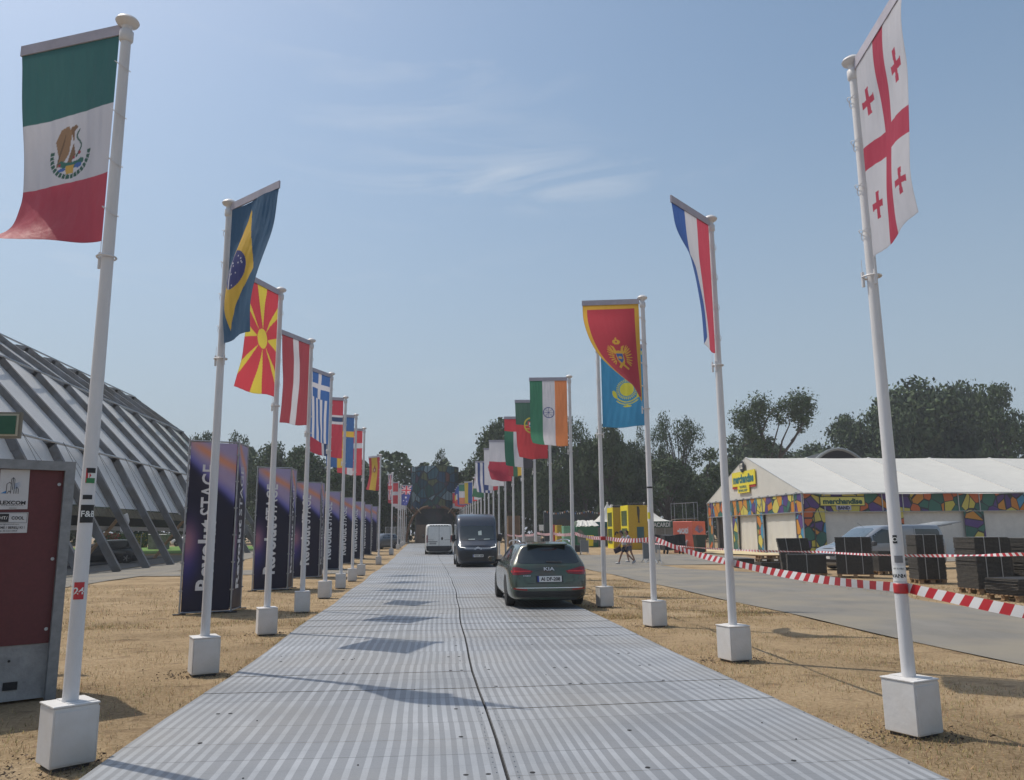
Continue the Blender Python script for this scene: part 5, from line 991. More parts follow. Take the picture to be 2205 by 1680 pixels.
# portable toilets, green tent
def cabin(px0, px1, Y, top, c, label, rz=0):
    x0, x1 = at(px0, Y), at(px1, Y); w = x1 - x0; g0 = gf(x0, Y); h = zat(px0, top, Y) - g0; b = thing('portable_toilet', label, 'portable toilet', (x0, Y, g0), R(rz), 'portable toilets by the trees'); mb = MB(); mb.box((w / 2, .6, h / 2), (w, 1.2, h), bev=.05); mb.build('body', c, b)
    mb = MB(); mb.box((w / 2, .6, h + .03), (w * 1.06, 1.26, .1), bev=.04); [mb.box((w * (k + .5) / 6, -.0, h + .08), (w / 12, .1, .06)) for k in range(6)]; mb.build('roof', c, b)
    mb = MB(); mb.box((w / 2, -.02, h * .48), (w * .76, .04, h * .86), bev=.01); d = mb.build('door', c, b); mb = MB(); mb.box((w / 2, -.05, h * .62), (w * .26, .02, h * .16)); mb.build('notice', PLATEW, d); return b
cabin(1192.5, 1197.5, 84, 1132, mat('plastic_red', (.30, .03, .03), .5), 'red edged portable toilet, left of the three'); cabin(1199, 1211, 82, 1133, mat('plastic_yellow', (.50, .34, .03), .5), 'mustard yellow portable toilet'); cabin(1214, 1240, 77, 1135, mat('plastic_mint', (.16, .38, .25), .5, var=.08), 'mint green portable toilet')
Y = 76.5; x0, x1 = at(1242, Y), at(1288, Y); w = x1 - x0; g0 = gf(x0, Y); h = zat(1242, 1132, Y) - g0; t = thing('marquee', 'green walled marquee under a creased white roof', 'tent', (x0, Y, g0)); MG = mat('marquee_green', (.03, .16, .09), .6, var=.08)
mb = MB(); mb.box((w / 2, 1.5, h / 2), (w, 3, h)); wl = mb.build('wall', MG, t)
mb = MB(); mb.prism([(w * .04, h * .72), (w * .12, h * .83), (w * .22, h * .78), (w * .34, h * .62), (w * .42, h * .4), (w * .44, h * .2), (w * .04, h * .2)], .02, Matrix.Translation((0, -.03, 0))); mb.prism([(w * .6, h * .2), (w * .62, h * .4), (w * .8, h * .5), (w * .95, h * .45), (w * .95, h * .2)], .02, Matrix.Translation((0, -.03, 0))); mb.build('mural', mat('mural_grey', (.17, .19, .18), .7), wl)
mb = MB(); rr = random.Random(3); nn = 14
for i in range(nn + 1):
    for j, (yy, zz) in enumerate(((-.15, -.08), (.7, .35), (1.5, .5), (3.1, -.05))): mb.v.append((-.1 + (w + .2) * i / nn + (.3 if j in (1, 2) else 0) * (1 - 2 * i / nn), yy, h + zz + rr.uniform(-.07, .07)))
for i in range(nn):
    for j in range(3): q = i * 4 + j; mb.f.append((q, q + 4, q + 5, q + 1)); mb.mi.append(0)
mb.build('roof', CANV, t)
# printed netting fence and timber crate behind
NET = mosaic('net_print', 1.2, [rgb(h) for h in ('33505a', '3a5040', '56503a', '2a3a48', '5c4a44', '2c3c38')], .35, .03, (1, 1, 1)); Y = 94
f_ = thing('screen_fence', 'dark printed netting fence strung with pennants behind the toilets', 'fence', (at(1172, Y), Y, gf(20, Y))); w = at(1312, Y) - at(1172, Y); mb = MB(); mb.box((w / 2, 0, 1.9), (w, .03, 3.4)); mb.build('netting', NET, f_)
for k in range(9): mb = MB(); mb.bar((w * k / 8, .06, 0), (w * k / 8, .06, 3.7), .07, n=6); mb.build('post', GALV, f_)
pal = [PLATEW, mat('pen_orange', (.5, .2, .08), .6), mat('pen_blue', (.1, .2, .4), .6), mat('pen_cream', (.5, .45, .3), .6)]
for k in range(30): mb = MB(); xx = w * (k + .5) / 30; z = 3.75 - .25 * math.sin(PI * ((k % 10) / 10)); mb.prism([(xx - .10, z), (xx + .10, z), (xx, z - .24)], .01, Matrix.Translation((0, -.1, 0))); mb.build('pennant', pal[k % 4], f_)
Y = 80; x0 = at(1094, Y); w = at(1120, Y) - x0; c = thing('timber_crate', 'tall brown timber box standing behind the right row of poles', 'crate', (x0, Y, gf(x0, Y))); h = zat(1094, 1111, Y) - gf(x0, Y); WB = mat('crate_ply', (.16, .10, .055), .8, var=.3, vs=3, stretch=(1, 1, .3)); mb = MB(); mb.box((w / 2, .5, h / 2), (w, 1, h)); mb.build('panels', WB, c)
mb = MB(); [mb.bar((xx, -.03, 0), (xx, -.03, h), .1, .06) for xx in (.05, w / 2, w - .05)]; mb.build('battens', mat('batten', (.22, .14, .08), .8), c)
x0 = at(1138, 75); c = thing('concrete_block', 'pale concrete block lying in the shade behind the poles', 'block', (x0, 75, gf(x0, 75))); mb = MB(); mb.box((0, 0, .55), (2.2, .8, 1.1), bev=.04); mb.build('body', CONC, c); mb = MB(); mb.tube([(-.2, 0, 1.1), (-.2, 0, 1.2), (.2, 0, 1.2), (.2, 0, 1.1)], .02, 6); mb.build('lifting_loop', BLACK, c)
x0 = at(1166, 76); c = thing('info_board', 'small white notice board on a stake behind the poles', 'sign', (x0, 76, gf(x0, 76))); mb = MB(); mb.box((0, 0, 1.85), (.42, .03, .55)); mb.build('board', PLATEW, c); mb = MB(); mb.bar((0, .03, 0), (0, .03, 1.9), .05); mb.build('stake', WOOD, c)
# black equipment cart by the barrier; grey scaffold frame behind the pagoda
x0 = at(1240, 58.5); c = thing('equipment_cart', 'low black equipment cart left of the panelled crowd barrier', 'cart', (x0, 58.5, gf(x0, 58.5))); mb = MB(); mb.box((0, 0, .42), (.75, .6, .5), bev=.03); mb.build('case', BLACK, c)
for sx in (-.28, .28): mb = MB(); mb.lathe([(.08, -.02), (.08, .02)], (sx, -.2, .08), n=10, axis='X'); mb.build('wheel', RUBBER, c)
Y = 86; x0 = at(1455, Y); c = thing('scaffold_tower', 'thin grey scaffold frame in front of the dark trees', 'scaffold', (x0, Y, gf(x0, Y))); mb = MB()
for xx in (0, 1.3, 2.6):
    for yy in (0, 1.2): mb.bar((xx, yy, 0), (xx, yy, 4.4), .05, n=6)
for z in (2.6, 4.3):
    for yy in (0, 1.2): mb.bar((0, yy, z), (2.6, yy, z + .12), .05, n=6)
mb.build('frame', GALV, c); mb = MB(); mb.box((1.3, .6, 2.55), (2.6, 1.2, .05)); mb.build('platform', WOOD, c)
# ------------------------------------------------------------------ mosaic clad gate tower at the road's end
Yc = 100; xc = (at(882, Yc) + at(988, Yc)) / 2; rad = (at(988, Yc) - at(882, Yc)) / 2; g0 = gf(xc, Yc); ztop = zat(935, 1003, Yc) - g0; zlo = zat(935, 1095, Yc) - g0
gt = thing('gate_tower', 'tall dark round tower clad in mosaic print over a timber arch', 'tower', (xc, Yc + rad, g0)); mb = MB(); mb.lathe([(rad, zlo), (rad, ztop)], n=40); mb.build('drum', MOST, gt, True, 30)
mb = MB(); mb.lathe([(rad * .80, 0), (rad * .80, zlo)], n=32); mb.build('lower_drum', mosaic('mosaic_lower', 1.1, [rgb(h) for h in ('2c3440', '202c30', '3c3840', '30383c')], .9, .04), gt, True, 30)
mb = MB()
for k in range(40): a = 2 * PI * k / 40; mb.bar((rad * 1.01 * math.cos(a), rad * 1.01 * math.sin(a), zlo), (rad * 1.01 * math.cos(a), rad * 1.01 * math.sin(a), ztop), .05)
mb.build('ribs', mat('dark_rib', (.02, .03, .035), .7), gt)
BRW = mat('brown_board', (.135, .095, .065), .8, var=.25, vs=2, stretch=(1, 1, .3)); mb = MB(); hw_ = at(896, Yc) - xc; mb.box((0, -rad - .6, 1.15), (-hw_ * 2, .2, 2.3)); mb.build('base_wall', BRW, gt)
TB = mat('arch_timber', (.15, .085, .045), .8, var=.3)
for s_ in (-1, 1):
    mb = MB(); pts = [(s_ * (rad * 1.12 - 2.6 * (1 - math.cos(a))), -rad - .4, .2 + 4.3 * math.sin(a)) for a in np.linspace(0, PI / 2, 9)]; mb.tube(pts, .16, 6); mb.tube([(s_ * rad * 1.22, -rad - .4, 0), (s_ * rad * 1.24, -rad - .4, 2.5), (s_ * rad * 1.3, -rad - .4, 4.2)], .16, 6); mb.build('arch_beam', TB, gt)
    r = random.Random(s_ + 4)
    for k in range(9):
        mb = MB(); x = s_ * (rad * .55 + .38 * k); z = zlo - .1 - .12 * k * (k > 3); mb.bar((x, -rad - .5, z - .5), (x + s_ * .55, -rad - .9 - r.random() * .4, z + r.uniform(.0, .3)), .12, .05); mb.build('plank', mat('pale_plank', (.35, .30, .25), .7) if k % 3 == 0 else TB, gt)
# low site fence left of the gate
for i, (pa, pb, Y) in enumerate(((830, 848, 84), (850, 872, 88))):
    xa, xb = at(pa, Y), at(pb, Y); f_ = thing('site_fence', ('nearer' if i == 0 else 'farther') + ' tubular metal fence section left of the gate tower', 'fence', (xa, Y, gf(0, Y)), 0, 'site fence sections'); w = xb - xa; mb = MB(); mb.tube([(0, 0, .1), (0, 0, 2), (w, 0, 2), (w, 0, .1)], .04, 6, closed=True); mb.bar((0, 0, 1.1), (w, 0, 1.1), .04); mb.build('frame', GALV, f_); mb = MB(); [mb.bar((w * k / 12, 0, .1), (w * k / 12, 0, 2), .015) for k in range(13)]; mb.build('bars', GALV, f_)
# glimpsed under the vaulted tent: colourful fence, covered crate, sign
Y = 92; xa, xb = at(206, Y), at(316, Y); f_ = thing('planted_fence', 'long low fence covered in red and yellow flowering climbers', 'fence', (xa, Y, gf(xa, Y))); w = xb - xa; mb = MB(); r = random.Random(2)
mb.box((w / 2, .2, .75), (w, .15, 1.5)); mb.build('backing', mat('fence_dark', (.04, .045, .035), .9), f_)
for nm, c_, n_ in (('leaves', (.05, .08, .025), 900), ('red_flowers', (.30, .03, .03), 500), ('yellow_flowers', (.40, .28, .04), 300)):
    mb = MB()
    for _ in range(n_):
        x = r.uniform(0, w); z = r.uniform(.05, 1.55)
        if nm != 'leaves' and math.sin(x * .8 + (1 if nm[0] == 'r' else 3)) < .1: continue
        c0 = Vector((x, .05 + r.uniform(-.12, .05), z)); a = Vector((r.uniform(-1, 1), r.uniform(-.3, .3), r.uniform(-1, 1))).normalized() * .11; b = a.cross(Vector((r.uniform(-1, 1), 1, r.uniform(-1, 1)))).normalized() * .08; mb.add([c0 - a, c0 + b, c0 + a, c0 - b], [(0, 1, 2, 3)])
    mb.build(nm, mat(nm, c_, .8, var=.3), f_)
Y = 84; x0 = at(343, Y); c = thing('storage_box', 'grey metal storage box on the green lawn under the vaulted tent', 'box', (x0, Y, gf(x0, Y))); mb = MB(); mb.box((0, 0, .7), (1.7, 1.2, 1.4), bev=.03); mb.build('body', mat('weathered_zinc', (.22, .22, .21), .6, .3, var=.3, vs=3), c); mb = MB(); mb.box((0, 0, 1.43), (1.8, 1.3, .08), bev=.02); mb.build('lid', GALV, c)
Y = 60; x0 = at(291, Y); c = thing('direction_sign', 'small dark green direction sign hanging under the vaulted tent', 'sign', (x0, Y, 0)); zz = zat(291, 1142, Y); mb = MB(); mb.box((0, 0, zz), (.95, .05, .55)); mb.build('board', mat('sign_dark_green', (.02, .06, .035), .5), c); mb = MB(); mb.tube([(-.2 + .12 * math.cos(a), -.04, zz + .12 * math.sin(a)) for a in np.linspace(0, 6.28, 9)[:-1]], .03, 4, closed=True); mb.bar((.2, -.04, zz - .15), (.2, -.04, zz + .15), .06); mb.bar((.1, -.04, zz + .05), (.2, -.04, zz + .17), .05); mb.build('arrow', PLATEW, c); mb = MB(); [mb.bar((s_, .04, gf(x0, Y)), (s_, .04, zz), .05) for s_ in (-.4, .4)]; mb.build('post', GALV, c)
# ------------------------------------------------------------------ vehicles (canonical: front faces -y at y=0)
def wheel(parent, x, y, r=.33, w=.21, side=1, hub=ALLOY):
    mb = MB(); mb.lathe([(r * .62, -w / 2), (r * .93, -w / 2), (r, -w / 2 + .03), (r, w / 2 - .03), (r * .93, w / 2), (r * .62, w / 2)], (x, y, r), n=28, axis='X'); t = mb.build('wheel', RUBBER, parent, True, 35)
    mb = MB(); o = side * (w / 2 - .03); mb.lathe([(r * .1, -.02), (r * .62, -.02), (r * .64, .02), (r * .1, .02)], (x + o, y, r), n=24, axis='X')
    for k in range(5): a = 2 * PI * k / 5; mb.bar((x + o + side * .02, y, r), (x + o + side * .02, y + r * .6 * math.cos(a), r + r * .6 * math.sin(a)), .07, .02, up=(1, 0, 0))
    mb.build('rim', hub, t); return t
def rowsect(y, zs, xs, ys=None): return [(xs[i], (y if ys is None else ys[i]), zs[i]) for i in range(len(zs))]
def van_body(L_, H, hw, paint, parent, nose=1.0, bon=.75, base=1.32, sty=1.4, stz=1.95, rear_lean=.08):
    W = lambda *f: [hw * q for q in f]; roof = H
    st = [
     rowsect(0, (.30, .30, .38, .62, .80, nose - .08, nose, nose + .03, nose + .04), W(0, .74, .80, .84, .80, .74, .62, .34, 0), (.10, .10, .03, .0, .04, .08, .14, .12, .12)),
     rowsect(0, (.24, .24, .34, .65, .95, nose + .04, nose + .10, nose + .13, nose + .14), W(0, .84, .94, .97, .95, .90, .74, .40, 0), (.30, .30, .22, .18, .2, .25, .30, .28, .28)),
     rowsect(0, (.22, .22, .33, .65, 1.0, base - .10, base - .02, base + .01, base + .02), W(0, .86, .98, 1, 1, .97, .88, .5, 0), [bon] * 6 + [bon, bon - .04, bon - .06]),
     rowsect(0, (.22, .22, .33, .65, 1.05, base - .02, stz - .12, stz - .01, stz), W(0, .86, .98, 1, 1, .985, .95, .88, 0), [sty] * 6 + [sty, sty, sty - .04]),
     rowsect(0, (.22, .22, .33, .65, 1.05, base + .05, roof - .26, roof - .05, roof - .02), W(0, .86, .98, 1, 1, .99, .965, .91, 0), [sty + .28] * 9),
     rowsect(0, (.22, .22, .33, .65, 1.05, base + .05, roof - .22, roof - .02, roof), W(0, .86, .98, 1, 1, .99, .97, .92, 0), [L_ * .6] * 9),
     rowsect(0, (.24, .24, .35, .65, 1.05, base + .05, roof - .22, roof - .02, roof), W(0, .86, .98, 1, 1, .985, .97, .92, 0), [L_ - .35] * 9),
     rowsect(0, (.28, .28, .38, .65, 1.05, base + .05, roof - .22, roof - .05, roof - .03), W(0, .82, .94, .965, .965, .955, .88, .76, 0), [L_ - .06] * 6 + [L_ - .06 - rear_lean, L_ - .09 - rear_lean, L_ - .1 - rear_lean]),
     rowsect(0, (.32, .32, .42, .65, 1.05, base + .05, roof - .26, roof - .09, roof - .07), W(0, .76, .86, .89, .89, .88, .82, .70, 0), [L_] * 6 + [L_ - rear_lean, L_ - .03 - rear_lean, L_ - .04 - rear_lean])]
    st = [[(x, y, z - (.10 if j < 3 else 0)) for j, (x, y, z) in enumerate(s)] for s in st]
    dn = lambda s: [Vector(s[i]) if f is None else Vector(s[i]).lerp(Vector(s[i + 1]), f) for i, f in ((0, None), (1, None), (2, None), (3, None), (4, None), (5, None), (5, .8), (6, None), (7, None), (7, .2), (8, None))]
    return loft([dn(s) for s in st], [paint], 'body', parent, 2)
def arch(mb, bv, y, r, side):                             # dark wheel arch on a side
    pts = [(y + r * math.cos(a), .34 + r * math.sin(a)) for a in np.linspace(-.55, PI + .55, 18)]; decal(mb, bv, side, pts, .003, .1)
def mirror(parent, x, y, z, s, m, w=.16, h=.30):
    mb = MB(); mb.bar((x - s * .12, y, z - h * .3), (x + s * .05, y, z - h * .2), .05, .06); mb.box((x + s * .12, y, z), (w, .14, h), bev=.04); a = mb.build('wing_mirror', m, parent, False); mb = MB(); mb.box((x + s * .12, y + .075, z), (w * .8, .008, h * .8)); mb.build('mirror_glass', GLASS, a); return a
def seal(mb, bv, view, a, b, w=.012, off=.003):           # thin dark line on a body
    a, b = Vector(a), Vector(b); d = (b - a).normalized(); n = Vector((-d.y, d.x)) * w / 2; decal(mb, bv, view, [tuple(a - n), tuple(b - n), tuple(b + n), tuple(a + n)], off, .1)
def plate(parent, bv, view, x, z, w, h, text, flip=1, m=PLATEW):
    mb = MB(); decal(mb, bv, view, [(x - w / 2, z - h / 2), (x + w / 2, z - h / 2), (x + w / 2, z + h / 2), (x - w / 2, z + h / 2)], .014, .2); p = mb.build('number_plate', m, parent)
    mb = MB(); tdecal(mb, bv, view, text, x + .02 * flip, z, h * .58, w * .80, .019, flip=flip, bold=.03); mb.build('lettering', INK, p)
    mb = MB(); q = w / 2 - .02; decal(mb, bv, view, [(x - flip * q - .016, z - h / 2), (x - flip * q + .022, z - h / 2), (x - flip * q + .022, z + h / 2), (x - flip * q - .016, z + h / 2)], .017, .2); mb.build('country_band', mat('band_blue', (.02, .05, .3), .4), p); return p
# --- dark blue grey van facing us
DP = mat('van_paint_slate', (.042, .052, .072), .28, .3, var=.05, coat=.6)
v = thing('van', 'dark slate high roofed van with lit headlamps driving towards the viewer', 'van', (2.44, 39.8, gf(2.4, 39.8) + .05), 0)
b = van_body(5.6, 2.66, 1.04, DP, v, nose=1.02, bon=.62, base=1.34, sty=1.22, stz=2.10); bv = bvh_of(b)
mb = MB(); decal(mb, bv, 'F', [(-.86, 1.30), (.86, 1.30), (.84, 1.96), (.78, 2.02), (-.78, 2.02), (-.84, 1.96)], .006); ws = mb.build('windscreen', GLASS, v, True)
mb = MB(); decal(mb, bv, 'F', [(.05, 1.55), (.22, 1.55), (.22, 1.78), (.05, 1.74)], .012); decal(mb, bv, 'F', [(-.45, 1.33), (-.12, 1.33), (-.14, 1.38), (-.44, 1.37)], .012); decal(mb, bv, 'F', [(.30, 1.33), (.62, 1.33), (.62, 1.38), (.32, 1.37)], .012); mb.build('papers', mat('paper_pale', (.30, .36, .36), .6), ws)
mb = MB(); seal(mb, bv, 'F', (-.75, 1.33), (-.15, 1.30), .02, .02); seal(mb, bv, 'F', (.05, 1.30), (.70, 1.34), .02, .02); mb.build('wiper', BLACK, v)
mb = MB(); decal(mb, bv, 'F', [(-.98, .30), (.98, .30), (.98, .78), (.70, .84), (.30, .80), (-.30, .80), (-.70, .84), (-.98, .78)], .005); lo = mb.build('lower_bumper', mat('bumper_dark', (.022, .024, .028), .5, var=.1), v, True)
mb = MB(); [decal(mb, bv, 'F', [(-.62, z), (.62, z), (.60, z + .035), (-.60, z + .035)], .012) for z in (.70, .63, .44)]; mb.build('grille', BLACK, lo)
mb = MB()
for z in (.885, .93): decal(mb, bv, 'F', [(-.66, z), (-.14, z - .01), (-.14, z + .012), (-.66, z + .024)], .014); decal(mb, bv, 'F', [(.14, z - .01), (.66, z), (.66, z + .024), (.14, z + .012)], .014)
for z in (.855, .905): decal(mb, bv, 'F', [(-.17, z - .01), (0, z + .05), (.17, z - .01), (.17, z + .025), (0, z + .085), (-.17, z + .025)], .018)
mb.build('chrome_emblem', mat('badge_silver', (.62, .63, .65), .4, .2), v)
for s_ in (-1, 1):
    mb = MB(); pts = [(s_ * .52, .955), (s_ * .56, .91), (s_ * .90, .96), (s_ * .93, 1.17), (s_ * .80, 1.13), (s_ * .66, 1.03)]; decal(mb, bv, 'F', pts, .008); hl = mb.build('headlamp', mat('lamp_glass', (.12, .13, .14), .1, .4, coat=.8), v, True)
    mb = MB(); decal(mb, bv, 'F', [(s_ * .62, .935), (s_ * .88, .97), (s_ * .905, 1.13), (s_ * .88, 1.12), (s_ * .86, .995), (s_ * .62, .957)], .016); mb.build('daylight_strip', LAMPW, hl)
    mirror(v, s_ * 1.05, 1.15, 1.42, s_, BLACK, .20, .36)
    mb = MB(); sd = 'R' if s_ > 0 else 'L'
    decal(mb, bv, sd, [(1.15, 1.36), (2.15, 1.36), (2.15, 1.98), (1.55, 1.98)], .005); mb.build('side_window', GLASS, v, True)
    mb = MB(); arch(mb, bv, 1.0, .40, sd); arch(mb, bv, 4.5, .40, sd); mb.build('wheel_arch', BLACK, v)
    wheel(v, s_ * .93, 1.0, .34, .22, s_); wheel(v, s_ * .93, 4.5, .34, .22, s_)
plate(v, bv, 'F', 0, .56, .52, .12, 'PZIX-328')
mb = MB(); mb.lathe([(.001, 2.47), (.05, 2.47), (.05, 2.5), (.001, 2.52)], (-.5, 2, 0), n=8); mb.bar((-.7, 1.4, 2.2), (.7, 1.4, 2.2), .02) if False else None; mb.build('roof_cap', BLACK, v)
# --- white van seen from behind
WP = mat('van_paint_white', (.70, .70, .67), .35, var=.06, coat=.3); v = thing('van', 'white van seen from behind, farthest vehicle on the trackway', 'van', (.80, 66.0 , gf(0, 60) + .05), PI)
b = van_body(5.4, 2.22, 1.02, WP, v, base=1.30, stz=1.85); bv = bvh_of(b)
v.location = (.80, 60 + 5.4, gf(0, 60) + .05)
mb = MB()
for x in (0,): seal(mb, bv, 'B', (x, .62), (x, 2.05), .02)
for a, b_ in (((-.84, .62), (.84, .62)), ((-.84, .62), (-.80, 2.06)), ((.84, .62), (.80, 2.06)), ((-.80, 2.06), (.80, 2.06)), ((-.8, 1.08), (-.4, 1.06)), ((.4, 1.06), (.8, 1.08))): seal(mb, bv, 'B', a, b_, .022)
mb.build('door_gap', DGREY, v)
mb = MB(); decal(mb, bv, 'B', [(-1.0, .22), (1.0, .22), (1.0, .62), (-1.0, .62)], .012); mb.build('rear_bumper', mat('bumper_grey', (.03, .03, .033), .7), v, True)
mb = MB(); [decal(mb, bv, 'B', [(x - .06, 2.09), (x + .06, 2.09), (x + .06, 2.13), (x - .06, 2.13)], .012) for x in (-.6, -.42, -.2, 0, .2, .42, .6)]; mb.build('roof_marker', BLACK, v)
mb = MB(); decal(mb, bv, 'B', [(-.22 + .07 * math.cos(a), 1.16 + .12 * math.sin(a)) for a in np.linspace(0, 6.28, 13)[:-1]], .012); mb.build('door_handle', BLACK, v)
mb = MB(); decal(mb, bv, 'B', [(.12, .92), (.80, .92), (.80, .96), (.12, .96)], .016); mb.build('plate_trim', BLACK, v)
mb = MB(); decal(mb, bv, 'B', [(.20, .74), (.70, .74), (.70, .88), (.20, .88)], .012); mb.build('number_plate', mat('plate_grey', (.35, .35, .34), .5), v)
for s_ in (-1, 1):
    mb = MB(); decal(mb, bv, 'B', [(s_ * .84, .88), (s_ * 1.0, .88), (s_ * .99, 1.42), (s_ * .85, 1.40)], .012); tl = mb.build('tail_lamp', REDLAMP, v); mb = MB(); decal(mb, bv, 'B', [(s_ * .88, .90), (s_ * .97, .90), (s_ * .97, 1.08), (s_ * .88, 1.08)], .018); mb.build('reversing_lamp', PLATEW, tl)
    mirror(v, s_ * 1.05, 1.15, 1.35, s_, BLACK); wheel(v, s_ * .93, 1.0, .34, .22, s_); wheel(v, s_ * .90, 4.5, .34, .24, s_)
# --- dark green estate car seen from behind
KP = mat('car_paint_green', (.062, .098, .068), .27, .3, var=.12, coat=.9, vs=2, hue=((.085, .085, .07), 1.5))
v = thing('estate_car', 'dark green estate car with silver roof rails, seen from behind on the right lane', 'car', (2.68, 17.95 + 4.6, .035), PI)
Wc = lambda *f: [f_ * .9 for f_ in f]
st = [rowsect(0, (.22, .22, .30, .5, .66, .70, .72, .73, .74), Wc(0, .6, .74, .8, .74, .66, .5, .3, 0), (.1, .1, .04, 0, .04, .1, .16, .15, .15)),
 rowsect(0, (.2, .2, .3, .55, .74, .82, .85, .87, .88), Wc(0, .75, .93, .98, .96, .88, .70, .4, 0), [.4] * 9),
 rowsect(0, (.2, .2, .3, .55, .84, .93, .96, .99, 1.0), Wc(0, .78, .96, 1, .99, .93, .76, .4, 0), [1.15] * 9),
 rowsect(0, (.2, .2, .3, .55, .86, .96, 1.32, 1.40, 1.43), Wc(0, .78, .96, 1, .99, .945, .72, .58, 0), [1.95] * 9),
 rowsect(0, (.2, .2, .3, .55, .87, .97, 1.37, 1.44, 1.465), Wc(0, .78, .96, 1, .99, .945, .75, .62, 0), [2.8] * 9),
 rowsect(0, (.2, .2, .3, .55, .88, .98, 1.36, 1.435, 1.46), Wc(0, .78, .96, 1, .995, .94, .74, .62, 0), [3.75] * 9),
 rowsect(0, (.23, .23, .32, .56, .90, 1.0, 1.33, 1.405, 1.43), Wc(0, .76, .95, .99, .985, .92, .71, .60, 0), (4.25, 4.25, 4.25, 4.25, 4.25, 4.22, 4.12, 4.1, 4.1)),
 rowsect(0, (.26, .26, .34, .56, .90, .99, 1.28, 1.385, 1.415), Wc(0, .72, .90, .955, .945, .875, .68, .56, 0), (4.48, 4.48, 4.50, 4.48, 4.45, 4.38, 4.18, 4.17, 4.19)),
 rowsect(0, (.28, .28, .36, .56, .88, .98, 1.26, 1.37, 1.40), Wc(0, .62, .78, .85, .84, .76, .58, .46, 0), (4.58, 4.58, 4.61, 4.60, 4.54, 4.46, 4.24, 4.21, 4.23)),
 rowsect(0, (.29, .29, .37, .56, .88, .98, 1.25, 1.365, 1.40), Wc(0, .30, .4, .45, .45, .4, .3, .24, 0), (4.60, 4.60, 4.65, 4.63, 4.57, 4.49, 4.27, 4.23, 4.25))]
st = [[(x * (1.03 if j in (1, 2) else 1), y, z - (.09 if j < 3 else .02 if j == 3 else 0)) for j, (x, y, z) in enumerate(s)] for s in st]
b = loft(st, [KP], 'body', v, 2); bv = bvh_of(b); B_ = 'B'
mb = MB(); decal(mb, bv, B_, [(-.70, 1.00), (-.60, .975), (.60, .975), (.70, 1.00), (.66, 1.16), (.55, 1.325), (.40, 1.36), (-.40, 1.36), (-.55, 1.325), (-.66, 1.16)], .006); rw = mb.build('rear_window', GLASS, v, True)
mb = MB(); mb.box((0, 4.20, 1.40), (.92, .22, .03), M=Matrix.Translation((0, 4.22, 1.41)) @ Matrix.Rotation(R(-12), 4, 'X'), bev=.01); mb.build('spoiler', KP, v)
mb = MB(); seal(mb, bv, B_, (-.30, 1.0), (.05, 1.015), .03, .02); mb.build('rear_wiper', BLACK, v)
mb = MB(); mb.add([Vector(p) for p in ((-.03, 3.55, 1.46), (.03, 3.55, 1.46), (.015, 3.78, 1.45), (-.015, 3.78, 1.45), (0, 3.74, 1.55))], [(0, 1, 4), (1, 2, 4), (2, 3, 4), (3, 0, 4)]); mb.build('fin_antenna', BLACK, v)
for s_ in (-1, 1):
    mb = MB(); mb.tube([(s_ * .60, 1.75, 1.40), (s_ * .605, 1.9, 1.45), (s_ * .60, 2.8, 1.49), (s_ * .59, 3.8, 1.475), (s_ * .57, 4.0, 1.43)], .018, 6); mb.build('roof_rail', CHROME, v, True)
    mb = MB(); decal(mb, bv, B_, [(s_ * .36, .815), (s_ * .42, .76), (s_ * .70, .73), (s_ * .88, .74), (s_ * .885, .88), (s_ * .72, .905)], .012); tl = mb.build('tail_lamp', REDLAMP, v, True)
    mb = MB(); decal(mb, bv, B_, [(s_ * .42, .80), (s_ * .84, .79), (s_ * .84, .83), (s_ * .42, .825)], .018); mb.build('lamp_strip', mat('lamp_bright_red', (.65, .03, .03), .2, coat=.5), tl)
    mb = MB(); decal(mb, bv, B_, [(s_ * .50, .395), (s_ * .80, .42), (s_ * .80, .46), (s_ * .50, .43)], .012); mb.build('fog_reflector', REDLAMP, v)
    sd = 'R' if s_ > 0 else 'L'
    mb = MB(); decal(mb, bv, sd, [(1.60, 1.0), (2.5, .99), (2.5, 1.36), (2.15, 1.33)], .005); decal(mb, bv, sd, [(2.58, .99), (3.38, 1.0), (3.38, 1.35), (2.58, 1.365)], .005); decal(mb, bv, sd, [(3.46, 1.01), (4.05, 1.08), (3.9, 1.30), (3.46, 1.345)], .005); mb.build('side_window', GLASS, v, True)
    mb = MB(); seal(mb, bv, sd, (1.5, .975), (4.1, 1.04), .02, .008); mb.build('window_trim', CHROME, v)
    mb = MB(); seal(mb, bv, sd, (2.54, .32), (2.54, .97)); seal(mb, bv, sd, (3.42, .60), (3.42, .99)); mb.build('door_gap', BLACK, v)
    for yy in (2.42, 3.28): mb = MB(); decal(mb, bv, sd, [(yy - .09, .86), (yy + .09, .87), (yy + .09, .895), (yy - .09, .885)], .02); mb.build('door_handle', CHROME, v)
    mb = MB(); arch(mb, bv, .86, .36, sd); arch(mb, bv, 3.62, .37, sd); mb.build('wheel_arch', BLACK, v)
    wheel(v, s_ * .785, .86, .325, .205, s_); wheel(v, s_ * .785, 3.62, .325, .205, s_); mirror(v, s_ * .92, 1.55, 1.0, s_, BLACK, .20, .14)
mb = MB(); decal(mb, bv, B_, [(-.80, .19), (.80, .19), (.84, .40), (.55, .385), (-.55, .385), (-.84, .40)], .007); mb.build('lower_bumper', mat('bumper_black', (.02, .021, .022), .6), v, True)
mb = MB(); seal(mb, bv, B_, (-.84, .455), (.84, .455), .014, .014); mb.build('chrome_strip', CHROME, v)
mb = MB()
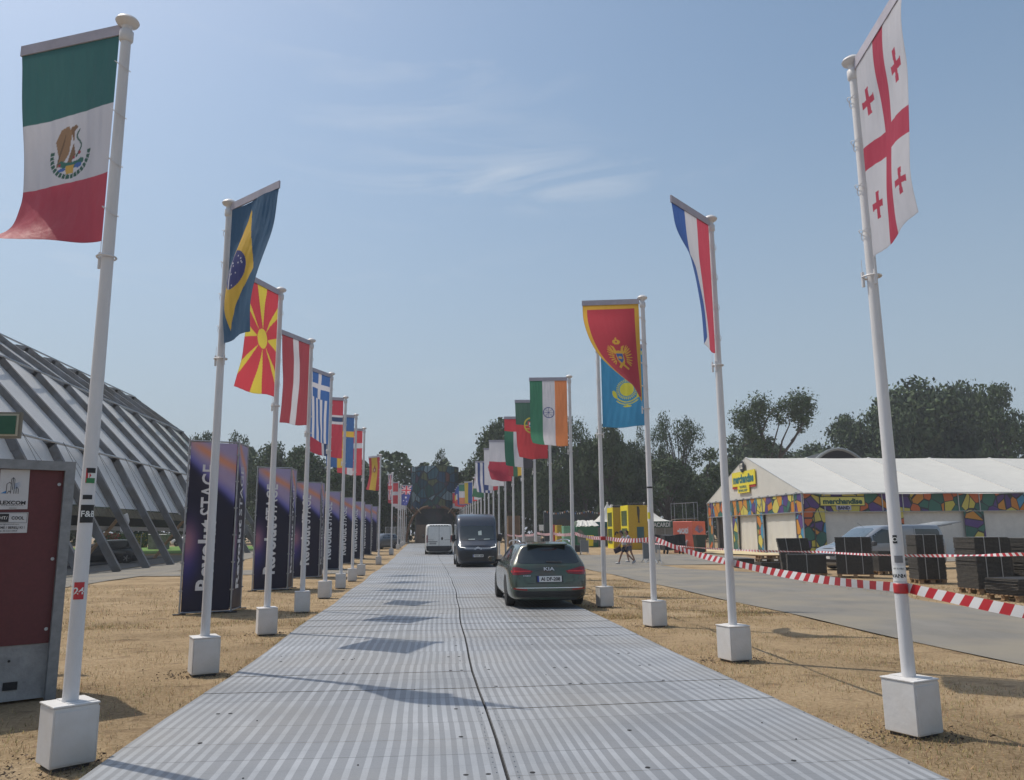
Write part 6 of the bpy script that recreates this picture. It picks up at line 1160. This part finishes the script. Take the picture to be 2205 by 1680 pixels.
for a, b_ in (((-.60, .98), (-.52, .80)), ((-.52, .80), (-.56, .62)), ((-.56, .62), (-.50, .55)), ((-.50, .55), (.50, .55)), ((.50, .55), (.56, .62)), ((.56, .62), (.52, .80)), ((.52, .80), (.60, .98))): seal(mb, bv, B_, a, b_, .009, .003)
for s_ in (-1, 1):
    for z in (.50, .54, .58): seal(mb, bv, B_, (s_ * .82, z), (s_ * .74, z - .01), .016, .008)
mb.build('tailgate_gap', BLACK, v)
plate(v, bv, B_, .0, .645, .54, .125, 'AI DF-208', -1)
mb = MB(); tdecal(mb, bv, B_, 'KIA', 0, .86, .07, .24, .012, flip=-1, bold=.015); tdecal(mb, bv, B_, 'CEED', .52 if False else .50, .715, .024, .17, .01, flip=-1, bold=.02); mb.build('badge', mat('badge_silver', (.62, .63, .65), .4, .2), v)
mb = MB(); decal(mb, bv, B_, [(-.30, .572), (.30, .572), (.30, .715), (-.30, .715)], .004, .2); mb.build('plate_recess', BLACK, v)
# --- grey people carrier, side on, doors open
GP = mat('mpv_paint_grey', (.26, .28, .31), .3, .35, var=.05, coat=.7)
yv = 34.0; v = thing('passenger_van', 'silver grey passenger van with raised tailgate and open side door beside the tent', 'van', (col(1775, yv - .4), yv - .4, gf(17, yv)), R(-78)); v.scale = (1, 1.12, 1)
b = van_body(5.15, 1.92, .96, GP, v, nose=.90, bon=.95, base=1.14, sty=1.95, stz=1.80, rear_lean=.12); bv = bvh_of(b); sd = 'L'   # local -x faces the viewer side after the turn
for sd in ('L', 'R'):
    s_ = -1 if sd == 'L' else 1
    mb = MB(); decal(mb, bv, sd, [(1.28, 1.16), (1.52, 1.16), (1.52, 1.50)], .005); decal(mb, bv, sd, [(1.58, 1.12), (2.32, 1.12), (2.32, 1.68), (2.05, 1.72), (1.58, 1.45)], .005); mb.build('front_window', GLASS, v, True)
    mb = MB(); decal(mb, bv, sd, [(3.62, 1.14), (4.82, 1.16), (4.82, 1.60), (4.74, 1.70), (3.62, 1.72)], .005); mb.build('rear_side_window', GLASS, v, True)
    mb = MB(); arch(mb, bv, .95, .40, sd); arch(mb, bv, 4.15, .40, sd); mb.build('wheel_arch', BLACK, v)
    wheel(v, s_ * .87, .95, .33, .22, s_); wheel(v, s_ * .87, 4.15, .33, .22, s_); mirror(v, s_ * .99, 1.45, 1.12, s_, DGREY, .2, .2)
    mb = MB(); seal(mb, bv, sd, (1.40, .40), (1.50, 1.15)); seal(mb, bv, sd, (2.40, .35), (2.40, 1.80)); seal(mb, bv, sd, (3.55, .35), (3.55, 1.80)); mb.build('door_gap', BLACK, v)
    mb = MB(); seal(mb, bv, sd, (.5, .42), (4.9, .42), .10, .006); mb.build('sill_trim', DGREY, v)
    mb = MB(); decal(mb, bv, sd, [(2.14, .97), (2.32, .97), (2.32, 1.0), (2.14, 1.0)], .02); mb.build('door_handle', GP, v)
mb = MB(); decal(mb, bv, 'L', [(2.44, .42), (3.50, .42), (3.50, 1.74), (2.44, 1.74)], .008); mb.build('open_doorway', mat('doorway_dark', (.012, .012, .014), .9), v, True)
mb = MB(); decal(mb, bv, 'L', [(2.6, .9), (3.0, .95), (3.05, 1.35), (2.9, 1.5), (2.7, 1.4)], .011); mb.build('seat', mat('seat_cloth', (.03, .03, .035), .9), v)
mb = MB(); decal(mb, bv, 'F', [(-.80, 1.06), (.80, 1.06), (.70, 1.70), (.5, 1.77), (-.5, 1.77), (-.70, 1.70)], .006); mb.build('windscreen', mat('screen_glass', (.10, .13, .15), .06, coat=.6), v, True)
mb = MB(); decal(mb, bv, 'F', [(-.55, .60), (.55, .60), (.62, .80), (-.62, .80)], .008); gr_ = mb.build('grille', BLACK, v); mb = MB(); [decal(mb, bv, 'F', [(-.6, z), (.6, z), (.6, z + .02), (-.6, z + .02)], .014) for z in (.64, .70, .76)]; mb.build('grille_bar', CHROME, gr_)
mb = MB(); decal(mb, bv, 'F', [(-.6, .34), (.6, .34), (.6, .46), (-.6, .46)], .008); mb.build('lower_grille', BLACK, v)
for s_ in (-1, 1): mb = MB(); decal(mb, bv, 'F', [(s_ * .58, .72), (s_ * .88, .78), (s_ * .90, .94), (s_ * .70, .90)], .01); mb.build('headlamp', mat('lamp_clear', (.45, .47, .5), .08, .5, coat=.8), v, True)
plate(v, bv, 'F', 0, .52, .52, .11, 'SGA-914') if False else None
mb = MB(); decal(mb, bv, 'F', [(-.26, .48), (.26, .48), (.26, .59), (-.26, .59)], .016); mb.build('number_plate', PLATEW, v)
mb = MB(); mb.bar((0, 5.05, 1.86), (0, 6.15, 2.02), 1.55, .06); tg = mb.build('raised_tailgate', GP, v); mb = MB(); mb.bar((0, 5.2, 1.845), (0, 5.75, 1.925), 1.3, .05); mb.build('tailgate_window', GLASS, tg); mb = MB(); mb.bar((-.7, 5.0, 1.35), (-.7, 5.75, 1.93), .03, n=6); mb.build('gas_strut', BLACK, tg)
mb = MB(); mb.bar((.0, 1.9, 1.80), (.0, 1.6, 2.0), .012, n=4); mb.build('aerial', BLACK, v)
for s_ in (-1, 1): mb = MB(); decal(mb, bv, 'B', [(s_ * .80, .9), (s_ * .93, .9), (s_ * .92, 1.35), (s_ * .82, 1.35)], .012); mb.build('tail_lamp', REDLAMP, v)
# --- cars glimpsed behind the banners and under the vaulted tent
def small_car(px, Y, rz, paint, label):
    x = col(px, Y); c = thing('parked_car', label, 'car', (x, Y, gf(x, Y)), R(rz)); s2 = [[(a, b_ * .93, z * 1.0) for a, b_, z in s] for s in st]; b = loft(s2, [paint], 'body', c, 1); bv = bvh_of(b)
    for s_ in (-1, 1):
        sd = 'R' if s_ > 0 else 'L'; mb = MB(); decal(mb, bv, sd, [(1.5, 1.0), (3.75, 1.02), (3.6, 1.30), (2.0, 1.32)], .006, .2); mb.build('side_window', GLASS, c)
        for yy in (.8, 3.38): wheel(c, s_ * .8, yy, .32, .2, s_)
        mb = MB(); decal(mb, bv, 'F', [(s_ * .5, .58), (s_ * .8, .60), (s_ * .78, .70), (s_ * .5, .68)], .008, .2); mb.build('headlamp', PLATEW, c)
    mb = MB(); decal(mb, bv, 'B', [(-.6, 1.0), (.6, 1.0), (.5, 1.33), (-.5, 1.33)], .006, .2); decal(mb, bv, 'F', [(-.62, 1.0), (.62, 1.0), (.5, 1.34), (-.5, 1.34)], .006, .2); mb.build('window', GLASS, c); return c
CB = mat('car_black', (.012, .014, .018), .25, .2, coat=.8); CW = mat('car_white', (.5, .5, .5), .3, coat=.5)
small_car(142, 52, -70, CB, 'black car parked under the vaulted tent behind the nearest left pole'); small_car(787, 76, -35, mat('car_grey', (.10, .11, .12), .3, .3, coat=.6), 'dark grey car parked beyond the last banner tower')
small_car(372, 100, -95, CW, 'white car far behind the vaulted tent legs')
# ------------------------------------------------------------------ people
SKIN = mat('skin', (.30, .16, .105), .55, var=.06); SHIRT = mat('pale_tshirt', (.52, .52, .55), .8, var=.08, vs=8); SHORT = mat('navy_shorts', (.03, .035, .06), .85); HAIR = mat('dark_hair', (.03, .022, .018), .7); SHOE = mat('white_shoe', (.5, .5, .5), .6)
def skin(name, pts, edges, radii, m, parent, lv=2, root=0):
    me = bpy.data.meshes.new(name); me.from_pydata(pts, edges, []); o = bpy.data.objects.new(name, me); C.objects.link(o); md = o.modifiers.new('k', 'SKIN'); md.use_smooth_shade = True; s = o.modifiers.new('s', 'SUBSURF'); s.levels = lv; s.render_levels = lv
    for v_, r in zip(me.skin_vertices[0].data, radii): v_.radius = (r, r) if not isinstance(r, tuple) else r
    me.skin_vertices[0].data[root].use_root = True; bpy.context.view_layer.update(); bake(o); o.data.materials.append(m); o.parent = parent; o.data.polygons.foreach_set('use_smooth', [True] * len(o.data.polygons)); return o
def person(px, Y, label, lean, strideF, strideB, armF, armB, shirt, short, hair, h=1.70, bag=None, cap=None):
    x = col(px, Y); p = thing('person', label, 'person', (x, Y, gf(x, Y)), R(-90)); k = h / 1.75    # local: faces -y; turned to face -x
    def q(*a): return tuple(c * k for c in a)
    hip = q(0, 0, .93); ch = q(0, -.06 * lean, 1.30); nk = q(0, -.10 * lean, 1.48); hd = q(0, -.17 * lean, 1.60); tp = q(0, -.19 * lean, 1.70)
    pts = [hip, q(0, -.03 * lean, 1.10), ch, nk, hd, tp]; ed = [(0, 1), (1, 2), (2, 3), (3, 4), (4, 5)]; rd = [(.155, .11), (.14, .10), (.17, .11), .055, (.078, .095), (.062, .075)]; rd = [tuple(c * k for c in (r if isinstance(r, tuple) else (r, r))) for r in rd]
    def chain(base, ch_, rr):
        pr = base
        for c, r in zip(ch_, rr): pts.append(q(*c)); ed.append((pr, len(pts) - 1)); rd.append((r * k, r * k)); pr = len(pts) - 1
        return pr
    for s_, (ky, kz, ay, az, ty) in ((-1, strideF), (1, strideB)):
        chain(0, [(s_ * .09, 0, .86), (s_ * .095, ky, kz), (s_ * .09, ay, az), (s_ * .09, ay + ty * .5, max(.04, az - .05)), (s_ * .09, ay + ty, .035 if ty < -.1 else az - .09)], [.088, .055, .038, .036, .028])
    for s_, (ey, ez, hy, hz_) in ((-1, armF), (1, armB)):
        w = chain(2, [(s_ * .17, -.07 * lean, 1.40), (s_ * .22, ey, ez), (s_ * .21, hy, hz_), (s_ * .21, hy - .03, hz_ - .07)], [.05, .037, .026, .03])
    body = skin('body', pts, ed, rd, SKIN, p)
    # hands: four fingers and a thumb
    for s_, (ey, ez, hy, hz_) in ((-1, armF), (1, armB)):
        mb = MB()
        for f_i in range(4): yy = hy - .055 + f_i * .02; L_ = (.06, .075, .07, .055)[f_i]; mb.tube([q(s_ * .21, yy, hz_ - .09), q(s_ * .205, yy - .005, hz_ - .09 - L_ * .6), q(s_ * .19, yy - .005, hz_ - .09 - L_)], [.009 * k, .008 * k, .006 * k], 5)
        mb.tube([q(s_ * .21, hy - .06, hz_ - .05), q(s_ * .20, hy - .085, hz_ - .085)], [.01 * k, .008 * k], 5); mb.build('fingers', SKIN, p)
    sp_ = [q(0, 0, .92), q(0, -.03 * lean, 1.10), ch, q(0, -.09 * lean, 1.43), q(-.17, -.07 * lean, 1.40), q(-.205, armF[0] * .6, 1.40 - (1.40 - armF[1]) * .62), q(.17, -.07 * lean, 1.40), q(.205, armB[0] * .6, 1.40 - (1.40 - armB[1]) * .62)]
    skin('shirt', sp_, [(0, 1), (1, 2), (2, 3), (2, 4), (4, 5), (2, 6), (6, 7)], [(.175 * k, .13 * k), (.165 * k, .12 * k), (.19 * k, .13 * k), .075 * k, .07 * k, .062 * k, .07 * k, .062 * k], shirt, p)
    s2 = [q(0, 0, .96), q(-.09, strideF[0] * .1, .84), q(-.095, strideF[0] * .62, .93 - (.93 - strideF[1]) * .75), q(.09, strideB[0] * .1, .84), q(.095, strideB[0] * .62, .93 - (.93 - strideB[1]) * .75)]
    skin('shorts', s2, [(0, 1), (1, 2), (0, 3), (3, 4)], [(.165 * k, .12 * k), .11 * k, .095 * k, .11 * k, .095 * k], short, p)
    hp = [q(0, -.16 * lean + .02, 1.60), q(0, -.17 * lean + .015, 1.70), q(0, -.17 * lean + .03, 1.745)]
    skin('hair', hp + [q(0, -.12 * lean + .07, 1.60)], [(0, 1), (1, 2), (0, 3)], [(.082 * k, .09 * k), (.085 * k, .095 * k), .04 * k, .05 * k], hair, p)
    mb = MB(); mb.tube([q(0, -.17 * lean - .09, 1.63), q(0, -.17 * lean - .118, 1.605), q(0, -.17 * lean - .09, 1.595)], [.008, .014, .01], 6); [mb.lathe([(.001, -.01), (.02, -.008), (.02, .008), (.001, .01)], q(s_ * .085, -.17 * lean, 1.61), n=8, axis='X') for s_ in (-1, 1)]; mb.build('nose_and_ears', SKIN, p)
    mb = MB(); [mb.lathe([(.001, -.005), (.011, 0), (.001, .006)], q(s_ * .032, -.17 * lean - .088, 1.635), n=8, axis='Y') for s_ in (-1, 1)]; mb.box(q(0, -.17 * lean - .092, 1.565), (.045, .01, .01)); mb.build('eyes_and_mouth', INK, p)
    for s_, st_ in ((-1, strideF), (1, strideB)):
        ay, az, ty = st_[2], st_[3], st_[4]; fl = ty < -.1; mb = MB(); a = q(s_ * .09, ay + .05, max(.045, az - .06)); c = q(s_ * .09, ay + ty - .03, .04 if fl else max(.04, az - .12)); mb.tube([a, tuple((Vector(a) + Vector(c)) / 2 + Vector((0, 0, .01))), c], [.045 * k, .05 * k, .035 * k], 8); mb.build('shoe', SHOE, p, True)
    if bag:
        bq = thing('bag', bag, 'bag', (x, Y, gf(x, Y)), R(-90)); yy, zz = armF[2] - .06, armF[3] - .22; mb = MB(); mb.box(q(-.21, yy, zz), (.10, .40, .27), M=Matrix.Translation(q(-.235, yy, zz)) @ Matrix.Rotation(R(24), 4, 'X'), bev=.02); mb.build('body', mat('bag_plum', (.03, .018, .035), .7), bq); mb = MB(); mb.tube([q(-.235, yy - .12, zz + .10), q(-.225, yy, zz + .20), q(-.235, yy + .12, zz + .14)], .01, 5); mb.build('handle', BLACK, bq)
    if cap: mb = MB(); mb.lathe([(.095, 1.66 * k), (.09, 1.72 * k), (.05, 1.77 * k), (.002, 1.78 * k)], (0, -.16 * lean * k, 0), n=14); mb.box((0, -.16 * lean * k - .13, 1.665 * k), (.13, .12, .012)); mb.build('cap', cap, p, True)
    return p
person(1344, 42.9, 'person in pale t-shirt and dark shorts striding left with a dark bag', 1.0, (-.16, .50, -.30, .10, -.16), (.14, .50, .48, .17, -.08), (-.08, 1.12, -.26, .95), (.16, 1.14, .05, .90), SHIRT, SHORT, HAIR, 1.76, bag='dark plum coloured bag held by the striding person', cap=mat('cap_dark', (.05, .045, .05), .8))
person(1354, 45.0, 'person in grey shirt walking half hidden behind the one with the bag', .8, (-.10, .50, -.02, .09, -.16), (.10, .50, .26, .14, -.08), (.02, 1.12, -.08, .88), (.08, 1.12, .12, .86), mat('grey_shirt', (.30, .31, .36), .8), mat('grey_shorts', (.10, .10, .13), .85), HAIR, 1.80)

# ------------------------------------------------------------------ trees
LEAFM = mat('leaves', (0, 0, 0), .7, vcol=True, var=.1, vs=.6, trans=.36, spec=.2); BARK = mat('bark', (.09, .07, .055), .9, var=.3, vs=3, bump=.5)
CROWNS = {}
def crown(kind, seed):
    """unit crown: radius about 1, height about 2 (z 0..2); returns leaf mesh and limb mesh shared by copies"""
    k = (kind, seed)
    if k in CROWNS: return CROWNS[k]
    r = np.random.RandomState(seed); n = {'dense': 11000, 'mid': 9000, 'loose': 5200, 'poplar': 7000}[kind]
    if kind == 'poplar': cl = [(r.uniform(-.5, .5), r.uniform(-.5, .5), r.uniform(.2, 1.75), r.uniform(.18, .3)) for _ in range(26)]; cl = [(a * (1 - .35 * c), b * (1 - .35 * c), c, d * (1.1 - .3 * c)) for a, b, c, d in cl]
    elif kind == 'loose': cl = [(.95 * math.cos(a) * q, .95 * math.sin(a) * q, z, s) for a, q, z, s in zip(r.rand(24) * 6.28, .25 + .75 * r.rand(24) ** .6, .9 + 1.05 * r.rand(24), .15 + .17 * r.rand(24))]
    else:
        m = 46 if kind == 'dense' else 38; cl = []
        for _ in range(m):
            a = r.rand() * 6.28; z = r.rand(); rad = math.sqrt(max(0, 1 - (2 * z - .85) ** 2 / 1.4)) * (.55 + .42 * r.rand()); cl.append((rad * math.cos(a) * .82, rad * math.sin(a) * .82, .12 + 1.68 * z, .17 + .19 * r.rand()))
    cl = np.array(cl); w = cl[:, 3] ** 2; w /= w.sum(); ci = r.choice(len(cl), n, p=w); d = r.randn(n, 3); d /= np.linalg.norm(d, axis=1)[:, None]; rr = (.45 + .6 * r.rand(n) ** .5) * (1 + .18 * r.randn(n)); c = cl[ci, :3] + d * (cl[ci, 3] * rr)[:, None] * np.array([1, 1, .8])
    s = {'dense': .037, 'mid': .035, 'loose': .026, 'poplar': .027}[kind] * (.6 + .9 * r.rand(n)); t1 = r.randn(n, 3); t1 /= np.linalg.norm(t1, axis=1)[:, None]; t2 = np.cross(t1, d + .6 * r.randn(n, 3)); t2 /= np.linalg.norm(t2, axis=1)[:, None] + 1e-9
    a = t1 * s[:, None]; b = t2 * (s * .6)[:, None]; q = np.stack([c - a, c + b - a * .2, c + a, c - b + a * .1], 1).reshape(-1, 3)
    tint = r.rand(len(cl))[ci]; yel_lit = (tint > .74) & (r.rand(n) < .6); base = np.array([.145, .195, .038]); cc = base * (.55 + .9 * r.rand(n, 1)) * (.75 + .5 * tint[:, None]); cc[yel_lit] = np.array([.30, .28, .05]) * (.6 + .7 * r.rand(yel_lit.sum(), 1))  # yellow leaves in some clumps paint sunlit foliage into the colour
    if kind == 'loose': cc = cc * np.array([1.7, 1.75, 1.15])
    me = bpy.data.meshes.new('foliage'); nv = 4 * n; me.vertices.add(nv); me.vertices.foreach_set('co', q.astype(np.float32).ravel()); me.loops.add(nv); me.loops.foreach_set('vertex_index', np.arange(nv, dtype=np.int32)); me.polygons.add(n); me.polygons.foreach_set('loop_start', np.arange(0, nv, 4, dtype=np.int32)); me.update()
    at_ = me.color_attributes.new('Col', 'FLOAT_COLOR', 'POINT'); at_.data.foreach_set('color', np.concatenate([np.repeat(cc, 4, 0), np.ones((nv, 1))], 1).astype(np.float32).ravel()); me.materials.append(LEAFM); me.validate()
    mb = MB(); mb.tube([(0, 0, -1.0), (.02, 0, -.2), (-.02, .02, .4), (.03, 0, 1.1), (0, 0, 1.5)], [.065, .05, .042, .025, .008], 8)
    for i in range(0, len(cl), 2 if kind != 'loose' else 1):
        x, y, z, _ = cl[i]; z0 = (.1 + .35 * r.rand()) * z; mb.tube([(0, 0, z0), (x * .35, y * .35, z0 + (z - z0) * .55), (x * .75, y * .75, z0 + (z - z0) * .9), (x, y, z)], [.026, .018, .011, .004], 5)
    lo = mb.build('tmp', BARK); lm = lo.data; bpy.data.objects.remove(lo); lm.name = 'limbs'
    CROWNS[k] = (me, lm); return CROWNS[k]
tn = [0]
def tree(px, Y, top, wpx, kind, seed, label, name='tree', low=None, rot=None, group='trees behind the festival ground'):
    """crown centred on azimuth px at distance Y, apex at height of row top, wpx wide; low: row of the crown's foot"""
    x = col(px, Y); g0 = gf(x, Y); zt = zat(px, top, Y) - g0; rw = wpx / 2 / 1720 * Y * (1.3 if kind in ('dense', 'mid') else 1); zl = zt * .16 if low is None else zat(px, low, Y) - g0; hh = (zt - zl) / 2; me, lm = crown(kind, seed); tn[0] += 1
    t = thing(name, label, 'tree', (x, Y, g0), tn[0] * 1.7 if rot is None else rot, group)
    o = bpy.data.objects.new('crown', me); C.objects.link(o); o.parent = t; o.location = (0, 0, zl); o.scale = (rw, rw, hh)
    o = bpy.data.objects.new('trunk', lm); C.objects.link(o); o.parent = t; tr = min(zl / hh, 1.2) if hh > 0 else 1; o.location = (0, 0, zl); o.scale = (rw * .8, rw * .8, max(hh, zl)); o.scale = (min(rw, 5) , min(rw, 5), max(hh, zl + .2)); return t
T = [  # px, Y, top, width, kind, seed, label
 (425, 118, 925, 60, 'mid', 1, 'pale edged tree just right of the vaulted tent roof'), (500, 112, 925, 85, 'mid', 2, 'yellow green tree above the nearest banner tower'), (455, 125, 950, 80, 'dense', 3, 'dark tree between two lighter crowns behind the nearest banner tower'),
 (575, 105, 950, 100, 'mid', 1, 'yellowish tree above the second banner tower'), (640, 100, 962, 120, 'dense', 4, 'round dark tree behind the third banner tower'), (700, 98, 992, 110, 'dense', 3, 'dark round tree behind the fourth banner tower'), (760, 104, 1005, 100, 'dense', 5, 'dark tree behind the white cross flag'),
 (815, 108, 1022, 80, 'dense', 4, 'dark tree behind the red and yellow flag'), (850, 112, 1012, 60, 'mid', 2, 'small tree just left of the gate tower'), (908, 125, 992, 50, 'poplar', 6, 'narrow tree peeping over the left edge of the gate tower'), (948, 122, 952, 100, 'poplar', 7, 'tall upright tree right behind the gate tower'), (992, 120, 1000, 60, 'poplar', 6, 'smaller upright tree at the right edge of the gate tower'),
 (1072, 108, 925, 110, 'dense', 5, 'tall dark tree between the gate tower and the right hand flags'), (1095, 104, 897, 130, 'mid', 8, 'tallest tree behind the red and green flags'), (1150, 110, 915, 110, 'dense', 3, 'dark tree behind the orange, white and green flag'), (1205, 100, 905, 110, 'mid', 2, 'broad tree behind the navy wheel flag pole'), (1262, 98, 902, 100, 'loose', 9, 'twiggy thin crowned tree left of the sky blue flag'), (1310, 96, 915, 110, 'dense', 5, 'dark tree behind the sky blue flag'), (1358, 100, 950, 90, 'dense', 4, 'dark tree right of the sky blue flag'),
 (1410, 106, 925, 70, 'loose', 10, 'wispy thin tree behind the third right pole'), (1470, 100, 900, 110, 'loose', 11, 'wispy open crowned tree between the tall poles'), (1440, 96, 985, 140, 'mid', 8, 'bushy tree under the wispy crowns'), (1530, 96, 960, 130, 'mid', 2, 'bushy yellow green tree behind the second right pole'), (1590, 100, 985, 100, 'dense', 4, 'dark tree just left of the shop tent gable'),
 (1640, 122, 925, 120, 'dense', 3, 'dark crown low behind the spreading tree'), (1745, 130, 955, 120, 'dense', 5, 'distant dark crown right of the spreading tree'), (1835, 118, 895, 130, 'dense', 4, 'dark round tree left of the nearest right pole'), (1900, 124, 930, 100, 'mid', 1, 'dark crown directly behind the nearest right pole'), (2000, 112, 812, 220, 'dense', 3, 'largest broad dark tree at the upper right'), (1945, 110, 850, 130, 'dense', 5, 'left shoulder crown beside the largest right tree'), (2085, 114, 825, 150, 'dense', 4, 'right shoulder crown beside the largest right tree'), (2180, 104, 822, 130, 'mid', 8, 'yellow green tree cut by the right edge of the view'), (2150, 118, 870, 120, 'dense', 3, 'dark crown low down at the right edge')]
for (px, Y, top, w, kd, sdd, lab) in T: tree(px, Y, top, w, kd, sdd, lab)
# spreading tree with visible limbs
def spread():
    Y = 92; cx = col(1690, Y); g0 = gf(cx, Y); t = thing('tree', 'tall spreading tree with bare limbs under a pale green crown', 'tree', (cx, Y, g0), 0, 'trees behind the festival ground'); S1 = Y / 1720
    def q(px, py, dy=0): return ((px - 1690) * S1 * 1.03, dy, zat(px, py, Y) - g0)
    br = [[(1672, 1160), (1668, 1010), (1662, 975), (1655, 930), (1650, 900), (1640, 880)], [(1672, 1100), (1690, 990), (1720, 950), (1745, 910), (1760, 880)], [(1668, 1010), (1680, 960), (1692, 920), (1700, 890)], [(1662, 975), (1640, 940), (1620, 920), (1605, 905)], [(1690, 985), (1700, 950), (1712, 915), (1722, 885)], [(1655, 930), (1668, 900), (1680, 880)], [(1720, 950), (1735, 935), (1750, 925)], [(1640, 940), (1625, 955), (1612, 960)]]
    mb = MB(); r = random.Random(3)
    for i, b_ in enumerate(br): n_ = len(b_); mb.tube([q(x, y, r.uniform(-1, 1) * j * .5) for j, (x, y) in enumerate(b_)], [(.38 if i == 0 else .25 if i == 1 else .14) * (1 - .75 * j / (n_ - 1)) for j in range(n_)], 7)
    mb.build('trunk', BARK, t, True)
    rs_ = np.random.RandomState(12); cl = [(1640, 880, 26), (1620, 895, 24), (1606, 912, 20), (1650, 905, 22), (1615, 940, 20), (1598, 945, 14), (1665, 875, 18), (1690, 880, 16), (1702, 885, 16), (1722, 872, 22), (1745, 870, 24), (1762, 882, 20), (1770, 905, 13), (1748, 895, 18), (1735, 905, 14), (1700, 905, 12), (1755, 860, 14), (1728, 890, 16), (1635, 925, 16), (1660, 950, 10), (1752, 922, 9), (1630, 960, 14), (1652, 975, 14)]
    cs = np.array([q(x, y, rs_.uniform(-2, 2)) + (r_ * S1 * 1.35,) for x, y, r_ in cl]); w = cs[:, 3] ** 2; n = 8500; ci = rs_.choice(len(cs), n, p=w / w.sum()); d = rs_.randn(n, 3); d /= np.linalg.norm(d, axis=1)[:, None]; c = cs[ci, :3] + d * (cs[ci, 3] * (.3 + .75 * rs_.rand(n)) * (1 + .15 * rs_.randn(n)))[:, None]
    s = .15 * (.6 + .8 * rs_.rand(n)); t1 = rs_.randn(n, 3); t1 /= np.linalg.norm(t1, axis=1)[:, None]; t2 = np.cross(t1, d); t2 /= np.linalg.norm(t2, axis=1)[:, None] + 1e-9; a = t1 * s[:, None]; b_ = t2 * s[:, None] * .6; v = np.stack([c - a, c + b_, c + a, c - b_], 1).reshape(-1, 3); cc = np.array([.32, .36, .06]) * (.55 + .8 * rs_.rand(n, 1)) * (.8 + .5 * rs_.rand(len(cs))[ci][:, None])
    me = bpy.data.meshes.new('crown'); nv = 4 * n; me.vertices.add(nv); me.vertices.foreach_set('co', v.astype(np.float32).ravel()); me.loops.add(nv); me.loops.foreach_set('vertex_index', np.arange(nv, dtype=np.int32)); me.polygons.add(n); me.polygons.foreach_set('loop_start', np.arange(0, nv, 4, dtype=np.int32)); me.update(); at_ = me.color_attributes.new('Col', 'FLOAT_COLOR', 'POINT'); at_.data.foreach_set('color', np.concatenate([np.repeat(cc, 4, 0), np.ones((nv, 1))], 1).astype(np.float32).ravel()); me.materials.append(LEAFM); me.validate(); o = bpy.data.objects.new('crown', me); C.objects.link(o); o.parent = t
spread()
# dense understorey that closes the view between and beyond the trunks: one far wood
Y0 = 0; mb = MB(); rs_ = np.random.RandomState(21); n = 52000; px = rs_.uniform(-250, 2500, n); Yd = rs_.uniform(112, 132, n); d0 = np.array([col(0, 1.0), col(1000, 1.0)]); X = (d0[0] + (d0[1] - d0[0]) * px / 1000) * Yd
toprow = 1000 + 14 * np.sin(px * .021) + 10 * np.sin(px * .057 + 1) + 7 * np.sin(px * .13); hmax = 1.68 + (1152 - toprow) / 1720 * Yd - .5; z = hmax * (rs_.rand(n) ** .8); s = .42 * (.6 + .8 * rs_.rand(n)); t1 = rs_.randn(n, 3); t1 /= np.linalg.norm(t1, axis=1)[:, None]; t2 = np.cross(t1, rs_.randn(n, 3)); t2 /= np.linalg.norm(t2, axis=1)[:, None]; c = np.stack([X, Yd, z + g(X, Yd)], -1); a = t1 * s[:, None]; b_ = t2 * s[:, None] * .65
v = np.stack([c - a, c + b_, c + a, c - b_], 1).reshape(-1, 3); cc = np.array([.085, .115, .028]) * (.5 + .9 * rs_.rand(n, 1)) * (1 + .35 * np.sin(px * .03)[:, None]); me = bpy.data.meshes.new('far_wood'); nv = 4 * n; me.vertices.add(nv); me.vertices.foreach_set('co', v.astype(np.float32).ravel()); me.loops.add(nv); me.loops.foreach_set('vertex_index', np.arange(nv, dtype=np.int32)); me.polygons.add(n); me.polygons.foreach_set('loop_start', np.arange(0, nv, 4, dtype=np.int32)); me.update(); at_ = me.color_attributes.new('Col', 'FLOAT_COLOR', 'POINT'); at_.data.foreach_set('color', np.concatenate([np.repeat(cc, 4, 0), np.ones((nv, 1))], 1).astype(np.float32).ravel()); me.materials.append(LEAFM); me.validate(); o = bpy.data.objects.new('far_wood', me); C.objects.link(o); tag(o, 'dark wooded undergrowth reading as one mass behind the separate trees', 'wood', kind='stuff')

# ------------------------------------------------------------------ summer haze: one even volume round the whole place
mb = MB(); mb.box((0, 400, 20), (2400, 2500, 46)); hzo = mb.build('haze', None); hzo.data.materials.clear()
hm_ = bpy.data.materials.new('haze'); hm_.use_nodes = True; t = hm_.node_tree; t.nodes.clear(); vo = t.nodes.new('ShaderNodeVolumePrincipled'); vo.inputs['Density'].default_value = .0008; vo.inputs['Color'].default_value = (.88, .90, .95, 1); vo.inputs['Anisotropy'].default_value = .2; oo = t.nodes.new('ShaderNodeOutputMaterial'); t.links.new(vo.outputs[0], oo.inputs['Volume'])
hzo.data.materials.append(hm_); tag(hzo, kind='stuff')
